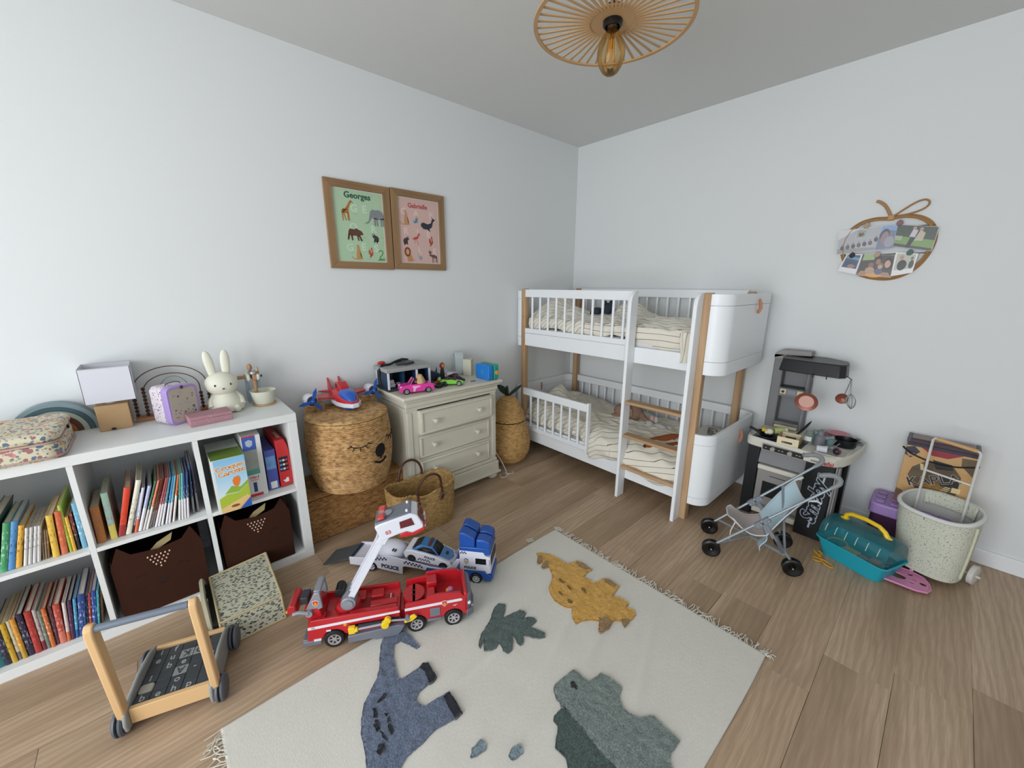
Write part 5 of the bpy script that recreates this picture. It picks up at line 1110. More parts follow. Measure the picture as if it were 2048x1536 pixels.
# ---- loose things on the counter
def tk(nm, lab, cat, c, group=None): return thing(nm, lab, cat, c, 0, group)
q = tk('toy_pan', 'black toy frying pan on the left burner of the toy kitchen', 'pan', (1.765, -.315, Z5+.004))
part('bowl', KB, q, MB().lathe([(0, 0), (.030, 0), (.050, .018), (.053, .020), (.047, .018), (.028, .004), (0, .003)], (1.770, -.315, Z5+.0035), 28)); part('handle', KB, q, MB().tube([(1.728, -.330, Z5+.020), (1.705, -.342, Z5+.034), (1.690, -.348, Z5+.040), (1.684, -.350, Z5+.039)], [.008, .007, .008, .005], 8))
q = tk('toy_cheese', 'yellow toy food piece in the black toy frying pan', 'toy food', (1.752, -.295, Z5+.022)); part('piece', YEL, q, B(1.738, 1.768, -.305, -.280, Z5+.016, Z5+.036), bevel=.003)
q = tk('toy_cauliflower', 'white rounded toy food beside the yellow piece in the pan', 'toy food', (1.785, -.315, Z5+.025)); part('body', mat('toy_food_white', 'd6d2be', .6), q, MB().ell((1.783, -.318, Z5+.030), (.020, .018, .018), 16, 12).ell((1.772, -.330, Z5+.026), (.012, .012, .012), 12, 8))
q = tk('toy_jar', 'lying toy jar with pale green label behind the white toy food', 'jar', (1.815, -.285, Z5+.03)); part('jar_body', mat('jar_label', 'c2c692', .5, vary=(80, '8c9a50')), q, MB().cyl((1.798, -.292, Z5+.034), (1.842, -.262, Z5+.038), .020, n=20)); part('cap', KW, q, MB().cyl((1.842, -.262, Z5+.038), (1.852, -.255, Z5+.039), .017, n=20))
q = tk('wooden_crate', 'small cream toy crate with slot handles at the counter front', 'crate', (1.895, -.37, Z5))
T = frame((1.846, -.412, Z5), (.998, .055, 0), (-.055, .998, 0), (0, 0, 1))
cr_ = MB(T=T)
CRT = mat('crate_cream', 'dccfae', .55)
for y in (0, .105): cr_.box(0, .10, y, y+.004, 0, .012).box(0, .10, y, y+.004, .024, .046).box(0, .022, y, y+.004, .012, .024).box(.072, .10, y, y+.004, .012, .024)
[part('long_side', CRT, q, MB(T=T).box(0, .10, y, y+.004, 0, .012).box(0, .10, y, y+.004, .024, .046).box(0, .022, y, y+.004, .012, .024).box(.072, .10, y, y+.004, .012, .024)) for y in (0, .105)]; part('short_side', mat('crate_inner', 'b08d66', .6), q, MB(T=T).box(0, .004, .004, .105, 0, .046).box(.096, .10, .004, .105, 0, .046)); part('base', CRT, q, MB(T=T).box(.004, .096, .004, .105, 0, .003))
q = tk('toy_spatula', 'black toy spatula handle sticking up behind the crate', 'utensil', (1.92, -.16, Z5)); part('handle', KB, q, MB().tube([(1.885, -.20, Z5+.004), (1.905, -.178, Z5+.03), (1.925, -.155, Z5+.065), (1.935, -.142, Z5+.085)], [.004, .007, .007, .005], 8)); part('blade', KD, q, MB().cyl((1.935, -.142, Z5+.085), (1.939, -.137, Z5+.093), .003, n=8))
CLR, t = newmat('clear_plastic'); t.b.inputs['Base Color'].default_value = lin('c8d4d0'); t.b.inputs['Roughness'].default_value = .08; t.b.inputs['Transmission Weight'].default_value = .85; t.b.inputs['IOR'].default_value = 1.1; t.b.inputs['Alpha'].default_value = .55
q = tk('glass_jar', 'clear toy jar with white label between crate and faucet', 'jar', (1.965, -.275, Z5)); part('jar_body', CLR, q, MB().lathe([(0, 0), (.024, 0), (.026, .006), (.026, .055), (.020, .062), (.020, .07), (.018, .07), (.018, .06), (.024, .054), (.024, .008), (0, .004)], (1.965, -.27, Z5), 28)); part('label', CARD, q, MB().lathe([(.0262, .02), (.0262, .045)], (1.965, -.27, Z5), 20, a0=-2.4, a1=-1.0))
q = tk('mint_cup', 'pale mint clear toy cup just left of the grey faucet', 'cup', (1.985, -.235, Z5)); part('cup_body', mat('mint_clear', '9cbfb0', .2, alpha=.7), q, MB().lathe([(0, 0), (.018, 0), (.023, .07), (.0215, .07), (.0165, .003), (0, .003)], (1.990, -.225, Z5), 24))
for nm, x, y, r, c, z, lab in (('toy_plate', 2.060, -.062, .052, 'c8818c', .024, 'pink round toy plate on the cup by the wall'), ('toy_plate', 1.985, -.090, .040, 'b8707a', .012, 'dusky pink toy plate behind the faucet')):
    q = tk(nm, lab, 'plate', (x, y, Z5+z)); part('plate_body', mat('plate_'+c, c, .4), q, MB().lathe([(0, 0), (r*.6, 0), (r, .010), (r*.98, .012), (r*.6, .003), (0, .003)], (x, y, Z5+z), 32)); part('plate_foot', mat('teal_pale', 'a8c4c4', .4), q, MB().lathe([(0, -z), (r*.5, -z), (r*.62, -.001), (0, -.001)], (x, y, Z5+z), 24))
q = tk('teal_cup', 'pale teal toy cup right of the faucet', 'cup', (2.045, -.21, Z5)); part('cup_body', mat('teal_cup', '7fa8a8', .3), q, MB().lathe([(0, 0), (.018, 0), (.022, .038), (.02, .038), (.016, .003), (0, .003)], (2.048, -.205, Z5), 24))
q = tk('toy_pot', 'black round toy pot at the right side of the sink', 'pot', (2.110, -.165, Z5)); part('pot_body', KB, q, MB().lathe([(0, 0), (.044, 0), (.050, .010), (.053, .042), (.051, .043), (.047, .012), (0, .006)], (2.110, -.172, Z5), 36)); part('handle', KB, q, MB().box(2.158, 2.176, -.180, -.164, Z5+.036, Z5+.042), bevel=.002)
q = tk('pot_cover', 'grey toy pot lid with round knob at the counter corner', 'lid', (2.155, -.07, Z5)); part('lid_body', FAU, q, MB().lathe([(0, .014), (.02, .012), (.033, .003), (.034, 0), (0, 0)][::-1], (2.150, -.075, Z5), 32)); part('knob', FAU, q, MB().cyl((2.150, -.075, Z5+.012), (2.150, -.075, Z5+.030), .009, .011, 16))
q = tk('white_cup', 'white toy cup lying in the front of the toy sink', 'cup', (2.045, -.385, Z5+.004)); part('cup_body', WT, q, MB().cyl((2.022, -.387, Z5+.022), (2.066, -.377, Z5+.022), .0165, .018, 24), bevel=.002)
q = tk('dark_ball', 'dark purple striped toy ball in the sink', 'ball', (2.105, -.360, Z5+.004)); part('ball_body', mat('ball_dark', '2c1a26', .4), q, MB().ell((2.106, -.362, Z5+.022), .018, 20, 14))
for k in range(5): a = -.8+.4*k; part('stripe', mat('ball_pink', 'a07088', .4), q, MB().tube([(2.106+.0184*cos(t_)*cos(a), -.362+.0184*cos(t_)*sin(a)-.001, Z5+.022+.0184*sin(t_)) for t_ in [-1+.25*j for j in range(10)]], .0007, 5))
q = tk('toy_ladle', 'grey toy ladle and spoons leaning in the sink', 'utensil', (2.08, -.31, Z5+.004)); part('handle', FAU, q, MB().tube([(2.062, -.350, Z5+.012), (2.072, -.31, Z5+.035), (2.082, -.27, Z5+.052)], .0035, 8).tube([(2.082, -.352, Z5+.012), (2.088, -.31, Z5+.028), (2.10, -.275, Z5+.04)], .003, 8)); part('bowl', FAU, q, MB().ell((2.080, -.345, Z5+.016), (.014, .012, .008), 14, 8))
# ---- hanging from the hood
COP = mat('toy_copper', '8a5040', .35, .3); PNK = mat('pan_pink', 'd2a498', .4)
q = tk('hanging_pan', 'copper-rimmed pink toy frying pan hanging from the hood by a wire loop', 'pan', (1.932, -.29, .70))
T = frame((1.925, -.296, .737), (1, .12, 0), (0, -.12, 1))
part('pan_rim', COP, q, MB(T=T).lathe([(0, -.006), (.040, -.006), (.053, .004), (.051, .006), (.036, .001), (0, .001)], n=40)); part('pan_face', PNK, q, MB(T=T).lathe([(0, .0025), (.034, .0025), (.035, .001)], n=32))
part('wire_loop', mat('wire_steel', '8c8c90', .3, .8), q, MB().tube([(1.916, -.292, .789), (1.924, -.294, .84), (1.929, -.296, .882), (1.934, -.296, .882), (1.937, -.294, .84), (1.936, -.292, .789)], .0016, 6))
q = tk('hanging_ladle', 'copper coloured toy ladle hanging at the right end of the hood', 'utensil', (2.07, -.24, .76)); part('bowl', COP, q, MB(T=frame((2.066, -.245, .775), (1, .3, 0), (0, -.1, 1))).lathe([(0, -.012), (.02, -.01), (.029, .0), (.028, .002), (.018, -.004), (0, -.008)], n=28)); part('handle', mat('wire_steel', '8c8c90'), q, MB().tube([(2.073, -.245, .80), (2.083, -.243, .86), (2.086, -.242, .885)], .0022, 6))
q = tk('hanging_spoon', 'clear toy spoon hanging between the copper ladle and whisk', 'utensil', (2.085, -.25, .77)); part('bowl', CLR, q, MB().ell((2.087, -.256, .772), (.012, .004, .02), 16, 10)); part('handle', CLR, q, MB().tube([(2.089, -.254, .79), (2.090, -.245, .884)], .0022, 6))
q = tk('toy_whisk', 'grey wire toy whisk hanging at the far right of the hood', 'whisk', (2.12, -.25, .75))
wk = MB(); 
for k in range(5): a = pi*k/5; wk.tube([(2.098+.012*t_+.021*sin(pi*min(1, t_))**.7*cos(a)*s_, -.247+.019*sin(pi*t_)**.7*sin(a)*s_, .81-.082*t_) for s_ in (1, -1) for t_ in ([j/8 for j in range(9)] if s_ == 1 else [1-j/8 for j in range(9)])], .0011, 5)
part('wires', mat('wire_steel', '8c8c90'), q, wk); part('handle', mat('toy_light_grey', 'a0a2a4', .4), q, MB().tube([(2.098, -.247, .81), (2.092, -.243, .85), (2.088, -.242, .883)], .0032, 8))
# ============================================================ doll stroller
SG = mat('stroller_grey', '8b949a', .35, .3); SGD = mat('stroller_joint', '7c828a', .45); SB = mat('stroller_fabric_blue', 'b4ccd8', .85, bump=(300, .2)); SBE = mat('stroller_fabric_beige', 'b4a8a4', .9, bump=(120, .3)); SHD = mat('stroller_handle', '84888c', .5)
o = thing('doll_stroller', 'grey folding doll stroller with pale blue sling seat and black wheels', 'stroller', (1.93, -.78, 0))
NL, FL_, NR, FR_ = Vector((1.762, -.953, .044)), Vector((1.676, -.763, .044)), Vector((2.084, -.812, .044)), Vector((1.990, -.600, .044))
ax = (NL-FL_).normalized()
for w_, nm in ((NL, 'w'), (FL_, 'w'), (NR, 'w'), (FR_, 'w')):
    T = frame(w_, (NR-NL).normalized(), (0, 0, 1))
    wq = MB(T=T); 
    for s_ in (-1, 1): wq.lathe([(0, s_*.003), (.036, s_*.004), (.043, s_*.006), (.0435, s_*.013), (.036, s_*.016), (.014, s_*.010), (.010, s_*.018), (0, s_*.018)] if s_ > 0 else [(0, -.018), (.010, -.018), (.014, -.010), (.036, -.016), (.0435, -.013), (.043, -.006), (.036, -.004), (0, -.003)], n=36)
    wh = part('wheel', mat('wheel_black', '0a0a0c', .25), o, wq); MB(T=T).ell((0, 0, .0185), (.004, .004, .002), 10, 6).build('axle_cap', mat('rivet_steel', 'c8c8cc', .2, .8), wh)
HN, HF = Vector((2.172, -.772, .492)), Vector((2.068, -.560, .492))
JN, JF = NL.lerp(HN, .46), FL_.lerp(HF, .46)
def tb(nm, pts, r=.0062, m=SG): return part(nm, m, o, MB().tube(pts, r, 10))
up_ = Vector((0, 0, .012))
tb('side_tube', [NL+up_, HN]); tb('side_tube', [FL_+up_, HF])
tb('rear_leg', [JN, NR+up_*1.5]); tb('rear_leg', [JF, FR_+up_*1.5])
for s0, s1, d in ((NL, NR, 1), (FL_, FR_, -1)): pass
MID = (NL+FL_)/2
tb('cross_tube', [NL.lerp(HN, .10), (NL+NR+FL_+FR_)/4+Vector((.02, .02, .06)), FR_.lerp(JF, .28)], .0052); tb('cross_tube', [FL_.lerp(HF, .10), (NL+NR+FL_+FR_)/4+Vector((.02, .0, .052)), NR.lerp(JN, .28)], .0052)
tb('cross_tube', [FL_.lerp(HF, .12)+Vector((0, 0, -.008)), NR.lerp(JN, .25)], .0048)
tb('back_tube', [NR.lerp(JN, .26), HF.lerp(FL_, .30)], .0060, SGD); tb('back_tube', [FR_.lerp(JF, .26), HN.lerp(NL, .30)], .0060, SGD)
for J, hx in ((JN, HN-NL), (JF, HF-FL_)):
    d = hx.normalized(); s_ = Vector((0, 0, 1)).cross(d).normalized(); T = frame(J, d, d.cross(s_)*-1)
    for dx_ in (-.028, .012):
        b_ = part('hinge', SGD, o, MB(T=T).box(dx_-.016, dx_+.018, -.012, .016, -.012, .012), bevel=.003)
        for q_ in (-.008, .010): MB(T=T).ell((dx_+q_, .004, .0125), (.003, .003, .0015), 8, 6).build('rivet', mat('rivet_steel', 'c8c8cc'), b_); MB(T=T).ell((dx_+q_, .004, -.0125), (.003, .003, .0015), 8, 6).build('rivet', mat('rivet_steel', 'c8c8cc'), b_)
    d2 = ((NR if J is JN else FR_)-J).normalized(); T = frame(J+d2*.045, d2, s_)
    part('hinge_arm', SGD, o, MB(T=T).box(-.035, .045, -.009, .009, -.009, .009), bevel=.003)
tb('lock_link', [NR.lerp(JN, .32), NR.lerp(JN, .70)+Vector((.008, .010, 0))], .011, mat('lock_dark', '565a60', .5))
for H, s_ in ((HN, 1), (HF, 1)):
    d = (HN-NL).normalized(); inw = (HF-HN).normalized()
    back = Vector((-d.x, -d.y, 0)).normalized()
    P0 = H-d*.02; pts = [P0]+[H+d*(.038*sin(a))+Vector((0, 0, .012))*sin(a)*.8+back*(.048*(1-cos(a)))+inw*(-.0) for a in [pi*.72*k/10 for k in range(11)]]
    pts = [P0, H+d*.012]+[H+d*(.012+.030*sin(a))+back*(.045-.045*cos(a))+Vector((0, 0, .020*sin(a/1.3))) for a in [pi*.78*k/12 for k in range(1, 13)]]
    pts += [pts[-1]+back*.012+Vector((0, 0, .002))]
    hb = part('handle_grip', SHD, o, MB().tube(pts, [.0085]+[.0105+.0012*(k % 2) for k in range(len(pts)-1)], 12), smooth=60)
# sling: back from top bar between the tubes down to the joint, then the seat
TN, TF = NL.lerp(HN, .80), FL_.lerp(HF, .80)
def sling(u, v):
    a, b_ = NL.lerp(HN, .80-.36*v)+Vector((0, 0, -.006)), FL_.lerp(HF, .80-.36*v)+Vector((0, 0, -.006))
    p_ = a.lerp(b_, .04+.92*u); sag = .050*sin(pi*u)*(.35+.65*sin(pi*min(1, v*.9+.1))); p_ = p_-Vector((-.30, -.14, 1)).normalized()*0+Vector((.25, .11, -1)).normalized()*sag
    return p_+Vector((0, 0, -.060*v*v))*(1)+Vector((.03, .014, 0))*v
part('seat_back', SB, o, MB().grid(sling, 24, 24), solid=.003, smooth=70)
def seat(u, v):
    a = Vector(sling(u, 1)); f_ = (NL-NR).normalized(); L_ = .145
    p_ = a+f_*L_*v+Vector((0, 0, .035*v-.030*sin(pi*v)+.012*sin(pi*u)*v)); 
    c_ = Vector(sling(.5, 1))+f_*L_*v; k = 1-.30*v**2
    if v > .0: p_ = Vector((c_.x+(p_.x-c_.x)*k, c_.y+(p_.y-c_.y)*k, p_.z))
    e_ = (1-(2*u-1)**4); p_ += f_*(.025*e_*v)
    return p_
part('seat', SBE, o, MB().grid(seat, 20, 16), solid=.004, smooth=70); PIPW = mat('piping_white', 'c8cccc', .8)
part('seat_piping', PIPW, o, MB().tube([seat(0, k/10) for k in range(11)]+[seat(k/14, 1) for k in range(15)]+[seat(1, 1-k/10) for k in range(11)], .003, 6)); part('seat_piping', PIPW, o, MB().tube([sling(0, 1-k/10) for k in range(11)]+[sling(k/14, 0) for k in range(15)]+[sling(1, k/10) for k in range(11)], .003, 6))
part('strap', PIPW, o, MB().tube([seat(.03, .9), seat(.03, .9)+Vector((-.012, -.01, -.05)), seat(.03, .9)+Vector((-.012, -.012, -.11))], .003, 6)); part('strap', PIPW, o, MB().tube([sling(0, 0), TN+Vector((.035, .0, .010)), TN+Vector((.05, .01, .0))], .005, 6, flat=.4)); part('strap', PIPW, o, MB().tube([sling(1, 0), TF+Vector((.035, .01, .015))], .005, 6, flat=.4))
part('hanging_flap', SB, o, MB().grid(lambda u, v: Vector(sling(.02+.35*u, 1)).lerp(Vector(sling(.02+.35*u, 1))+Vector((-.01, -.02, -.085)), v)+Vector((.008*sin(v*6), 0, .0)), 8, 8), solid=.003, smooth=70)
# ============================================================ bug box
TEAL = mat('bug_teal', '1c9cb0', .35); HOODM, t = newmat('bug_hood_clear'); t.b.inputs['Base Color'].default_value = lin('2f7078'); t.b.inputs['Roughness'].default_value = .06; t.b.inputs['Alpha'].default_value = .52; t.b.inputs['Specular IOR Level'].default_value = .6
o = thing('critter_carrier', 'turquoise critter carrier with clear teal dome and yellow handle on the floor', 'toy', (2.28, -.43, 0))
d_ = Vector((2.388-2.104, -.612+.503, 0)).normalized(); T = frame((2.246, -.5560, 0), d_, (-d_.y, d_.x, 0), (0, 0, 1)); L_, Wd = .300, .195
def bx_(z, dx, dy): return [(x*1.0, y+Wd/2, z) for x, y in rrect(L_+dx, Wd+dy, .03, 5)]
a = bx_(0.001, -.05, -.04); b_ = bx_(.092, 0, 0); n_ = len(a); mb = MB(T=T); a2 = bx_(.004, -.056, -.046); b2_ = bx_(.092, -.008, -.008)
mb.add(a+b_+b2_+a2, [tuple(range(n_))[::-1]]+[(k, (k+1) % n_, n_+(k+1) % n_, n_+k) for k in range(n_)]+[(n_+k, n_+(k+1) % n_, 2*n_+(k+1) % n_, 2*n_+k) for k in range(n_)]+[(2*n_+k, 2*n_+(k+1) % n_, 3*n_+(k+1) % n_, 3*n_+k) for k in range(n_)]+[tuple(range(3*n_, 4*n_))])
part('tray', TEAL, o, mb, smooth=40)
part('rim', TEAL, o, MB(T=T).tube([(x, y, .092) for x, y, z in bx_(0, .006, .006)], .004, 8, closed=True))
dm = MB(T=T)
def dome(u, v):
    a_ = pi*v; x = -L_/2+.006+(L_-.012)*u; w_ = (Wd/2-.002)*(1-.06*(2*u-1)**2); e_ = .75
    y = Wd/2-w_*math.copysign(abs(cos(a_))**e_, cos(a_)); z = .094+.115*(1-.12*(2*u-1)**4)*sin(a_)**.8; return (x, y, z)
dm.grid(dome, 30, 26)
for u in (0, 1): 
    ring = [dome(u, k/26) for k in range(27)]; dm.add(ring, [tuple(range(27)) if u else tuple(range(27))[::-1]])
part('dome', HOODM, o, dm, smooth=50)
hd = part('handle', YEL, o, MB(T=T).tube([(-.085, Wd/2, .203), (-.080, Wd/2, .228), (-.060, Wd/2, .240), (0, Wd/2, .246), (.055, Wd/2, .240), (.080, Wd/2, .224), (.095, Wd/2, .200)], [.011, .0105, .010, .010, .010, .0105, .012], 14), smooth=60)
part('handle_foot', YEL, o, MB(T=T).ell((-.085, Wd/2, .205), (.020, .018, .006), 16, 8)); part('handle_foot', YEL, o, MB(T=T).ell((.096, Wd/2, .204), (.016, .014, .006), 16, 8))
for k in range(6): part('vent_slot', mat('slot_white', 'b0c8c4', .3), o, MB(T=T).tube([dome(.10+.155*k, .10+.012*j) for j in range(12)], .0018, 6))
part('purple_floor', mat('purple_inner', '6a3a54', .6), o, MB(T=T).prism(rrect(.17, .12, .03, 5, .045, Wd/2), .02, .035))
q = thing('toy_net', 'yellow toy net and tongs lying inside the clear dome', 'toy', T @ Vector((-.07, .09, .02))); part('net_ring', YEL, q, MB(T=T).tube([(-.09+.04*cos(2*pi*k/24), .085+.05*sin(2*pi*k/24), .06) for k in range(24)], .004, 6, closed=True)); part('tongs', YEL, q, MB(T=T).box(-.05, .01, .06, .072, .055, .061).box(-.05, .01, .078, .090, .055, .061).box(-.05, .01, .096, .106, .055, .061), bevel=.002)
q = thing('orange_lens', 'orange and red toy magnifier inside the clear dome', 'toy', T @ Vector((.03, .08, .04))); part('lens_body', mat('toy_orange_deep', 'c8761c', .35), q, MB(T=T).cyl((.03, .075, .040), (.03, .075, .062), .022, n=24).box(.06, .10, .06, .10, .04, .075), bevel=.002); part('lens_dot', RED, q, MB(T=T).cyl((.08, .058, .05), (.08, .052, .05), .016, n=20))
PKD = mat('pink_door', 'd487b0', .4)
q = thing('pink_carrier_door', 'pink plastic door with paw-shaped holes lying flat at the end of the carrier', 'toy', (2.47, -.45, .0)); 
D0 = frame((2.388, -.535, .012), (.165, .020, .0), (-.02, .165, 0), (0, 0, 1)); out_ = [(0, 0), (.11, -.008), (.145, .004), (.160, .035), (.158, .085), (.145, .125), (.10, .15), (.03, .155), (0, .15)]
def holed(T, outer, holes, z0, z1):
    import bmesh
    bm = bmesh.new(); loops = [outer]+holes; es = []
    for lp in loops:
        vs = [bm.verts.new((x, y, 0)) for x, y in lp]
        for i in range(len(vs)): es.append(bm.edges.new((vs[i], vs[(i+1) % len(vs)])))
    bmesh.ops.triangle_fill(bm, use_beauty=True, use_dissolve=False, edges=es)
    bm.verts.index_update(); vv = [v.co.copy() for v in bm.verts]; ff = [tuple(v.index for v in f.verts) for f in bm.faces]; eb = [tuple(v.index for v in e.verts) for e in bm.edges if len(e.link_faces) == 1]; bm.free()
    n = len(vv); mb = MB(T=T); mb.add([(p.x, p.y, z0) for p in vv]+[(p.x, p.y, z1) for p in vv], [f[::-1] for f in ff]+[tuple(i+n for i in f) for f in ff]+[(a, b, b+n, a+n) for a, b in eb]); return mb
part('door_plate', PKD, q, holed(D0, out_, [circ(.030, 20, .052, .07, .026), circ(.009, 12, .098, .115, .012), circ(.010, 12, .110, .078, .007), circ(.009, 12, .098, .045, .007), circ(.012, 14, .138, .065, .016)], .0, .006))
part('door_edge', PKD, q, MB(T=D0).tube([(x, y, .004) for x, y in out_], .005, 8, closed=True)); part('hinge_post', PKD, q, MB(T=D0).cyl((.10, .150, -.008), (.10, .150, .02), .003, n=8))
q = thing('toy_bug_bits', 'crumpled white and purple wrapper between carrier and pink door', 'wrapper', (2.40, -.47, .01)); 
cb = MB(); 
for k in range(9): random.seed(k); cb.tube([(2.378+random.uniform(-.02, .022), -.468+random.uniform(-.02, .02), .012+random.uniform(0, .03)) for j in range(5)], .004, 6, flat=.3)
part('foil', mat('wrapper', 'a8a0b8', .3, .2), q, cb, smooth=60)
# yellow toy tongs / scissors on the floor
TO = mat('tong_orange', 'd8a024', .4)
q = thing('toy_scissors', 'orange-yellow toy scissors lying on the floor left of the turquoise carrier', 'toy', (2.16, -.56, 0))
part('finger_ring', TO, q, MB().tube([(2.142+.018*cos(a), -.588+.016*sin(a), .005) for a in [2*pi*k/20 for k in range(20)]], .003, 6, closed=True)); part('finger_ring', TO, q, MB().tube([Vector((2.186, -.592, .005))+Vector((.030*cos(a)*.85+.011*sin(a)*.6, -.030*cos(a)*.55+.012*sin(a), 0)) for a in [2*pi*k/22 for k in range(22)]], .003, 6, closed=True))
part('blade', TO, q, MB().tube([(2.160, -.572, .006), (2.150, -.556, .006), (2.138, -.540, .006), (2.124, -.528, .006), (2.118, -.515, .006)], .006, 8)); part('blade', TO, q, MB().tube([(2.158, -.575, .008), (2.152, -.55, .008), (2.146, -.535, .008), (2.150, -.518, .008), (2.136, -.508, .008)], .005, 8)); part('pivot', RED, q, MB().cyl((2.158, -.570, .006), (2.158, -.570, .014), .005, n=12))
# ============================================================ purple tub, wooden block box
PUR = mat('tub_lilac', 'a888c4', .4); PURT = mat('tub_plum', '4a2a48', .3)
o = thing('brick_tub', 'plum storage tub with studded lilac lid behind the floral trolley', 'tub', (2.43, -.15, 0))
part('tub_body', PURT, o, MB().prism(rrect(.30, .20, .03, 5, 2.425, -.125), .0, .205), bevel=.004); part('lid', PUR, o, MB().prism(rrect(.322, .222, .034, 5, 2.425, -.125), .19, .250), bevel=.008, seg=3)
for i in range(5):
    for j in range(3): part('stud', PUR, o, MB().prism(rrect(.040, .042, .010, 4, 2.302+i*.058, -.188+j*.060), .2505, .257), bevel=.003) if i < 1 or True else None
BW_ = mat('block_box_pine', 'cda56f', .5, vary=(9, 'b88c56', .8)); BRD = mat('box_print_red', '8e2030', .4); BNV = mat('box_print_navy', '26273c', .4); BMX = mat('box_print_photo', '7a6548', .4, vary=(28, '2e2a22')); BGD = mat('box_print_gold', 'a87a30', .4, vary=(40, '5a3c18')); BDK = mat('box_print_dark', '1d1d1c', .4); BCR = mat('box_print_cream', 'd6c08e', .4)
o = thing('block_box', 'tall printed box of pine building planks with dark lid standing behind the trolley', 'box', (2.465, -.11, .258))
x0, x1, z0, z1, yf = 2.345, 2.586, .258, .585, -.135
part('box_body', BW_, o, B(x0, x1, yf, -.030, z0, z1), bevel=.002); part('lid', mat('lid_plum', '3a2230', .4), o, B(x0-.002, x1+.002, yf-.003, -.028, z1+.0005, z1+.022), bevel=.003)
part('lid_window', mat('lid_amber', '6c4a44', .2), o, B(x0+.012, x1-.012, yf+.012, -.040, z1+.0225, z1+.024)); part('lid_end', mat('lid_clip', '4c4650', .4), o, B(x0-.004, x0+.010, yf-.004, -.027, z1+.002, z1+.0245), bevel=.002); part('lid_end', mat('lid_clip', '4c4650'), o, B(x1-.010, x1+.004, yf-.004, -.027, z1+.002, z1+.0245), bevel=.002)
FT = frame((x0, yf, z0), (1, 0, 0), (0, 0, 1))   # z out = -y
W9, H9 = x1-x0, z1-z0
def pr_(nm, m, poly, l=1, s=1): return part(nm, m, o, MB(T=FT).prism([(a*W9, b*H9) for a, b in poly], 0, .0004*l))
pr_('print_band', BNV, [(0, .955), (1, .955), (1, 1), (0, 1)]); pr_('print_red', BRD, [(.22, .955), (.82, .955), (.62, .86), (.40, .86)]); pr_('print_photo', BMX, [(.16, .62), (.34, .76), (.70, .78), (.86, .62), (.86, .34), (.66, .20), (.34, .20), (.12, .48)], 1)
pr_('print_photo_dark', BDK, [(.42, .80), (.70, .78), (.74, .70), (.5, .66)], 2); pr_('print_photo_dark', BDK, [(.55, .60), (.86, .60), (.86, .44), (.62, .42)], 2); pr_('print_gold', BGD, [(.30, .42), (.62, .44), (.70, .26), (.56, .20), (.34, .22)], 2)
pr_('print_corner', BNV, [(0, .92), (.12, .955), (.22, .88), (.10, .76), (0, .80)], 1); pr_('print_hand', mat('print_skin', 'b98c62', .5), [(.02, .84), (.15, .84), (.13, .79), (.06, .78)], 2); pr_('print_corner', BMX, [(.80, .92), (1, .93), (1, .66), (.82, .80)], 1); pr_('print_corner', mat('print_bricks', '9a6a52', .5, vary=(60, '3a2a24')), [(0, .0), (.14, .0), (.18, .10), (.10, .20), (0, .22)], 1); pr_('print_corner', BDK, [(.74, 0), (.98, 0), (.96, .05), (.82, .05)], 1)
for k in range(5): pr_('print_plank', BCR, [(.60+.02*k, .30+.028*k), (.72+.01*k, .30+.028*k), (.72+.01*k, .312+.028*k), (.60+.02*k, .312+.028*k)], 3)
pr_('print_plank', BCR, [(.78, .36), (.90, .36), (.90, .44), (.78, .44)], 3); pr_('print_plank', BCR, [(.26, .70), (.31, .70), (.34, .60), (.29, .60)], 3)
for a in ((.13, .50, .34, .20), (.16, .62, .36, .77), (.86, .62, .68, .79)): pass
text('lettering', 'KAPLA', .062, FT @ Matrix.Translation((W9*.50, H9*.475, .0016)) @ Matrix.Rotation(radians(24), 4, 'Z'), BCR, o, bold=.0022, extrude=.0002, spacing=1.05); text('lettering', 'KAPLA', .062, FT @ Matrix.Translation((W9*.50, H9*.475, .0021)) @ Matrix.Rotation(radians(24), 4, 'Z'), mat('print_ink', '1e2440', .4), o, bold=.0008, extrude=.0002, spacing=1.05)
part('black_cord', mat('cord_black', '101010', .6), o, MB().tube([(x0-.004, -.08, z1-.055), (x0-.012, -.10, z1-.04), (x0-.010, -.13, z1-.03), (x0+.004, yf-.006, z1-.042)]+[(x0+W9*k/14, yf-.007, z1-.045-.035*sin(pi*k/14*.9)) for k in range(1, 14)]+[(x1+.006, yf-.004, z1-.055), (x1+.012, -.11, z1-.06), (x1+.003, -.08, z1-.06)], .0035, 8))
# ============================================================ floral trolley
DITSY = floral('ditsy_print', 'c6c8b8', [(1.0, .21, ['77797a', '928a84', '6c6668', 'a29a90']), (1.9, .24, ['8a8a84', '70706e', '9a948e'])], 100)
o = thing('floral_trolley', 'soft rounded trolley basket in grey ditsy floral fabric with white wheels and handle', 'trolley', (2.51, -.30, 0))
ctr = Vector((2.520, -.295)); 
def bagp(u, v, ins=0):
    a = 2*pi*u; e_ = .75; cx, sx = cos(a), sin(a); lx, ly = .112+.024*v-ins, .098+.018*v-ins
    x = lx*math.copysign(abs(cx)**e_, cx); y = ly*math.copysign(abs(sx)**e_, sx); ca, sa = cos(-.30), sin(-.30)
    bulge = 1+.03*sin(pi*v)
    return (ctr.x+(x*ca-y*sa)*bulge-.012*v, ctr.y+(x*sa+y*ca)*bulge+.018*(v), .034+.315*v+.022*v*(sx if v > .5 else 0))
mb = MB(); mb.grid(lambda u, v: bagp(u, v), 72, 24, True); part('bag', DITSY, o, mb, smooth=70)
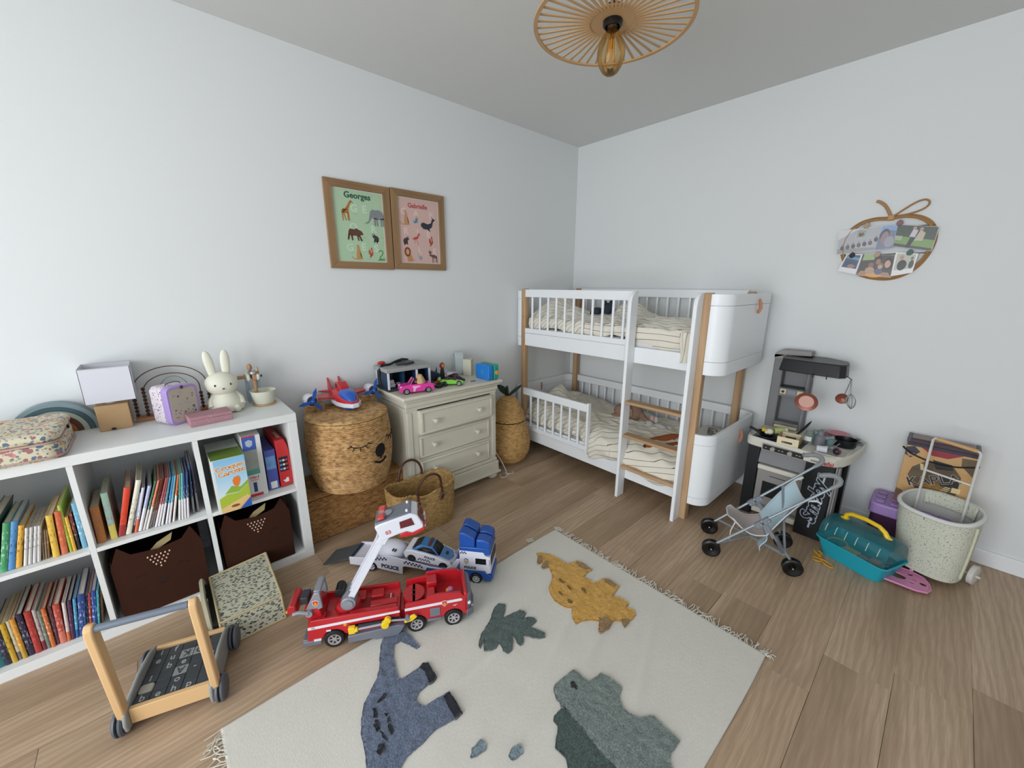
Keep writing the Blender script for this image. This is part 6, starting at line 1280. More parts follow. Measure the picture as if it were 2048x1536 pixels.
mb = MB(); mb.grid(lambda u, v: bagp(u, 1-v*.9, .006), 72, 12, True); mb.prism([bagp(k/40, .1, .006)[:2] for k in range(40)], .06, .062); part('lining', mat('lining_white', 'c2c2be', .9, bump=(80, .3)), o, mb, smooth=70)
part('bottom', DITSY, o, MB().prism([bagp(k/40, 0)[:2] for k in range(40)], .0335, .036))
part('rim_band', mat('rim_white', 'cfd0cc', .85), o, MB().tube([Vector(bagp(k/72, 1))+Vector((0, 0, -.004)) for k in range(72)], .007, 10, closed=True, flat=1.4), smooth=60)
ca = [bagp(u, 1, -.001) for u in (.33, .17)]
HW = mat('trolley_white', 'd2cfca', .35)
h0, h1 = Vector((2.432, -.178, .05)), Vector((2.590, -.225, .05)); t0, t1 = Vector((2.428, -.245, .660)), Vector((2.580, -.272, .642))
part('handle_tube', HW, o, MB().tube([h0, h0.lerp(t0, .985), t0+Vector((.006, 0, 0)), t0.lerp(t1, .08)], .0052, 10)); part('handle_tube', HW, o, MB().tube([h1, h1.lerp(t1, .985), t1+Vector((-.006, 0, 0)), t1.lerp(t0, .08)], .0052, 10)); part('handle_grip', mat('grip_wood', 'c29a68', .5), o, MB().cyl(t0.lerp(t1, .07), t0.lerp(t1, .93), .0085, n=14)); part('handle_crossbar', HW, o, MB().cyl(h0.lerp(t0, .72), h1.lerp(t1, .72), .0045, n=10))
part('rear_flap', DITSY, o, MB().grid(lambda u, v: Vector(bagp(.36-.24*u, 1, .012)).lerp(Vector(bagp(.36-.24*u, .80, .016)), v)+Vector((0, 0, .004)), 16, 6), solid=.006, smooth=60)
part('axle', HW, o, MB().cyl((2.40, -.16, .045), (2.69, -.255, .045), .005, n=10))
for c_, sg in (((2.668, -.245, .0465), 1), ((2.402, -.158, .0465), -1)):
    T = frame(c_, (.31, .95, 0), (0, 0, 1)); part('wheel', HW, o, MB(T=T).lathe([(0, -.010), (.038, -.011), (.046, -.009), (.0465, .009), (.038, .011), (0, .010)], n=36), bevel=.001)
part('front_foot', HW, o, MB().cyl((2.475, -.365, .0), (2.475, -.365, .036), .005, n=10))
part('side_cord', mat('cord_cream', 'c8c8b0', .8), o, MB().tube([Vector(bagp(.97, .08+.06*k, -.004)) for k in range(15)], [.0045+.0012*(k % 2) for k in range(15)], 8), smooth=60)
# ============================================================ rug
def rugmat():
    m, t = newmat('rug_wool'); t.b.inputs['Roughness'].default_value = .95; t.b.inputs['Specular IOR Level'].default_value = .1
    a = t.noise(t.coord(scale=(420, 60, 1)), 1.0, 2); b_ = t.noise(t.coord(scale=(60, 420, 1)), 1.0, 2); big = t.noise(t.coord(), 3, 3)
    h = t.math('ADD', a.outputs[0], b_.outputs[0]); t.bump(h, .35, .0015)
    c = t.mix(t.math('MULTIPLY', big.outputs[0], .45), 'd3d0c8', 'bfbab0'); c = t.mix(t.math('MULTIPLY', t.ramp(a.outputs[0], [(.45, 1.0), (.6, 0.0)]), .12), c, 'a8a398'); t.col(c); return m
RUG = rugmat()
R = thing('rug', 'off-white woven floor rug with dinosaur and leaf motifs and fringed ends', 'rug', (1.61, -2.17, 0))
x0, x1, y0, y1 = 1.083, 2.143, -2.958, -1.394
folds = [(-1.50, .30, .0022), (-1.58, .12, .0018), (-2.02, .9, .0026), (-2.21, .5, .0025), (-2.34, .2, .002), (-1.86, 1.6, .0022)]
def rugz(x, y):
    z = .0065+.0012*noise.noise(Vector((x*5, y*9, 0)))
    for xc, w_, c_, amp, sl in ((1.70, .022, -1.9, .009, .25), (1.52, .020, -1.75, .006, .32), (1.93, .018, -2.0, .0045, .30), (1.40, .016, -1.9, .0045, .15), (1.80, .018, -2.5, .005, .22)):
        d = (x-xc)+(y-c_)*sl+.012*sin(y*7); z += amp*math.exp(-(d/w_)**2)*smooth(-1.36, -1.65, y)*max(.15, math.exp(-((y-c_)/.55)**2))
    return z
rm = MB(); rm.grid(lambda u, v: (x0+(x1-x0)*u+.004*sin(v*9)*(1 if u > .5 else -1)*abs(2*u-1), y0+(y1-y0)*v, rugz(x0+(x1-x0)*u, y0+(y1-y0)*v)), 170, 200)
ru = part('weave', RUG, R, rm, smooth=70); dmod = ru.modifiers.new('solid', 'SOLIDIFY'); dmod.thickness = .0055; dmod.offset = -1
def pile(name, poly, m, h=.010, zoff=0, fuzz=.004, dens=110):
    """tufted motif: raised patch with a ragged edge and uneven tufts following the rug surface"""
    from mathutils.geometry import delaunay_2d_cdt, intersect_point_tri_2d
    P2 = []; n = len(poly); random.seed(len(poly))
    for i in range(n):
        a = Vector(poly[i]); b_ = Vector(poly[(i+1) % n]); k = max(1, int((b_-a).length/.008))
        for j in range(k):
            p_ = a.lerp(b_, j/k); P2.append(Vector((p_.x+random.uniform(-1, 1)*fuzz*.35, p_.y+random.uniform(-1, 1)*fuzz*.35)))
    xs = [p.x for p in P2]; ys = [p.y for p in P2]; nb = len(P2)
    def inside(x, y):
        c_ = False; j = nb-1
        for i in range(nb):
            if ((P2[i].y > y) != (P2[j].y > y)) and (x < (P2[j].x-P2[i].x)*(y-P2[i].y)/(P2[j].y-P2[i].y+1e-12)+P2[i].x): c_ = not c_
            j = i
        return c_
    st = 1/dens; pts = list(P2); x = min(xs)
    while x < max(xs):
        y = min(ys)
        while y < max(ys):
            xx, yy = x+random.uniform(-.4, .4)*st, y+random.uniform(-.4, .4)*st
            if inside(xx, yy): pts.append(Vector((xx, yy)))
            y += st
        x += st
    vs, es, fs, *_ = delaunay_2d_cdt(pts, [(i, (i+1) % nb) for i in range(nb)], [], 1, 1e-5)
    mb = MB(); zz = []
    for i, p in enumerate(vs):
        hh = h*(.72+.5*noise.noise(Vector((p.x*90, p.y*90, 1)))+.35*noise.noise(Vector((p.x*38, p.y*38, 5))))
        zz.append(rugz(p.x, p.y)+zoff+(hh if i >= nb else h*.55))
    V = [(p.x, p.y, z) for p, z in zip(vs, zz)]; F = [tuple(f) for f in fs]
    m0 = len(V); V += [(vs[i].x, vs[i].y, rugz(vs[i].x, vs[i].y)+zoff-.002) for i in range(nb)]; F += [(i, m0+i, m0+(i+1) % nb, (i+1) % nb) for i in range(nb)]
    mb.add(V, F); return mb.build(name, m, R, smooth=180)
def pm(name, c, c2):
    m, t = newmat(name); t.b.inputs['Roughness'].default_value = 1; t.b.inputs['Specular IOR Level'].default_value = .1; t.b.inputs['Sheen Weight'].default_value = .25
    n = t.noise(t.coord(), 190, 3, .6); n2 = t.noise(t.coord(), 22, 3); c = t.mix(t.ramp(n.outputs[0], [(.38, 0.0), (.62, 1.0)]), c, c2); c = t.mix(t.math('MULTIPLY', n2.outputs[0], .35), c, c2); t.col(c); t.bump(n.outputs[0], .8, .004); return m
P_BL = pm('pile_slate', '4a5466', '6d788c'); P_BK = pm('pile_black', '16171c', '2a2b32'); P_YE = pm('pile_mustard', 'b08238', 'd2a454'); P_BR = pm('pile_brown', '7c6040', 'a08258'); P_GR = pm('pile_green', '3a4745', '5c6a66'); P_TG = pm('pile_sage', '5a6462', '828d88'); P_TD = pm('pile_pine', '34423f', '53625e'); P_FT = pm('pile_steel', '5e6c76', '86949c')
BRONTO = [(1.498,-2.662),(1.43,-2.643),(1.395,-2.638),(1.353,-2.62),(1.313,-2.594),(1.287,-2.564),(1.258,-2.528),(1.225,-2.503),(1.181,-2.481),(1.135,-2.457),(1.105,-2.426),(1.121,-2.37),(1.171,-2.353),(1.213,-2.35),(1.244,-2.348),(1.245,-2.363),(1.211,-2.375),(1.174,-2.393),(1.17,-2.42),(1.215,-2.444),(1.261,-2.457),(1.304,-2.468),(1.317,-2.462),(1.317,-2.423),(1.319,-2.392),(1.313,-2.376),(1.325,-2.36),(1.361,-2.363),(1.392,-2.365),(1.399,-2.379),(1.397,-2.395),(1.397,-2.436),(1.408,-2.455),(1.431,-2.459),(1.455,-2.446),(1.458,-2.414),(1.464,-2.383),(1.466,-2.364),(1.499,-2.363),(1.553,-2.368),(1.554,-2.394),(1.545,-2.428),(1.538,-2.47),(1.544,-2.508),(1.545,-2.558),(1.557,-2.59),(1.584,-2.616),(1.536,-2.669)]
HOOF1 = [(1.323,-2.394),(1.316,-2.378),(1.328,-2.362),(1.364,-2.365),(1.395,-2.367),(1.402,-2.38),(1.4,-2.397),(1.381,-2.396),(1.348,-2.388)]
HOOF2 = [(1.471,-2.387),(1.47,-2.363),(1.502,-2.364),(1.555,-2.369),(1.556,-2.395),(1.537,-2.396),(1.506,-2.394)]
BS0 = [(1.326,-2.53),(1.335,-2.523),(1.347,-2.552),(1.341,-2.563)]
BS1 = [(1.349,-2.58),(1.355,-2.571),(1.387,-2.58),(1.379,-2.59)]
BS2 = [(1.387,-2.59),(1.393,-2.584),(1.423,-2.589),(1.427,-2.599),(1.402,-2.6)]
BS3 = [(1.39,-2.556),(1.396,-2.547),(1.429,-2.557),(1.426,-2.564)]
BS4 = [(1.427,-2.565),(1.431,-2.559),(1.458,-2.558),(1.463,-2.569),(1.444,-2.57)]
BS5 = [(1.43,-2.592),(1.438,-2.585),(1.469,-2.586),(1.453,-2.593)]
BS6 = [(1.462,-2.612),(1.47,-2.599),(1.493,-2.605),(1.494,-2.619),(1.477,-2.623)]
STEGO = [(1.162,-1.628),(1.167,-1.61),(1.212,-1.581),(1.256,-1.571),(1.321,-1.571),(1.332,-1.544),(1.34,-1.512),(1.37,-1.505),(1.431,-1.514),(1.427,-1.547),(1.431,-1.584),(1.49,-1.578),(1.501,-1.519),(1.518,-1.504),(1.581,-1.508),(1.593,-1.581),(1.644,-1.557),(1.666,-1.565),(1.665,-1.591),(1.697,-1.578),(1.717,-1.596),(1.721,-1.628),(1.716,-1.645),(1.721,-1.686),(1.695,-1.668),(1.673,-1.695),(1.68,-1.739),(1.676,-1.788),(1.666,-1.789),(1.634,-1.74),(1.605,-1.761),(1.587,-1.793),(1.578,-1.824),(1.552,-1.812),(1.526,-1.787),(1.52,-1.773),(1.488,-1.789),(1.434,-1.795),(1.395,-1.779),(1.369,-1.758),(1.34,-1.705),(1.311,-1.676),(1.272,-1.655),(1.261,-1.683),(1.248,-1.682),(1.231,-1.649),(1.221,-1.675),(1.208,-1.671),(1.183,-1.637)]
SS0 = [(1.187,-1.64),(1.192,-1.626),(1.219,-1.639),(1.229,-1.67),(1.22,-1.68),(1.21,-1.672)]
SS1 = [(1.233,-1.628),(1.26,-1.64),(1.272,-1.663),(1.264,-1.686),(1.25,-1.684),(1.239,-1.655)]
SS2 = [(1.343,-1.521),(1.374,-1.512),(1.421,-1.518),(1.409,-1.535),(1.373,-1.543),(1.35,-1.535)]
SS3 = [(1.509,-1.524),(1.522,-1.51),(1.572,-1.512),(1.569,-1.535),(1.54,-1.536),(1.519,-1.539)]
SS4 = [(1.626,-1.73),(1.647,-1.706),(1.673,-1.7),(1.683,-1.743),(1.678,-1.791),(1.668,-1.792),(1.638,-1.743)]
SS5 = [(1.691,-1.663),(1.712,-1.639),(1.718,-1.648),(1.723,-1.69),(1.702,-1.676)]
SS6 = [(1.36,-1.684),(1.368,-1.678),(1.399,-1.68),(1.394,-1.689),(1.374,-1.691)]
SS7 = [(1.415,-1.685),(1.424,-1.681),(1.448,-1.689),(1.449,-1.697),(1.427,-1.694)]
SS8 = [(1.473,-1.655),(1.483,-1.646),(1.509,-1.657),(1.501,-1.664),(1.48,-1.662)]
SS9 = [(1.414,-1.743),(1.421,-1.74),(1.445,-1.744),(1.44,-1.75),(1.422,-1.748)]
SS10 = [(1.471,-1.748),(1.483,-1.743),(1.499,-1.745),(1.501,-1.755),(1.486,-1.76)]
LEAF = [(1.286,-1.988),(1.308,-1.97),(1.318,-1.977),(1.338,-1.999),(1.35,-2.018),(1.357,-2.016),(1.362,-1.987),(1.372,-1.947),(1.387,-1.934),(1.405,-1.939),(1.412,-1.955),(1.414,-1.971),(1.429,-1.937),(1.445,-1.926),(1.459,-1.931),(1.462,-1.951),(1.462,-1.973),(1.486,-1.96),(1.521,-1.948),(1.537,-1.962),(1.526,-1.98),(1.508,-1.997),(1.486,-2.009),(1.469,-2.02),(1.494,-2.035),(1.501,-2.048),(1.497,-2.059),(1.481,-2.061),(1.46,-2.051),(1.446,-2.047),(1.462,-2.064),(1.49,-2.092),(1.494,-2.117),(1.47,-2.123),(1.449,-2.115),(1.436,-2.114),(1.447,-2.138),(1.445,-2.154),(1.423,-2.177),(1.398,-2.159),(1.381,-2.142),(1.404,-2.179),(1.398,-2.183),(1.385,-2.174),(1.358,-2.142),(1.346,-2.111),(1.328,-2.071),(1.307,-2.044),(1.289,-2.014)]
TRIC = [(1.701,-1.986),(1.718,-1.985),(1.742,-1.988),(1.764,-1.979),(1.77,-1.953),(1.773,-1.921),(1.796,-1.915),(1.829,-1.908),(1.853,-1.91),(1.859,-1.936),(1.873,-1.955),(1.893,-1.967),(1.92,-1.97),(1.946,-1.956),(1.964,-1.926),(1.975,-1.914),(2.015,-1.92),(2.04,-1.919),(2.063,-1.923),(2.064,-1.943),(2.061,-1.971),(2.068,-1.996),(2.084,-2.008),(2.105,-2.028),(2.01,-2.134),(1.965,-2.131),(1.916,-2.129),(1.879,-2.124),(1.837,-2.118),(1.798,-2.116),(1.774,-2.111),(1.761,-2.115),(1.76,-2.122),(1.742,-2.113),(1.732,-2.113),(1.702,-2.095),(1.691,-2.079),(1.694,-2.042)]
TRIC2 = [(1.762,-2.124),(1.774,-2.111),(1.798,-2.116),(1.837,-2.118),(1.879,-2.124),(1.916,-2.129),(1.965,-2.131),(2.01,-2.134),(1.91,-2.245),(1.88,-2.229),(1.86,-2.216),(1.821,-2.22),(1.808,-2.202),(1.802,-2.187),(1.788,-2.172),(1.768,-2.171),(1.761,-2.157)]
TEYE = [(1.726,-2.036),(1.733,-2.027),(1.753,-2.031),(1.758,-2.041),(1.742,-2.049)]
FOOT1 = [(1.652,-2.372),(1.665,-2.366),(1.676,-2.369),(1.686,-2.377),(1.684,-2.397),(1.674,-2.423),(1.669,-2.423),(1.664,-2.414),(1.656,-2.408),(1.655,-2.393)]
FOOT2 = [(1.735,-2.312),(1.746,-2.292),(1.76,-2.295),(1.768,-2.302),(1.766,-2.319),(1.764,-2.336),(1.757,-2.342),(1.745,-2.34),(1.74,-2.329)]

pile('brontosaurus_motif', BRONTO, P_BL); pile('stegosaurus_motif', STEGO, P_YE); pile('leaf_motif', LEAF, P_GR); pile('triceratops_motif', TRIC, P_TG, zoff=.001); pile('triceratops_frill', TRIC2, P_TD)
for q in (HOOF1, HOOF2): pile('hoof', q, P_BK, zoff=.003, h=.011)
for q in (BS0, BS1, BS2, BS3, BS4, BS5, BS6): pile('spot', q, P_BK, zoff=.003, fuzz=.006, h=.011)
for i, q in enumerate((SS0, SS1, SS2, SS3, SS4, SS5)): pile('brown_patch', q, P_BR, zoff=.003, h=.011)
for q in (SS6, SS7, SS8, SS9, SS10): pile('spot', q, pm('pile_umber', '6a4a1c', '8a6628') if 'pile_umber' not in MATS else MATS['pile_umber'], zoff=.003, h=.011, fuzz=.005)
pile('eye', TEYE, P_BK, zoff=.004, h=.011)
for q in (FOOT1, FOOT2): pile('small_leaf', q, P_FT, h=.008)
FRG = mat('fringe_cream', 'cbc7bb', .95)
fm = MB(); random.seed(5)
for side, ye in ((1, y1), (-1, y0)):
    n = 150
    for k in range(n):
        x = x0+(x1-x0)*(k+.5)/n+random.uniform(-.002, .002); L_ = random.uniform(.025, .052)*(1.2 if side < 0 else 1); lean = random.uniform(-.6, .6)+.5*sin(k*.35); p_ = Vector((x, ye-side*.004, .006)); pts = [p_]; ang = lean*.3
        for j in range(5): ang += random.uniform(-.45, .45)+lean*.12; p_ = p_+Vector((sin(ang), side*cos(ang), 0))*L_/5; pts.append(Vector((p_.x, p_.y, .004+random.uniform(0, .005))))
        fm.tube(pts, .0016, 5)
for cx_, cy_ in ((x1+.012, y1+.01), (x0, y1+.02)): 
    for k in range(16): a = random.uniform(0, 2*pi); fm.tube([(cx_-.01, cy_-.015, .006), (cx_+.010*cos(a), cy_+.010*sin(a), .010), (cx_+.022*cos(a), cy_+.016*sin(a), .005)], .0014, 5)
part('fringe', FRG, R, fm, smooth=60, kind='stuff')
part('care_label', mat('label_grey', 'b8b8ae', .8), R, MB(T=frame((1.062, -1.592, .004), (-.9, .3, 0), (.3, .9, 0))).box(0, .03, 0, .04, 0, .001))
# ============================================================ red rescue truck
RZ = .0
FTR = thing('rescue_truck', 'big red toy fire truck with raised white ladder arm and detached white cab', 'toy truck', (1.10, -2.43, 0))
A_ = Vector((.486, .874, 0)).normalized(); Nn = Vector((-.874, .486, 0)).normalized()
TF_ = frame((1.017, -2.586, 0), A_, Nn, (0, 0, 1))     # x along, y to the far side, z up
def fp_(nm, m, mb, **k): return part(nm, m, FTR, mb, **k)
XZ = frame((0, 0, 0), (1, 0, 0), (0, 0, 1), (0, -1, 0))
TR2 = mat('truck_red', 'b51c26', .3, coat=.3); TRD = mat('truck_red_deep', '7e1219', .45); STR = mat('stripe_white', 'dcd8de', .3)
def arch(cx, r=.043, n=9): return [(cx+r*cos(a), .036+r*sin(a)) for a in [pi*k/n for k in range(n+1)]]
side = [(-.092, .052), (-.086, .112), (-.072, .132), (.246, .130), (.252, .085), (.250, .060), (.247, .036)]
rear = [(-.095, .048), (-.088, .112), (-.076, .133), (.238, .131), (.246, .060), (.205, .055)]+[(x, z) for x, z in arch(0) if x < .2]+[(-.048, .045)]
def body(poly, y0, y1, nm, m=TR2, **k): return fp_(nm, m, MB(T=TF_).prism(poly, -y1, -y0, XZ), **k)
rp = [(-.095, .040), (-.088, .112), (-.076, .133), (.240, .131), (.250, .050)]+arch(0)[:1]+[(x, z) for x, z in arch(0)]+[(-.050, .040)]
rp = [(-.095, .040), (-.088, .112), (-.076, .133), (.240, .131), (.250, .050), (.045, .050)]+arch(0)[1:-1]+[(-.045, .040)]
fr_ = [(.262, .040), (.268, .134), (.350, .140), (.352, .158), (.420, .158), (.485, .150), (.508, .120), (.516, .060), (.512, .045), (.500, .045)]+arch(.454)[1:-1]+[(.408, .052), (.352, .052)]+arch(.307)[1:-1]+[(.262, .036)]
for y0_, y1_ in ((0, .010), (.138, .148)):
    body(rp, y0_, y1_, 'body_side', bevel=.002); body(fr_, y0_, y1_, 'cab_side', bevel=.002)
deck = MB(T=TF_); deck.box(-.09, .245, .008, .140, .045, .112); deck.box(.264, .505, .008, .140, .045, .098); deck.box(.245, .266, .03, .118, .05, .09)
fp_('deck', TRD if False else TR2, deck, bevel=.002)
for a in ((.06, .11, .085, .132, .112, .128), (.13, .18, .090, .132, .112, .124), (-.075, -.03, .012, .05, .112, .126), (.06, .235, .010, .030, .112, .128), (.13, .235, .045, .075, .112, .118)): fp_('deck_block', TR2, MB(T=TF_).box(*a), bevel=.003)
fp_('deck_recess', TRD, MB(T=TF_).box(.07, .22, .050, .100, .1121, .1128)); fp_('turret_cover', TR2, MB(T=TF_).prism(rrect(.085, .095, .045, 8, .300, .074), .098, .124), bevel=.005)
for y_ in (.062, .086): fp_('slot', mat('slot_dark', '2a0a0c', .6), MB(T=TF_).box(.292, .306, y_-.005, y_+.005, .1242, .1250))
for k in range(6): fp_('step_mark', STR, MB(T=TF_).box(.205, .209, .052+k*.009, .058+k*.009, .1129, .1134))
fp_('front_wall', TR2, MB(T=TF_).box(.498, .514, .0, .148, .055, .145), bevel=.005); fp_('seat_block', TR2, MB(T=TF_).box(.352, .395, .085, .138, .098, .150).box(.352, .385, .012, .075, .098, .138), bevel=.004)
BMP = mat('bumper_grey', '6c6f7a', .45)
fp_('front_bumper', BMP, MB(T=TF_).prism([(.508, -.006), (.538, .012), (.545, .074), (.538, .136), (.508, .154), (.508, .0)], .030, .062), bevel=.006); fp_('front_grille', BMP, MB(T=TF_).prism([(.512, .0), (.530, .015), (.533, .074), (.530, .133), (.512, .148)], .060, .135), bevel=.005)
for y_ in (.006, .142): fp_('headlight', WT, MB(T=TF_).ell((.520, y_, .092), (.008, .008, .008), 12, 8)); fp_('grille_block', GRY, MB(T=TF_).box(.528, .538, y_ if y_ < .1 else y_-.02, (y_ if y_ < .1 else y_-.02)+.018, .07, .08))
fp_('rear_bumper', BMP, MB(T=TF_).box(-.112, -.090, .0, .148, .024, .052).box(-.112, -.046, -.002, .006, .024, .044), bevel=.003); fp_('rear_trim', STR, MB(T=TF_).box(-.072, -.046, -.003, .0, .042, .050))
# stripes, marks
def sp_(nm, poly, m, y=-.0004): return fp_(nm, m, MB(T=TF_).prism(poly, -y, -y+.0006, XZ))
sp_('stripe', [(-.0895, .094), (-.0885, .106), (.245, .116), (.2465, .106)], STR); sp_('stripe', [(.2645, .106), (.2655, .118), (.485, .124), (.492, .119), (.490, .112)], STR)
fp_('stripe', STR, MB(T=TF_).prism([(-.05, .1125), (0, 0)], 0, .001) if False else MB(T=TF_).box(-.115, -.112, .02, .12, .035, .040))
text('lettering', '03', .012, TF_ @ frame((-.07, -.0012, .1005), (1, 0, .03), (0, 0, 1)), BMP, FTR)
EMB = mat('emblem_gold', 'd8982c', .4); EMR = mat('emblem_red', 'c03028', .4)
def shield(M, s=1, par=None):
    pl = [(-.010*s, .010*s), (0, .013*s), (.010*s, .010*s), (.009*s, -.003*s), (0, -.013*s), (-.009*s, -.003*s)]
    part('badge', STR, par, MB(T=M).prism([(x*1.2, y*1.2) for x, y in pl], 0, .0006)); part('badge', EMR, par, MB(T=M).prism(pl, .0006, .001)); part('badge', EMB, par, MB(T=M).prism([(-.006*s, -.004*s), (-.003*s, .004*s), (0, .009*s), (.003*s, .004*s), (.006*s, -.004*s), (0, -.009*s)], .001, .0014))
shield(TF_ @ frame((.420, -.0012, .112), (1, 0, 0), (0, 0, 1)), .95, FTR); sp_('lightning_mark', [(.452, .095), (.463, .099), (.461, .096), (.472, .1), (.460, .092), (.462, .095)], STR)
fp_('grey_hatch', BMP, MB(T=TF_).box(.362, .402, -.003, .002, .060, .098), bevel=.002); sp_('small_mark', [(.004-.03, .075), (.004-.03, .082), (-.010, .082), (-.010, .075)], STR); fp_('orange_dot', EMB, MB(T=TF_).prism(circ(.006, 14, .042, .092), -.001, .0005, XZ))
fp_('side_step', BMP, MB(T=TF_).prism([(.050, .012), (.050, .048), (.235, .060), (.262, .055), (.250, .030), (.235, .012), (.150, .010), (.14, .018), (.06, .016)], -.010, .014, XZ), bevel=.003); fp_('side_step', BMP, MB(T=TF_).box(.350, .408, -.006, .010, .042, .052), bevel=.002); fp_('tool_recess', BLKP, MB(T=TF_).box(.055, .245, -.0008, .0, .062, .088))
for x, z0_ in ((0, .036), (.307, .0375), (.454, .0365)):
    for s_ in (-1, 1):
        T2 = TF_; wq = wheel(FTR, TF_, x, (.006 if s_ < 0 else .142), z0_+.0015, .037, .026, s_, RIM, mat('tyre', '101012', .7), 6)
# side tool arm: yellow joints with silver rods
fp_('tool_joint', YEL, MB(T=TF_).box(.055, .080, -.022, -.004, .062, .090).cyl((.078, -.014, .074), (.090, -.014, .076), .010, n=14), bevel=.003); fp_('tool_rod', SIL, MB(T=TF_).cyl((.085, -.014, .075), (.178, -.016, .080), .0048, n=12)); fp_('tool_rack', DGR, MB(T=TF_).box(.09, .175, -.012, -.006, .082, .088))
fp_('tool_joint', YEL, MB(T=TF_).cyl((.190, -.026, .078), (.190, -.008, .078), .015, n=20).cyl((.200, -.024, .094), (.200, -.008, .094), .013, n=18), bevel=.002); fp_('tool_rod', SIL, MB(T=TF_).cyl((.206, -.016, .090), (.272, -.018, .084), .0042, n=12)); fp_('tool_claw', YEL, MB(T=TF_).prism([(.262, .072), (.292, .076), (.312, .092), (.302, .104), (.286, .100), (.280, .090), (.262, .082)], .016, .024, XZ), bevel=.002); fp_('tool_joint', GRY, MB(T=TF_).cyl((.275, -.026, .090), (.275, -.010, .090), .009, n=16))
# rear frame with scoop
GF = mat('truck_grey', '8e9098', .35, .2)
fp_('rear_tower', TR2, MB(T=TF_).prism([(-.088, .112), (-.105, .145), (-.100, .170), (-.05, .172), (-.035, .115)], -.125, -.022, XZ), bevel=.004)
for y_ in (.022, .108): fp_('rear_arch', GF, MB(T=TF_).prism([(-.098, .158), (-.060, .232), (-.040, .236), (-.034, .165), (-.052, .158)], -y_-.012, -y_, XZ), bevel=.003)
fp_('rear_arch', GF, MB(T=TF_).box(-.062, -.038, .03, .11, .222, .238), bevel=.003); shield(TF_ @ frame((-.057, .0205, .190), (1, 0, 0), (0, 0, 1)), .95, FTR); fp_('hinge_drum', GF, MB(T=TF_).cyl((-.082, .010, .155), (-.082, .138, .155), .013, n=18))
for y_ in (.012, .130): fp_('scoop_arm', GF, MB(T=TF_).tube([(-.082, y_, .160), (-.115, y_, .170), (-.135, y_, .166)], .007, 8))
fp_('scoop', TR2, MB(T=TF_).prism([(-.128, .142), (-.152, .150), (-.160, .175), (-.148, .192), (-.130, .188), (-.124, .160)], -.125, -.025, XZ), bevel=.004); fp_('scoop_lamp', EMB, MB(T=TF_).ell((-.160, .030, .165), (.005, .006, .006), 10, 8)); fp_('rear_top_bar', DGR, MB(T=TF_).box(-.118, -.09, .05, .10, .168, .198), bevel=.003)
# turntable and arm
fp_('turntable', TR2, MB(T=TF_).lathe([(0, 0), (.050, 0), (.044, .018), (.03, .026), (0, .026)], (.045, .074, .112), 32)); fp_('pivot_drum', GF, MB(T=TF_).cyl((.055, .026, .158), (.055, .122, .158), .028, n=32), bevel=.003); fp_('pivot_cap', GF, MB(T=TF_).cyl((.055, .022, .158), (.055, .027, .158), .018, n=24)); fp_('motor', BLKP, MB(T=TF_).cyl((.020, .060, .185), (.020, .115, .185), .018, n=18), bevel=.002)
pA, pB = Vector((.058, 0, .165)), Vector((.205, 0, .425)); ad = (pB-pA).normalized(); an = Vector((-ad.z, 0, ad.x))
TA = TF_ @ frame((pA.x, .035, pA.z), ad, (0, 1, 0), an)          # arm frame: x along, y across, z up-normal
Larm = (pB-pA).length
ARM = fp_('ladder_arm', WT, MB(T=TA).box(0, Larm, 0, .078, -.012, .006), bevel=.002)
MB(T=TA).box(.01, Larm*.93, .038, .046, .006, .0072).build('arm_stripe', EMR, ARM); MB(T=TA).box(.01, Larm*.9, .060, .063, .006, .0075).build('arm_groove', GRY, ARM)
for y_ in (0, .030, .050, .072): MB(T=TA).box(0, Larm, y_, y_+.004, .006, .012).build('arm_rail', WT, ARM)
for k in range(7): MB(T=TA).box(-.0005+.02+k*.036, .0005+.021+k*.036, .005, .030, .006, .0066, Matrix.Translation((0, 0, 0)) ).build('arm_panel_line', mat('line_grey', 'a8a8b4', .4), ARM)
MB(T=TA).prism(circ(.005, 12, Larm*.55, .042), .0072, .0082).build('arm_badge', EMB, ARM)
fp_('arm_wing', WT, MB(T=TA).prism([(Larm*.78, .074), (Larm*.84, .128), (Larm*.93, .132), (Larm*1.02, .10), (Larm*1.02, .074)], -.010, .012), bevel=.003); fp_('arm_yoke', WT, MB(T=TA).box(Larm*.90, Larm*1.06, -.004, .080, -.020, .016), bevel=.004)
# cab on the arm
cdir = Vector((.144, 0, .034)).normalized(); TCb = TF_ @ frame((.212, .030, .402), cdir, (0, 1, 0), Vector((-cdir.z, 0, cdir.x)))
CX = frame((0, 0, 0), (1, 0, 0), (0, 0, 1), (0, -1, 0))
cabp = [(-.012, .012), (-.020, .078), (.0, .084), (.118, .088), (.142, .072), (.152, .030), (.150, .012), (.105, .004), (.085, .018), (.055, .018)]
CAB = fp_('detached_cab', WT, MB(T=TCb).prism(cabp, -.102, 0, CX), bevel=.005, seg=3)
MB(T=TCb).box(-.016, .122, .004, .098, .0845, .091).build('cab_roof', BMP, CAB, bevel=.003)
MB(T=TCb).prism([(.055, .002), (.060, .019), (.085, .019), (.105, .008), (.153, .016), (.154, .002), (.11, -.006)], -.104, .002, CX).build('cab_skirt', TR2, CAB, bevel=.003)
WIN = mat('window_maroon', '5c0e1a', .15, coat=.4)
MB(T=TCb).prism([(.068, .040), (.072, .068), (.118, .070), (.122, .038)], .0005, .0016, CX).build('cab_window', WIN, CAB); MB(T=TCb).prism([(.068, .040), (.072, .068), (.118, .070), (.122, .038)], -.1036, -.1025, CX).build('cab_window', WIN, CAB)
WS = TCb @ frame((.1475, .051, .050), (0, 1, 0), Vector((-.40, 0, 1)).normalized())
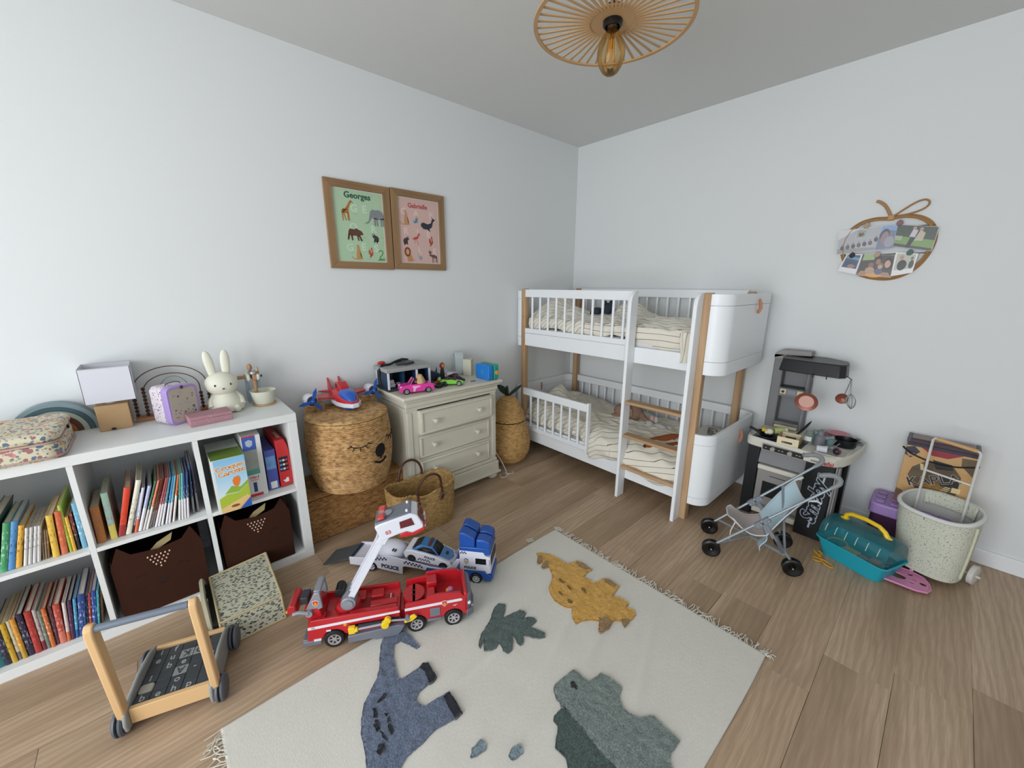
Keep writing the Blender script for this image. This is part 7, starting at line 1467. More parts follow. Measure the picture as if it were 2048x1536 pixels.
for a in ((-.043, -.004), (.004, .043)): MB(T=WS).box(a[0], a[1], -.016, .020, .001, .003).build('cab_windscreen', WIN, CAB)
for y_ in (-.03, .03): MB(T=TCb).box(.148, .160, .051+y_-.008, .051+y_+.008, .018, .030).build('cab_light', STR if y_ > 0 else TR2, CAB, bevel=.002)
MB(T=TCb).box(.150, .157, .012, .09, .004, .014).build('cab_bumper', STR, CAB, bevel=.002)
text('lettering', '03', .021, TCb @ frame((.022, -.0006, .040), (1, 0, 0), (0, 0, 1)), EMR, CAB, bold=.0003)
BEA = mat('beacon_red', 'c4302c', .15, coat=.5)
for y_ in (.004, .060): MB(T=TCb).box(-.002, .026, y_, y_+.036, .096, .108).build('beacon', BEA, CAB, bevel=.005)
MB(T=TCb).box(.0, .022, .040, .060, .093, .104).build('beacon_mount', SIL, CAB, bevel=.002); MB(T=TCb).ell((.030, .052, .094), (.022, .020, .008), 16, 8).build('roof_dome', SIL, CAB)
for y_ in (.020, .082): MB(T=TCb).ell((.108, y_, .094), (.006, .006, .007), 12, 8).build('roof_horn', STR, CAB)
fp_('arm_hook', YEL, MB(T=TCb).prism([(.050, .018), (.058, -.006), (.075, -.010), (.082, .012)], -.07, -.03, CX), bevel=.003)
q = thing('toy_driver', 'tiny toy figure with pink helmet sitting in the red truck cab', 'figurine', TF_ @ Vector((.445, .045, .0985)))
part('body', mat('toy_brown_red', '6a2018', .5), q, MB(T=TF_).lathe([(0, 0), (.013, 0), (.012, .018), (0, .022)], (.442, .045, .0985), 16)); part('head', mat('toy_face_tan', 'd8984c', .5), q, MB(T=TF_).ell((.440, .045, .130), (.012, .012, .012), 16, 10)); part('helmet', mat('toy_helmet_pink', 'b86c90', .3), q, MB(T=TF_).ell((.447, .045, .134), (.013, .0145, .012), 18, 12))
# ============================================================ police transporter
PT_ = thing('car_transporter', 'blue and white police car transporter with grey ramp lowered on the floor', 'toy truck', (.93, -2.12, 0))
b_ = Vector((.773, .634, 0)).normalized(); nb_ = Vector((-.634, .773, 0)).normalized(); TP = frame((.708, -2.312, 0), b_, nb_, (0, 0, 1)); WTp = .125
def tp_(nm, m, mb, **k): return part(nm, m, PT_, mb, **k)
PBL = mat('police_blue', '1f4fa0', .35); PNV = mat('print_navy_police', '22304e', .4); PW = mat('police_white', 'd0d0dc', .35)
ta = [(-.11, .028), (-.112, .068), (.02, .078), (.10, .098), (.165, .086), (.30, .062), (.37, .058), (.405, .080), (.430, .118), (.448, .122), (.444, .100), (.418, .050), (.385, .030), (.30, .036), (.19, .052), (.163, .046), (.160, .004), (.145, .004), (.040, .022), (.032, .022)]+[(.032*cos(a)*1.0, .024+.032*sin(a)) for a in [pi*k/8 for k in range(1, 8)]]+[(-.04, .026)]
for y_ in (0, WTp-.006): tp_('trailer_side', PW, MB(T=TP).prism(ta, -y_-.006, -y_, XZ), bevel=.0015)
tp_('trailer_deck', PW, MB(T=TP).prism([(-.11, .050), (-.11, .056), (.02, .062), (.10, .066), (.165, .056), (.30, .046), (.38, .044), (.40, .050), (.40, .040), (.36, .034), (.1, .05), (0, .048)], -WTp+.005, -.005, XZ)); tp_('trailer_dome', PW, MB(T=TP).ell((.085, WTp/2, .088), (.075, .055, .048), 28, 16), smooth=60)
tp_('dome_vent', DGR, MB(T=TP).box(.108, .114, .012, .030, .117, .122).box(.119, .125, .012, .030, .114, .119)); tp_('trailer_hatch', DGR, MB(T=TP).prism([(.03, .07), (.03, .118), (.085, .110), (.085, .072)], .0, .001, frame((0, .012, 0), (1, 0, 0), (0, .25, 1))))
RP = mat('ramp_grey', '4c5254', .55); tp_('ramp', RP, MB(T=TP).add([(-.112, .004, .060), (-.112, WTp-.004, .060), (-.262, WTp-.004, .003), (-.262, .004, .003), (-.112, .004, .054), (-.112, WTp-.004, .054), (-.262, WTp-.004, .0005), (-.262, .004, .0005)], [(0, 3, 2, 1), (4, 5, 6, 7), (0, 1, 5, 4), (2, 3, 7, 6), (0, 4, 7, 3), (1, 2, 6, 5)])); tp_('ramp_lip', PNV, MB(T=TP).box(-.112, -.098, .002, WTp-.002, .058, .064), bevel=.002)
text('lettering', 'POLICE', .027, TP @ frame((.098, -.0008, .036), (1, 0, -.10), (0, 0, 1)), PNV, PT_, bold=.0011); 
def checks(x0, z0, dx, dz, n, s, par, yy=-.0008):
    for i in range(n):
        for j in range(2):
            if (i+j) % 2 == 0: MB(T=TP).prism([(x0+i*s, z0+i*s*dz/dx+j*s), (x0+(i+1)*s, z0+(i+1)*s*dz/dx+j*s), (x0+(i+1)*s, z0+(i+1)*s*dz/dx+(j+1)*s), (x0+i*s, z0+i*s*dz/dx+(j+1)*s)], -yy, -yy+.0004, XZ).build('check_mark', PNV, par)
checks(.025, .066, 1, .12, 7, .0085, PT_); checks(.170, .066, 1, -.17, 11, .0085, PT_)
tp_('blue_flash', PBL, MB(T=TP).prism([(.275, .038), (.285, .057), (.385, .052), (.362, .036)], .0007, .0012, XZ)); text('lettering', 'POLICE', .010, TP @ frame((.333, -.0016, .0455), (1, 0, -.04), (0, 0, 1)), PW, PT_)
for s_ in (-1, 1): wheel(PT_, TP, 0, (.010 if s_ < 0 else WTp-.010), .026, .026, .018, s_, PW, BLKP, 5)
# tractor
tp_('chassis', PBL, MB(T=TP).box(.335, .60, .008, WTp-.008, .022, .060), bevel=.004); tp_('fender', PBL, MB(T=TP).prism([(.445, .030), (.445, .070), (.560, .068), (.594, .048), (.594, .018), (.560, .018)]+[(.524+.030*cos(a), .027+.030*sin(a)) for a in [pi*k/8 for k in range(9)]]+[(.49, .024)], -WTp, 0, XZ), bevel=.002)
cb = [(.446, .066), (.446, .170), (.560, .168), (.568, .150), (.592, .146), (.594, .062), (.575, .056), (.565, .070)]; tp_('cab', PW, MB(T=TP).prism(cb, -WTp, 0, XZ), bevel=.003)
tp_('cab_roof', PBL, MB(T=TP).prism([(.446, .168), (.446, .190), (.588, .192), (.594, .160), (.570, .154), (.562, .168)], -WTp-.001, .001, XZ), bevel=.004); sp2 = [(.448, .190), (.446, .262), (.470, .262), (.515, .240), (.520, .232), (.520, .190)]
for y_ in ((.0, .056), (.069, .125)): tp_('spoiler', PBL, MB(T=TP).prism(sp2, -y_[1], -y_[0], XZ), bevel=.006); tp_('roof_pod', PBL, MB(T=TP).prism([(.526, .190), (.526, .232), (.560, .234), (.590, .222), (.592, .190)], -y_[1], -y_[0], XZ), bevel=.006)
tp_('cab_window', BLKP, MB(T=TP).box(.522, .572, -.0012, .0, .106, .136), bevel=.001); tp_('cab_windscreen', BLKP, MB(T=TP).box(.5935, .5955, .012, WTp-.012, .10, .146)); tp_('cab_mirror', PW, MB(T=TP).box(.580, .588, -.010, -.002, .104, .134), bevel=.002)
text('lettering', 'POLICE', .017, TP @ frame((.496, -.0014, .083), (1, 0, 0), (0, 0, 1)), PNV, PT_, bold=.0006)
shp = [(-.009, .012), (0, .015), (.009, .012), (.010, -.004), (0, -.015), (-.010, -.004)]
for sc_, m_, zz_ in ((1.0, PNV, 0), (.82, mat('emblem_grey', 'a8b4c4'), .0005), (.45, EMB, .001)): tp_('police_emblem', m_, MB(T=TP @ frame((.478, -.0012, .116), (1, 0, 0), (0, 0, 1))).prism([(x*sc_, y*sc_) for x, y in shp], zz_, zz_+.0006))
checks(.450, .172-.018, 1, 0, 5, .006, PT_)
for s_ in (-1, 1): wheel(PT_, TP, .524, (.006 if s_ < 0 else WTp-.006), .027, .0265, .022, s_, mat('hub_white', 'd0d4d4', .3), BLKP, 6)
tp_('fuel_tank', mat('tank_grey', 'a8a4b0', .4), MB(T=TP).box(.455, .488, -.004, .02, .012, .045), bevel=.004)
# police car riding on the trailer
PC = thing('police_car', 'white toy police car with blue roof and black windows riding on the transporter', 'toy car', TP @ Vector((.28, .062, .07)))
tl = math.atan2(.060-.086, .355-.199); TC_ = TP @ frame((.277, .062, .0585), (cos(tl), 0, sin(tl)), (0, 1, 0), (-sin(tl), 0, cos(tl)))
PCW = mat('police_car_white', 'dcdce4', .22, coat=.4); PCB = mat('police_car_blue', '2a6ca4', .25, coat=.4)
sd = [(-.112, .022), (-.118, .040), (-.110, .055), (-.085, .062), (-.02, .064), (.045, .058), (.095, .046), (.125, .034), (.130, .022), (.124, .012), (.105, .012)]+[(.082+.022*cos(a), .016+.022*sin(a)) for a in [pi*k/8 for k in range(9)]]+[(-.052, .012)]+[(-.076+.022*cos(a), .016+.022*sin(a)) for a in [pi*k/8 for k in range(9)]]+[(-.104, .014)]
part('body', PCW, PC, MB(T=TC_).prism(sd, -.052, .052, XZ), bevel=.007, seg=3)
gh = [(-.075, .045, .062, .0), (-.05, .043, .060, .084), (-.012, .040, .060, .094), (.02, .038, .058, .088), (.058, .040, .055, .058)]
def green(secs, e=.6): return [(x, w_, z0, z1) for x, w_, z0, z1 in secs]
part('cabin', PCB, PC, MB(T=TC_).add([(x, s_*w_, z) for x, w_, z in ((-.085, .044, .060), (-.045, .034, .092), (.012, .033, .092), (.055, .042, .058)) for s_ in (-1, 1)], [(0, 2, 3, 1), (2, 4, 5, 3), (4, 6, 7, 5), (0, 6, 4, 2), (1, 3, 5, 7), (0, 1, 7, 6)]), bevel=.004)
part('windscreen', BLKP, PC, MB(T=TC_).add([(.0155, -.030, .0915), (.0155, .030, .0915), (.054, .036, .0605), (.054, -.036, .0605)], [(0, 3, 2, 1)]), solid=.002); part('rear_window', BLKP, PC, MB(T=TC_).add([(-.049, -.030, .0915), (-.049, .030, .0915), (-.082, .036, .0655), (-.082, -.036, .0655)], [(0, 1, 2, 3)]), solid=.002)
part('roof_light', mat('light_maroon', '5e1a24', .2), PC, MB(T=TC_).box(-.012, .002, -.030, .030, .092, .098), bevel=.002)
for s_ in (-1, 1): part('side_window', BLKP, PC, MB(T=TC_).add([(-.03, s_*.0365, .086), (.012, s_*.036, .086), (.045, s_*.0425, .064), (-.06, s_*.0425, .066)], [(0, 1, 2, 3) if s_ < 0 else (0, 3, 2, 1)]), solid=.0015)
part('bonnet', PCB, PC, MB(T=TC_).prism([(.058, -.038), (.105, -.034), (.122, 0), (.105, .034), (.058, .038)], .0, .0015, Matrix.Translation((0, 0, .0655)) @ Matrix.Rotation(.20, 4, 'Y') if False else frame((0, 0, .0745), (1, 0, -.235), (0, 1, 0)))); part('bonnet_scoop', BLKP, PC, MB(T=TC_).box(.078, .092, -.010, .010, 0, .002, frame((0, 0, .0760), (1, 0, -.235), (0, 1, 0))))
part('headlight', SIL, PC, MB(T=TC_).ell((.116, -.040, .036), (.012, .010, .005), 14, 8)); part('headlight', SIL, PC, MB(T=TC_).ell((.116, .040, .036), (.012, .010, .005), 14, 8))
for x in (-.076, .082):
    for s_ in (-1, 1): wheel(PC, TC_, x, s_*.045, .0185, .0185, .014, s_, DGR, BLKP, 6)
text('lettering', 'POLICE', .016, TC_ @ frame((.012, -.0526, .045), (1, 0, 0), (0, 0, 1)), PNV, PC, bold=.0005)
for i in range(9):
    for j in range(2):
        if (i+j) % 2 == 0: part('check_mark', PNV, PC, MB(T=TC_).box(-.045+i*.007, -.038+i*.007, -.0528, -.0522, .022+j*.006, .028+j*.006))
# ============================================================ baby walker with alphabet blocks
WK = thing('push_walker', 'wooden baby walker wagon with grey wheels and handle bar holding alphabet blocks', 'toy', (.83, -3.03, 0))
BIR = mat('birch', 'd6b284', .5, vary=(6, 'c49c68', .7)); GYP = mat('walker_grey', '8f9290', .5); WHL = mat('walker_wheel', '565b64', .5); BAR = mat('bar_slate', '66707e', .4)
yl = Vector((.985-.908, -2.942+3.187, 0)); wy = yl.normalized(); wx = Vector((wy.y, -wy.x, 0))     # wx points to the front board
TW = frame((.936, -3.062, 0), wx, wy, (0, 0, 1))                 # origin under the front board centre
Ww, Lw = .205, .245
def wp_(nm, m, mb, **k): return part(nm, m, WK, mb, **k)
wp_('front_board', BIR, MB(T=TW).box(-.016, 0, -Ww/2, Ww/2, .030, .084), bevel=.002); wp_('rear_board', BIR, MB(T=TW).box(-Lw, -Lw+.014, -Ww/2, Ww/2, .030, .088), bevel=.002); wp_('floor_board', BIR, MB(T=TW).box(-Lw+.014, -.016, -Ww/2, Ww/2, .030, .038))
pan = [(.018, .022), (.024, .05), (.016, .085), (-.04, .104), (-.12, .112), (-.20, .105), (-.25, .085), (-.268, .05), (-.255, .024), (-.20, .018), (-.04, .016)]
for s_ in (-1, 1): wp_('side_panel', GYP, MB(T=TW).prism(pan, -s_*(Ww/2+.006)-.0055, -s_*(Ww/2+.006)+.0055, XZ), bevel=.004, smooth=50)
for x in (-.012, -.225):
    for s_ in (-1, 1):
        T2 = TW @ frame((x, s_*(Ww/2+.026), .042), (1, 0, 0), (0, 0, 1), (0, -1, 0)); wq = wp_('wheel', WHL, MB(T=T2).lathe([(0, -.013), (.036, -.013), (.041, -.009), (.042, -.004), (.038, -.002), (.038, .002), (.042, .004), (.041, .009), (.036, .013), (0, .013)], n=40))
        MB(T=T2).lathe([(.0385, -.002), (.0405, 0), (.0385, .002)], n=40).build('tyre_ring', BLKP, wq)
ht, hl = .455, .055
for s_ in (-1, 1):
    ya_ = s_*(Ww/2+.004); T2 = TW
    wp_('handle_arm', BIR, MB(T=T2).tube([(-.002, ya_*1.10, .040), (.014, ya_*1.08, .16), (.036, ya_*1.05, .34), (.050, ya_*1.03, .440), (.052, ya_*1.03, .452), (.046, ya_*1.03, .462)], [.015, .015, .0150, .0150, .014, .010], 4, flat=.62, up=(1, 0, 0)) if False else MB(T=T2).prism([(-.020, .036), (.010, .030), (.044, .405), (.042, .425), (.030, .436), (.016, .432), (.008, .415)], -ya_*1.0-(.024 if s_ > 0 else .002), -ya_*1.0-(.002 if s_ > 0 else -.020), XZ), bevel=.005, seg=3)
wp_('handle_bar', BAR, MB(T=TW).cyl((.027, -Ww/2-.004, .418), (.027, Ww/2+.004, .418), .0105, n=20))
# blocks: 6 rows x 5 columns
BLK_ = mat('block_dark', '3c4044', .55); LTR = mat('block_letter', 'a4a8a8', .6); BGY = mat('block_grey', '8a8d8c', .55); BLT = mat('block_pale', 'a09c90', .6)
rows = [['b', 'e', 'h', 'p', ''], ['#', '', 'o', '', ''], ['l', '', '!A', '-', 'd'], ['', 'b', 'e', '', 'c'], ['e', 'u', '!K', '!O', ''], ['i', 'f', '', 'c', '']]
bw, bl = (Ww-.004)/5, (Lw-.032)/6
names = {}
for r_i, row in enumerate(rows):
    for c_i, ch in enumerate(row):
        cy = -Ww/2+.002+bw*(c_i+.5); cxx = -.017-bl*(r_i+.5); h_ = .040
        pos = ('nearest row', 'second row', 'third row', 'fourth row', 'fifth row', 'farthest row')[r_i]+' of the walker, '+('leftmost', 'second from left', 'middle', 'second from right', 'rightmost')[c_i]
        what = 'pale rounded block without letter' if ch == '#' else ('light grey block with dark letter '+ch[1] if ch.startswith('!') else ('dark grey block with carved '+('dash' if ch == '-' else 'letter '+ch) if ch else 'plain dark grey block'))
        W0 = TW @ Vector((cxx, cy, .0385)); q = thing('alphabet_block', what+', '+pos, 'block', W0, 0, 'alphabet blocks in the walker tray')
        inv = .0007
        m_ = BLT if ch == '#' else (BGY if ch.startswith('!') else BLK_)
        if ch == '#': part('block', m_, q, MB(T=TW @ Matrix.Translation((cxx, cy, .0385))).prism(rrect(bl-.002, bw-.002, .010, 4), 0, h_+.003), bevel=.003)
        else: part('block', m_, q, MB(T=TW @ Matrix.Translation((cxx, cy, .0385))).box(-bl/2+inv, bl/2-inv, -bw/2+inv, bw/2-inv, 0, h_), bevel=.0012)
        if ch and ch != '#':
            c2 = ch[-1]; T2 = TW @ Matrix.Translation((cxx, cy, .0385+h_+.0002)) @ Matrix.Rotation(pi/2+pi*(0.0 if not ch.startswith('!') else 1) + (pi/2 if c2 in 'pdhb' else 0)*0, 4, 'Z')
            if ch.startswith('!'):
                fb = MB(T=TW @ Matrix.Translation((cxx, cy, .0385+h_+.0001))); part('letter', BLK_, q, fb.box(-.0001, .0001, -.0001, .0001, 0, .0001)); text('letter', c2, .034, T2, BLK_, q, bold=.0006)
            else: text('letter', c2, .032, T2, LTR, q, bold=.0002)
# ============================================================ jungle print box
JUN = floral('jungle_print', 'bab8a4', [(1.0, .40, ['3a4638', '4c5a48', '2c3430', '6a7468']), (1.6, .20, ['38483c', '7a3a2c', '5a6a5c', '2e3a30'])], 85, stretch=(1.5, .8, 1.5))
o = thing('jungle_box', 'folding fabric box with green jungle leaf print and cream piping in front of the shelf', 'box', (.56, -2.80, 0)); CPI = mat('cream_piping', 'b9a985', .8)
x0, x1, y0, y1, h = .400, .738, -2.905, -2.695, .100
jb = [(x0, y0, 0), (x1, y0, 0), (x1, y1, 0), (x0, y1, 0), (x0+.0, y0, h), (x1-.022, y0, h-.006), (x1-.026, y1, h-.006), (x0-.01, y1+.008, h+.012)]
part('box_body', JUN, o, MB().add([(x, y, z+.001) for x, y, z in jb], [(0, 3, 2, 1), (4, 5, 6, 7), (0, 1, 5, 4), (1, 2, 6, 5), (2, 3, 7, 6), (3, 0, 4, 7)]), bevel=.004)
for a, b2_ in ((4, 5), (5, 6), (6, 7), (7, 4), (1, 5), (2, 6), (1, 2), (0, 1)): part('piping', CPI, o, MB().tube([Vector(jb[a])+Vector((0, 0, .003)), (Vector(jb[a])+Vector(jb[b2_]))/2+Vector((0, 0, .003)), Vector(jb[b2_])+Vector((0, 0, .003))], .0042, 8))
part('open_flap', mat('flap_beige', '9c9680', .85), o, MB().tube([(.405, -2.925, .02), (.402, -2.932, .085), (.43, -2.935, .118), (.56, -2.938, .112), (.68, -2.935, .085), (.71, -2.93, .03)], .007, 8, flat=2.0) .add([(.41, -2.930, .002), (.70, -2.930, .002), (.69, -2.934, .085), (.56, -2.936, .112), (.43, -2.934, .115)], [(0, 1, 2, 3, 4)]), smooth=50, solid=.003)
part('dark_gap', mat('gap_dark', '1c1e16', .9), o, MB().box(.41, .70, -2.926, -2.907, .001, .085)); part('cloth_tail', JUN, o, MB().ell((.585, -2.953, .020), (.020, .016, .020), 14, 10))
# ============================================================ name posters
FRW = oak('frame_wood', '9a7a55', '7c5e40', 2, .8); FRH = oak('frame_wood_h', '9a7a55', '7c5e40', 1, .8)
def poster(y0, y1, z0, z1, py0, py1, pz0, pz1, label, bgc):
    o = thing('framed_poster', label, 'poster', (.008, (y0+y1)/2, z0))
    def b4(nm, m, poly): return part(nm, m, o, MB().prism(poly, .001, .017, frame((0, 0, 0), (0, 1, 0), (0, 0, 1))), bevel=.002)
    b4('frame_rail', FRH, [(y0, z1), (y1, z1), (py1, pz1), (py0, pz1)]); b4('frame_rail', FRH, [(y0, z0), (py0, pz0), (py1, pz0), (y1, z0)]); b4('frame_stile', FRW, [(y0, z0), (y0, z1), (py0, pz1), (py0, pz0)]); b4('frame_stile', FRW, [(y1, z0), (py1, pz0), (py1, pz1), (y1, z1)])
    part('paper_margin', CARD, o, B(.004, .0065, py0-.001, py1+.001, pz0-.001, pz1+.001)); part('print', mat('poster_'+bgc, bgc, .6), o, B(.0066, .0070, py0+.006, py1-.006, pz0+.004, pz1-.004))
    return o
PO1 = poster(-2.122, -1.7485, 1.448, 1.914, -2.080, -1.791, 1.487, 1.874, 'framed pale green poster with animals and the name Georges', 'a9c4a4')
PO2 = poster(-1.742, -1.371, 1.453, 1.918, -1.699, -1.412, 1.492, 1.878, 'framed pale pink poster with animals and the name Gabrielle', 'cbaca4')
PF = lambda y, z, x=.0076: frame((x, y, z), (0, 1, 0), (0, 0, 1))
def anim(par, nm, c, polys, l=0):
    mb = MB(T=PF(0, 0, .0071+l*.0004))
    for p_ in polys: mb.prism(p_, 0, .0003)
    return mb.build(nm, mat('ink_'+c, c, .6), par, smooth=0)
def AP(par, y0, z0, s):
    """place unit drawings: origin bottom centre, height 1"""
    return lambda pts: [(y0+a*s, z0+b*s) for a, b in pts]
text('lettering', 'Georges', .044, PF(-1.94, 1.842), mat('ink_green_dark', '2c5a48', .6), PO1, bold=.0012); text('lettering', 'Gabrielle', .037, PF(-1.562, 1.834), mat('ink_coral', 'b0544c', .6), PO2, bold=.001)
GH = mat('ink_ghost_green', 'c0d6be', .6); PHt = mat('ink_ghost_pink', 'd8c2be', .6)
for c_, y, z in (('G', -1.965, 1.775), ('E', -1.905, 1.775), ('O', -1.975, 1.675), ('R', -1.858, 1.672), ('G', -2.005, 1.563), ('E', -1.925, 1.570), ('S', -1.85, 1.565)): text('ghost_letter', c_, .055, PF(y, z, .0072), GH, PO1, bold=.0012)
for c_, y, z in (('G', -1.66, 1.795), ('A', -1.575, 1.790), ('B', -1.468, 1.788), ('R', -1.65, 1.680), ('I', -1.568, 1.68), ('E', -1.493, 1.672), ('L', -1.635, 1.568), ('L', -1.558, 1.57), ('E', -1.45, 1.57)): text('ghost_letter', c_, .052, PF(y, z, .0072), PHt, PO2, bold=.0012)
giraffe = [[(-.30, .42), (-.24, .52), (-.10, .58), (.02, .72), (.16, .96), (.22, 1.0), (.34, .88), (.32, .86), (.24, .90), (.14, .74), (.08, .58), (.08, .40), (-.02, .36), (-.22, .38), (-.28, .40)], [(-.27, .42), (-.20, .40), (-.20, 0), (-.24, 0)], [(-.20, .40), (-.14, .38), (-.05, .02), (-.09, .02)], [(.0, .40), (.06, .40), (.05, .02), (.01, .02)], [(.04, .4), (.09, .4), (.12, .03), (.08, .03)]]
eleph = [[(-.55, .18), (-.50, .14), (-.36, .24), (-.30, .48), (-.24, .74), (-.10, .84), (.0, .80), (.22, .84), (.44, .74), (.52, .48), (.48, .36), (.20, .34), (-.02, .36), (-.12, .42), (-.24, .30), (-.36, .12), (-.50, .08)], [(-.08, .42), (.06, .40), (.04, 0), (-.06, 0)], [(.07, .4), (.15, .4), (.18, 0), (.09, 0)], [(.30, .4), (.40, .4), (.40, 0), (.32, 0)], [(.42, .42), (.52, .46), (.54, 0), (.45, 0)]]
bear = [[(-.5, .40), (-.46, .62), (-.36, .74), (-.10, .70), (.04, .78), (.22, .68), (.38, .62), (.50, .42), (.40, .38), (.28, .36), (.18, .30), (-.1, .32), (-.3, .30)], [(-.50, .44), (-.38, .36), (-.46, .06), (-.54, .02), (-.56, .12)], [(-.34, .34), (-.22, .34), (-.20, .04), (-.30, .0)], [(.06, .34), (.16, .32), (.20, .02), (.10, .02)], [(.16, .34), (.26, .36), (.42, .02), (.30, .0)]]
racc = [[(-.30, .62), (-.22, .78), (-.06, .74), (.06, .62), (.22, .60), (.34, .40), (.30, .16), (.14, .08), (-.06, .12), (-.10, .36), (-.24, .50)], [(-.12, .3), (-.02, .3), (-.06, .02), (-.14, .0)], [(.12, .2), (.24, .2), (.26, .0), (.12, .0)]]
seat_ = [[(-.10, .0), (.14, .0), (.20, .20), (.12, .56), (.08, .82), (.02, .98), (-.06, 1.0), (-.12, .92), (-.08, .80), (-.14, .50), (-.18, .20)], [(-.14, .10), (-.30, .06), (-.46, .18), (-.48, .24), (-.52, .20), (-.40, .04), (-.28, .0), (-.1, .0)], [(.10, .6), (.16, .4), (.26, .02), (.20, .0), (.12, .3)]]
squir = [[(-.18, .50), (-.14, .70), (-.04, .72), (.04, .56), (.10, .30), (.06, .06), (-.10, .0), (-.12, .06), (-.04, .16), (-.10, .30), (-.18, .38)], [(.02, .10), (.16, .16), (.28, .40), (.18, .66), (.22, .80), (.10, .92), (.02, .84), (.08, .70), (.14, .50), (.06, .30)]]
whale = [[(-.50, .30), (-.46, .46), (-.30, .52), (0, .44), (.24, .52), (.34, .76), (.30, .96), (.40, .80), (.56, .76), (.48, .66), (.40, .60), (.32, .30), (.10, .12), (-.30, .12)], [(-.05, .16), (.10, .14), (.20, .0), (.12, .0)]]
ibis = [[(-.34, .42), (-.16, .58), (.10, .64), (.22, .86), (.28, .98), (.36, .92), (.54, .70), (.34, .84), (.30, .78), (.26, .58), (.12, .46), (-.1, .40)], [(-.06, .44), (-.03, .44), (-.12, .08), (-.15, .08)], [(.06, .46), (.09, .46), (.24, .0), (.21, .0)]]
lion = [[(-.10, .0), (.30, .0), (.34, .2), (.20, .48), (.0, .50), (-.14, .4)], [(.30, .02), (.48, .1), (.46, .2), (.36, .08)]]
moose = [[(-.30, .56), (-.20, .66), (-.08, .60), (.12, .62), (.40, .52), (.40, .34), (.10, .36), (-.10, .42), (-.20, .50), (-.30, .48)], [(-.02, .4), (.04, .4), (.0, 0), (-.04, 0)], [(.08, .4), (.13, .4), (.12, 0), (.08, 0)], [(.30, .4), (.36, .4), (.33, .02), (.29, .02)], [(.36, .42), (.42, .42), (.46, 0), (.40, 0)], [(-.22, .62), (-.36, .80), (-.28, .96), (-.22, .80), (-.14, .98), (-.12, .78), (-.04, .90), (-.10, .70)]]
snake = [[(-.30, .0), (.30, .04), (.50, .14), (.30, .16), (-.02, .20), (-.06, .30), (.16, .50), (.28, .74), (.20, .94), (-.02, 1.0), (-.24, .84), (-.20, .78), (-.02, .90), (.14, .86), (.18, .72), (.06, .52), (-.16, .32), (-.14, .14), (-.30, .08)]]
bird = [[(-.12, .1), (-.14, .4), (.02, .64), (.14, .60), (.16, .3), (.05, .1)], [(-.12, .2), (-.36, .3), (-.30, .1), (-.1, .05)]]
def put(par, nm, c, shape, y, z, s, l=0): f_ = AP(par, y, z, s); return anim(par, nm, c, [f_(p_) for p_ in shape], l)
put(PO1, 'giraffe', 'a8682e', giraffe, -2.005, 1.705, .112, 1)
for k in range(12): random.seed(k+2); MB(T=PF(0, 0, .0080)).prism(circ(.003, 5, -2.022+random.uniform(-.010, .016), 1.756+random.uniform(-.006, .012)), 0, .0002).build('giraffe_spot', mat('ink_5a3218', '5a3218', .6), PO1)
put(PO1, 'elephant', '808688', eleph, -1.845, 1.692, .108, 1); put(PO1, 'bear', '5c3a2c', bear, -1.965, 1.602, .088, 1); put(PO1, 'raccoon', '3c3a3a', racc, -1.852, 1.597, .066, 1); put(PO1, 'raccoon_mask', 'c8ccc4', [[(-.28, .64), (-.14, .72), (-.12, .66), (-.26, .60)], [(.22, .10), (.34, .06), (.34, .0), (.2, .02)]], -1.852, 1.597, .066, 2)
put(PO1, 'cheetah', 'b88a50', seat_, -1.958, 1.500, .082, 1); put(PO1, 'squirrel', 'b4583a', squir, -1.888, 1.512, .065, 1); put(PO1, 'snake', '4c8a3c', snake, -1.825, 1.498, .062, 1)
put(PO2, 'cheetah', 'b88a60', seat_, -1.645, 1.718, .086, 1); put(PO2, 'parrot', '3a88a8', bird, -1.575, 1.730, .062, 1); put(PO2, 'parrot_head', 'd8a83c', [circ(.12, 12, .10, .68)], -1.575, 1.730, .062, 2); put(PO2, 'whale', '2a323e', whale, -1.495, 1.692, .100, 1)
put(PO2, 'raccoon', '3c3436', [[(-a, b) for a, b in p_] for p_ in racc], -1.650, 1.600, .066, 1); put(PO2, 'raccoon_mask', 'c8c4c0', [[(.28, .64), (.14, .72), (.12, .66), (.26, .60)]], -1.650, 1.600, .066, 2); put(PO2, 'ibis', 'b84440', ibis, -1.585, 1.606, .074, 1); put(PO2, 'squirrel', 'a8503c', squir, -1.478, 1.602, .068, 1)
put(PO2, 'lion_body', 'b88458', lion, -1.640, 1.502, .085, 1); put(PO2, 'lion_mane', '7c4030', [circ(.26, 18, -.08, .68, .34)], -1.640, 1.502, .085, 2); put(PO2, 'lion_face', 'c89a64', [circ(.13, 14, -.08, .68, .2)], -1.640, 1.502, .085, 3); put(PO2, 'lemur', '8c98a4', [circ(.22, 14, .1, .28, .26), [(-.1, .9), (-.3, .8), (-.26, .4), (-.14, .1), (-.1, .14), (-.2, .44), (-.22, .74), (-.08, .84)]], -1.560, 1.512, .052, 1); put(PO2, 'moose', '6a4c40', moose, -1.468, 1.502, .080, 1)
for y, z in ((-1.96, 1.745), (-1.905, 1.700), (-1.918, 1.625), (-1.81, 1.63), (-1.99, 1.535), (-1.90, 1.505), (-1.80, 1.515)): part('caption', mat('ink_caption', '8aa088', .6), PO1, MB(T=PF(y, z, .0072)).box(-.012, .012, -.001, .001, 0, .0002))
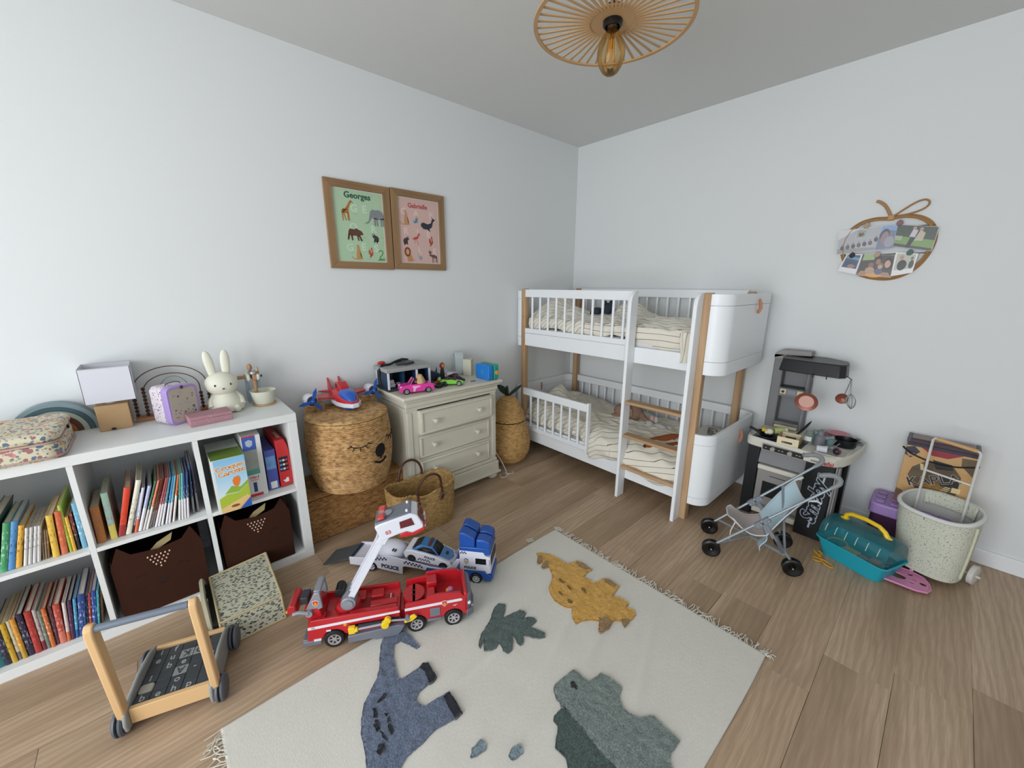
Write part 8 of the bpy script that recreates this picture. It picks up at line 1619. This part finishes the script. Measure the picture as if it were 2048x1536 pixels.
# ============================================================ apple-shaped rattan photo holder
RAT = mat('rattan_hoop', 'a67c4c', .5, vary=(30, '8a6236', .7))
o = thing('photo_hoop', 'apple-shaped rattan hoop on the right wall with photos pinned across it', 'wall decoration', (2.08, -.012, 1.39))
ap = [(2.072, 1.700), (2.10, 1.704), (2.14, 1.706), (2.19, 1.693), (2.232, 1.662), (2.255, 1.615), (2.258, 1.56), (2.243, 1.50), (2.212, 1.445), (2.165, 1.408), (2.12, 1.394), (2.075, 1.395), (2.02, 1.408), (1.965, 1.438), (1.925, 1.485), (1.903, 1.54), (1.902, 1.60), (1.922, 1.652), (1.962, 1.688), (2.01, 1.702), (2.045, 1.702)]
def spl(P, n=4, closed=True):
    out = []; N = len(P)
    for i in range(N if closed else N-1):
        p0, p1, p2, p3 = [Vector((*P[(i+j) % N], 0)) if closed else Vector((*P[max(0, min(N-1, i+j))], 0)) for j in (-1, 0, 1, 2)]
        for k in range(n):
            t_ = k/n; out.append(.5*((2*p1)+(-p0+p2)*t_+(2*p0-5*p1+4*p2-p3)*t_*t_+(-p0+3*p1-3*p2+p3)*t_**3))
    if not closed: out.append(Vector((*P[-1], 0)))
    return [(p.x, p.y) for p in out]
for off, sc_ in ((-.006, 1.0), (-.011, .975), (-.016, .95)):
    cx_, cz_ = 2.08, 1.55; part('hoop', RAT, o, MB().tube([(cx_+(x-cx_)*sc_, off, cz_+(z-cz_)*sc_) for x, z in spl(ap)], .0058, 8, closed=True))
part('stem', RAT, o, MB().tube([(x, -.010, z) for x, z in spl([(2.078, 1.700), (2.065, 1.730), (2.045, 1.762), (2.022, 1.782), (2.008, 1.787)], 4, False)], .007, 8, flat=.5, up=(0, 1, 0))); part('leaf_loop', RAT, o, MB().tube([(x, -.012, z) for x, z in spl([(2.085, 1.703), (2.12, 1.733), (2.16, 1.762), (2.19, 1.770), (2.207, 1.757), (2.200, 1.735), (2.17, 1.718), (2.12, 1.706), (2.085, 1.703)], 4, False)], .004, 8)); part('binding', mat('binding_tan', 'b88c5c', .6), o, B(2.066, 2.092, -.024, -.001, 1.686, 1.712), bevel=.004)
part('cross_wire', mat('wire_dark', '4a4640', .5, .4), o, MB().cyl((1.905, -.014, 1.645), (2.245, -.014, 1.650), .0018, n=8).cyl((1.91, -.014, 1.520), (2.25, -.014, 1.520), .0018, n=8))
# photos: paper rectangles with printed patches
PAP = mat('photo_paper', 'd2d0d0', .3)
def photo(label, quad, y, margin, patches, base):
    """quad: TL, TR, BR, BL as (x, z) on the wall"""
    q = thing('photo', label, 'photo', ((quad[0][0]+quad[1][0])/2, y, quad[2][1]), 0, 'photos pinned on the rattan hoop')
    def P_(u, v): a = Vector(quad[3]).lerp(Vector(quad[2]), u); b_ = Vector(quad[0]).lerp(Vector(quad[1]), u); c_ = a.lerp(b_, v); return (c_.x, c_.y)
    T = frame((0, y, 0), (1, 0, 0), (0, 0, 1))
    part('paper', PAP, q, MB(T=T).prism([P_(0, 1), P_(1, 1), P_(1, 0), P_(0, 0)], 0, .0008))
    ml, mb_, mt_ = margin; part('print', mat('photo_'+base, base, .3), q, MB(T=T).prism([P_(ml, 1-mt_), P_(1-ml, 1-mt_), P_(1-ml, mb_), P_(ml, mb_)], .0008, .0010))
    for i, (c_, pl) in enumerate(patches): part('print_patch', mat('photo_'+c_, c_, .3), q, MB(T=T).prism([P_(ml+(1-2*ml)*a, mb_+(1-mb_-mt_)*b_) for a, b_ in pl], .0010+.00005*(i+1), .0011+.00005*(i+1)))
    return q
E_ = lambda cx_, cy_, rx, ry, n=12: [(cx_+rx*cos(2*pi*k/n), cy_+ry*sin(2*pi*k/n)) for k in range(n)]
photo('black and white photo of a row of people sitting on rocks', [(1.876, 1.652), (2.050, 1.664), (2.066, 1.541), (1.884, 1.527)], -.020, (.01, .02, .02), [('c8c8cc', [(0, 1), (.5, 1), (0, .62)]), ('8c8c8c', [(0, 0), (1, 0), (1, .12), (.5, .18), (0, .22)])]+[(('4a4a4c', '5c5a5c')[k % 2], E_(.12+.13*k, .24+.02*k+(.10 if k == 6 else 0), .05, .10)) for k in range(7)]+[('8a8684', E_(.12+.13*k, .36+.02*k+(.10 if k == 6 else 0), .022, .045)) for k in range(7)], 'a6a6ac')
photo('tiny photo pinned on the black and white rocks picture', [(1.957, 1.652), (1.998, 1.648), (1.992, 1.610), (1.955, 1.606)], -.0225, (.03, .04, .04), [('5a4a40', E_(.5, .45, .3, .3)), ('b08c78', E_(.5, .7, .14, .14))], '8c9688')
photo('portrait photo with blue sky and a face in shade', [(2.052, 1.662), (2.112, 1.662), (2.112, 1.548), (2.043, 1.541)], -.0235, (.01, .01, .01), [('6a7288', [(0, 0), (1, 0), (1, .75), (.6, .8), (0, .7)]), ('4a4450', E_(.35, .62, .30, .26)), ('8a7478', E_(.38, .5, .24, .26)), ('9090a0', E_(.7, .3, .28, .24))], '7c98c0')
photo('garden photo of a couple standing on a lawn', [(2.112, 1.662), (2.262, 1.637), (2.256, 1.525), (2.098, 1.560)], -.0215, (.01, .01, .01), [('6a8a3c', [(0, .15), (1, .1), (1, .45), (0, .5)]), ('98a088', [(0, .3), (.22, .3), (.22, .5), (0, .5)]), ('22241e', [(.37, .02), (.46, .02), (.54, .5), (.42, .55)]), ('b8b4c0', [(.38, .5), (.52, .5), (.55, .82), (.42, .85)]), ('b0a48c', [(.52, .35), (.72, .38), (.74, .72), (.6, .85)]), ('a88070', E_(.45, .90, .05, .07)), ('a88070', E_(.62, .88, .05, .07))], '2e3c2c')
photo('instant photo with blue tones and heads at the bottom, lower left of the hoop', [(1.931, 1.530), (1.998, 1.524), (1.985, 1.420), (1.905, 1.440)], -.0240, (.08, .26, .05), [('4f86a0', [(0, .75), (1, .6), (1, .8), (0, .95)]), ('2a3450', E_(.5, .35, .4, .25)), ('8a6a68', E_(.6, .15, .25, .15))], '24406c')
photo('family selfie photo at the bottom middle of the hoop', [(1.998, 1.526), (2.128, 1.515), (2.130, 1.402), (1.985, 1.416)], -.0220, (.01, .01, .01), [('8aa06c', [(.05, 1), (.45, 1), (.4, .75), (.05, .7)]), ('9a7050', [(0, 0), (1, 0), (.9, .2), (.1, .22)]), ('c48a3c', E_(.5, .06, .24, .12)), ('2a1c16', E_(.55, .75, .10, .18)), ('8a6048', E_(.55, .68, .075, .13)), ('1e1614', E_(.86, .62, .14, .28)), ('b48a74', E_(.84, .58, .09, .18)), ('7c5440', E_(.36, .50, .08, .13)), ('a88468', E_(.36, .26, .14, .16)), ('7a5c40', E_(.64, .50, .09, .13)), ('b48c70', E_(.64, .44, .07, .10)), ('3c4c6c', E_(.62, .22, .12, .14))], '3a3028')
photo('instant photo of a man in black, lower right of the hoop', [(2.128, 1.528), (2.212, 1.517), (2.206, 1.425), (2.128, 1.408)], -.0235, (.08, .24, .05), [('1a1a1e', E_(.38, .28, .26, .34)), ('a07860', E_(.30, .76, .12, .15)), ('1c2426', E_(.88, .3, .14, .3)), ('6c5a4c', E_(.86, .72, .08, .12))], 'a8a898')
for x, z, c_, lab in ((1.990, 1.668, 'a8957c', 'beige leaf-shaped peg above the black and white photo'), (2.118, 1.668, '8a6468', 'dusky rose leaf-shaped peg above the garden photo'), (1.955, 1.520, '141418', 'black peg on the lower left instant photo'), (2.058, 1.518, 'b09888', 'pale wooden peg above the family selfie'), (2.180, 1.522, '4c6c68', 'dark green round peg on the lower right instant photo')):
    q = thing('photo_peg', lab, 'peg', (x, -.028, z)); part('peg', mat('peg_'+c_, c_, .6), q, MB(T=frame((x, -.025, z), (1, 0, 0), (0, 0, 1))).prism([(0, .018), (.012, .008), (.013, -.004), (.004, -.013), (-.008, -.012), (-.013, -.002), (-.010, .008)], 0, .005), bevel=.002)
# ============================================================ ceiling lamp
BAM = mat('bamboo', 'c29e72', .55, vary=(12, 'aa8458', .7))
LC = Vector((1.454, -1.621, 2.2))
o = thing('pendant_lamp', 'round bamboo slat pendant lamp with amber filament bulb hanging from the ceiling', 'lamp', (LC.x, LC.y, 2.05))
part('rim', BAM, o, MB().lathe([(.249, -.003), (.262, -.003), (.262, .003), (.249, .003), (.249, -.003)], LC, 96))
part('hub_disc', BAM, o, MB().lathe([(.032, .006), (.085, .004), (.085, .009), (.032, .011), (.032, .006)], LC, 64))
TL = Matrix.Translation(LC)
s0 = None
for k in range(44):
    a = 2*pi*k/44
    if s0 is None: s0 = MB(local=True).box(.075, .252, -.0042, .0042, -.0015, .0015).build('slat', BAM, o); s0.location = (0, 0, .153)
    else: s1 = s0.copy(); COL.objects.link(s1); s1.rotation_euler = (0, 0, a)
part('socket', BLKP, o, MB().lathe([(0, .05), (.024, .05), (.030, .035), (.032, -.006), (.026, -.012), (.024, -.010), (.022, .02), (0, .02)], LC, 32)); part('cable', BLKP, o, MB().cyl((LC.x, LC.y, 2.245), (LC.x, LC.y, RH-.03), .003, n=10)); part('ceiling_rose', BLKP, o, MB().lathe([(0, 0), (.045, 0), (.045, .02), (.04, .025), (0, .025)][::1], (LC.x, LC.y, RH-.0255), 32))
AMB, t = newmat('amber_glass'); nd = t.n; tr = t.new('ShaderNodeBsdfTransparent'); tr.inputs[0].default_value = lin('f6ead0'); gl = t.new('ShaderNodeBsdfGlossy'); gl.inputs['Roughness'].default_value = .02; gl.inputs[0].default_value = lin('f0e0c0'); fz = t.new('ShaderNodeFresnel'); fz.inputs[0].default_value = 1.5; mx = t.new('ShaderNodeMixShader'); t.link(t.math('MULTIPLY_ADD', fz.outputs[0], .8, .02), mx.inputs[0]); t.link(tr.outputs[0], mx.inputs[1]); t.link(gl.outputs[0], mx.inputs[2]); t.link(mx.outputs[0], nd['Material Output'].inputs[0])
BL_ = LC+Vector((0, 0, -.150))
part('bulb', AMB, o, MB().lathe([(0, 0), (.012, .001), (.026, .010), (.038, .028), (.046, .054), (.046, .072), (.040, .095), (.028, .118), (.018, .130), (.016, .140)], BL_, 40), smooth=80)
part('bulb_base', mat('bulb_brass', '6a5238', .4, .6), o, MB().cyl(BL_+Vector((0, 0, .130)), BL_+Vector((0, 0, .152)), .017, n=20)); part('glass_stem', AMB, o, MB().cyl(BL_+Vector((0, 0, .08)), BL_+Vector((0, 0, .13)), .006, n=10))
for k in range(4): a = pi/2*k+.4; part('filament', mat('filament_amber', 'd09a3c', .4), o, MB().cyl(BL_+Vector((.010*cos(a), .010*sin(a), .045)), BL_+Vector((.006*cos(a), .006*sin(a), .105)), .0016, n=6))
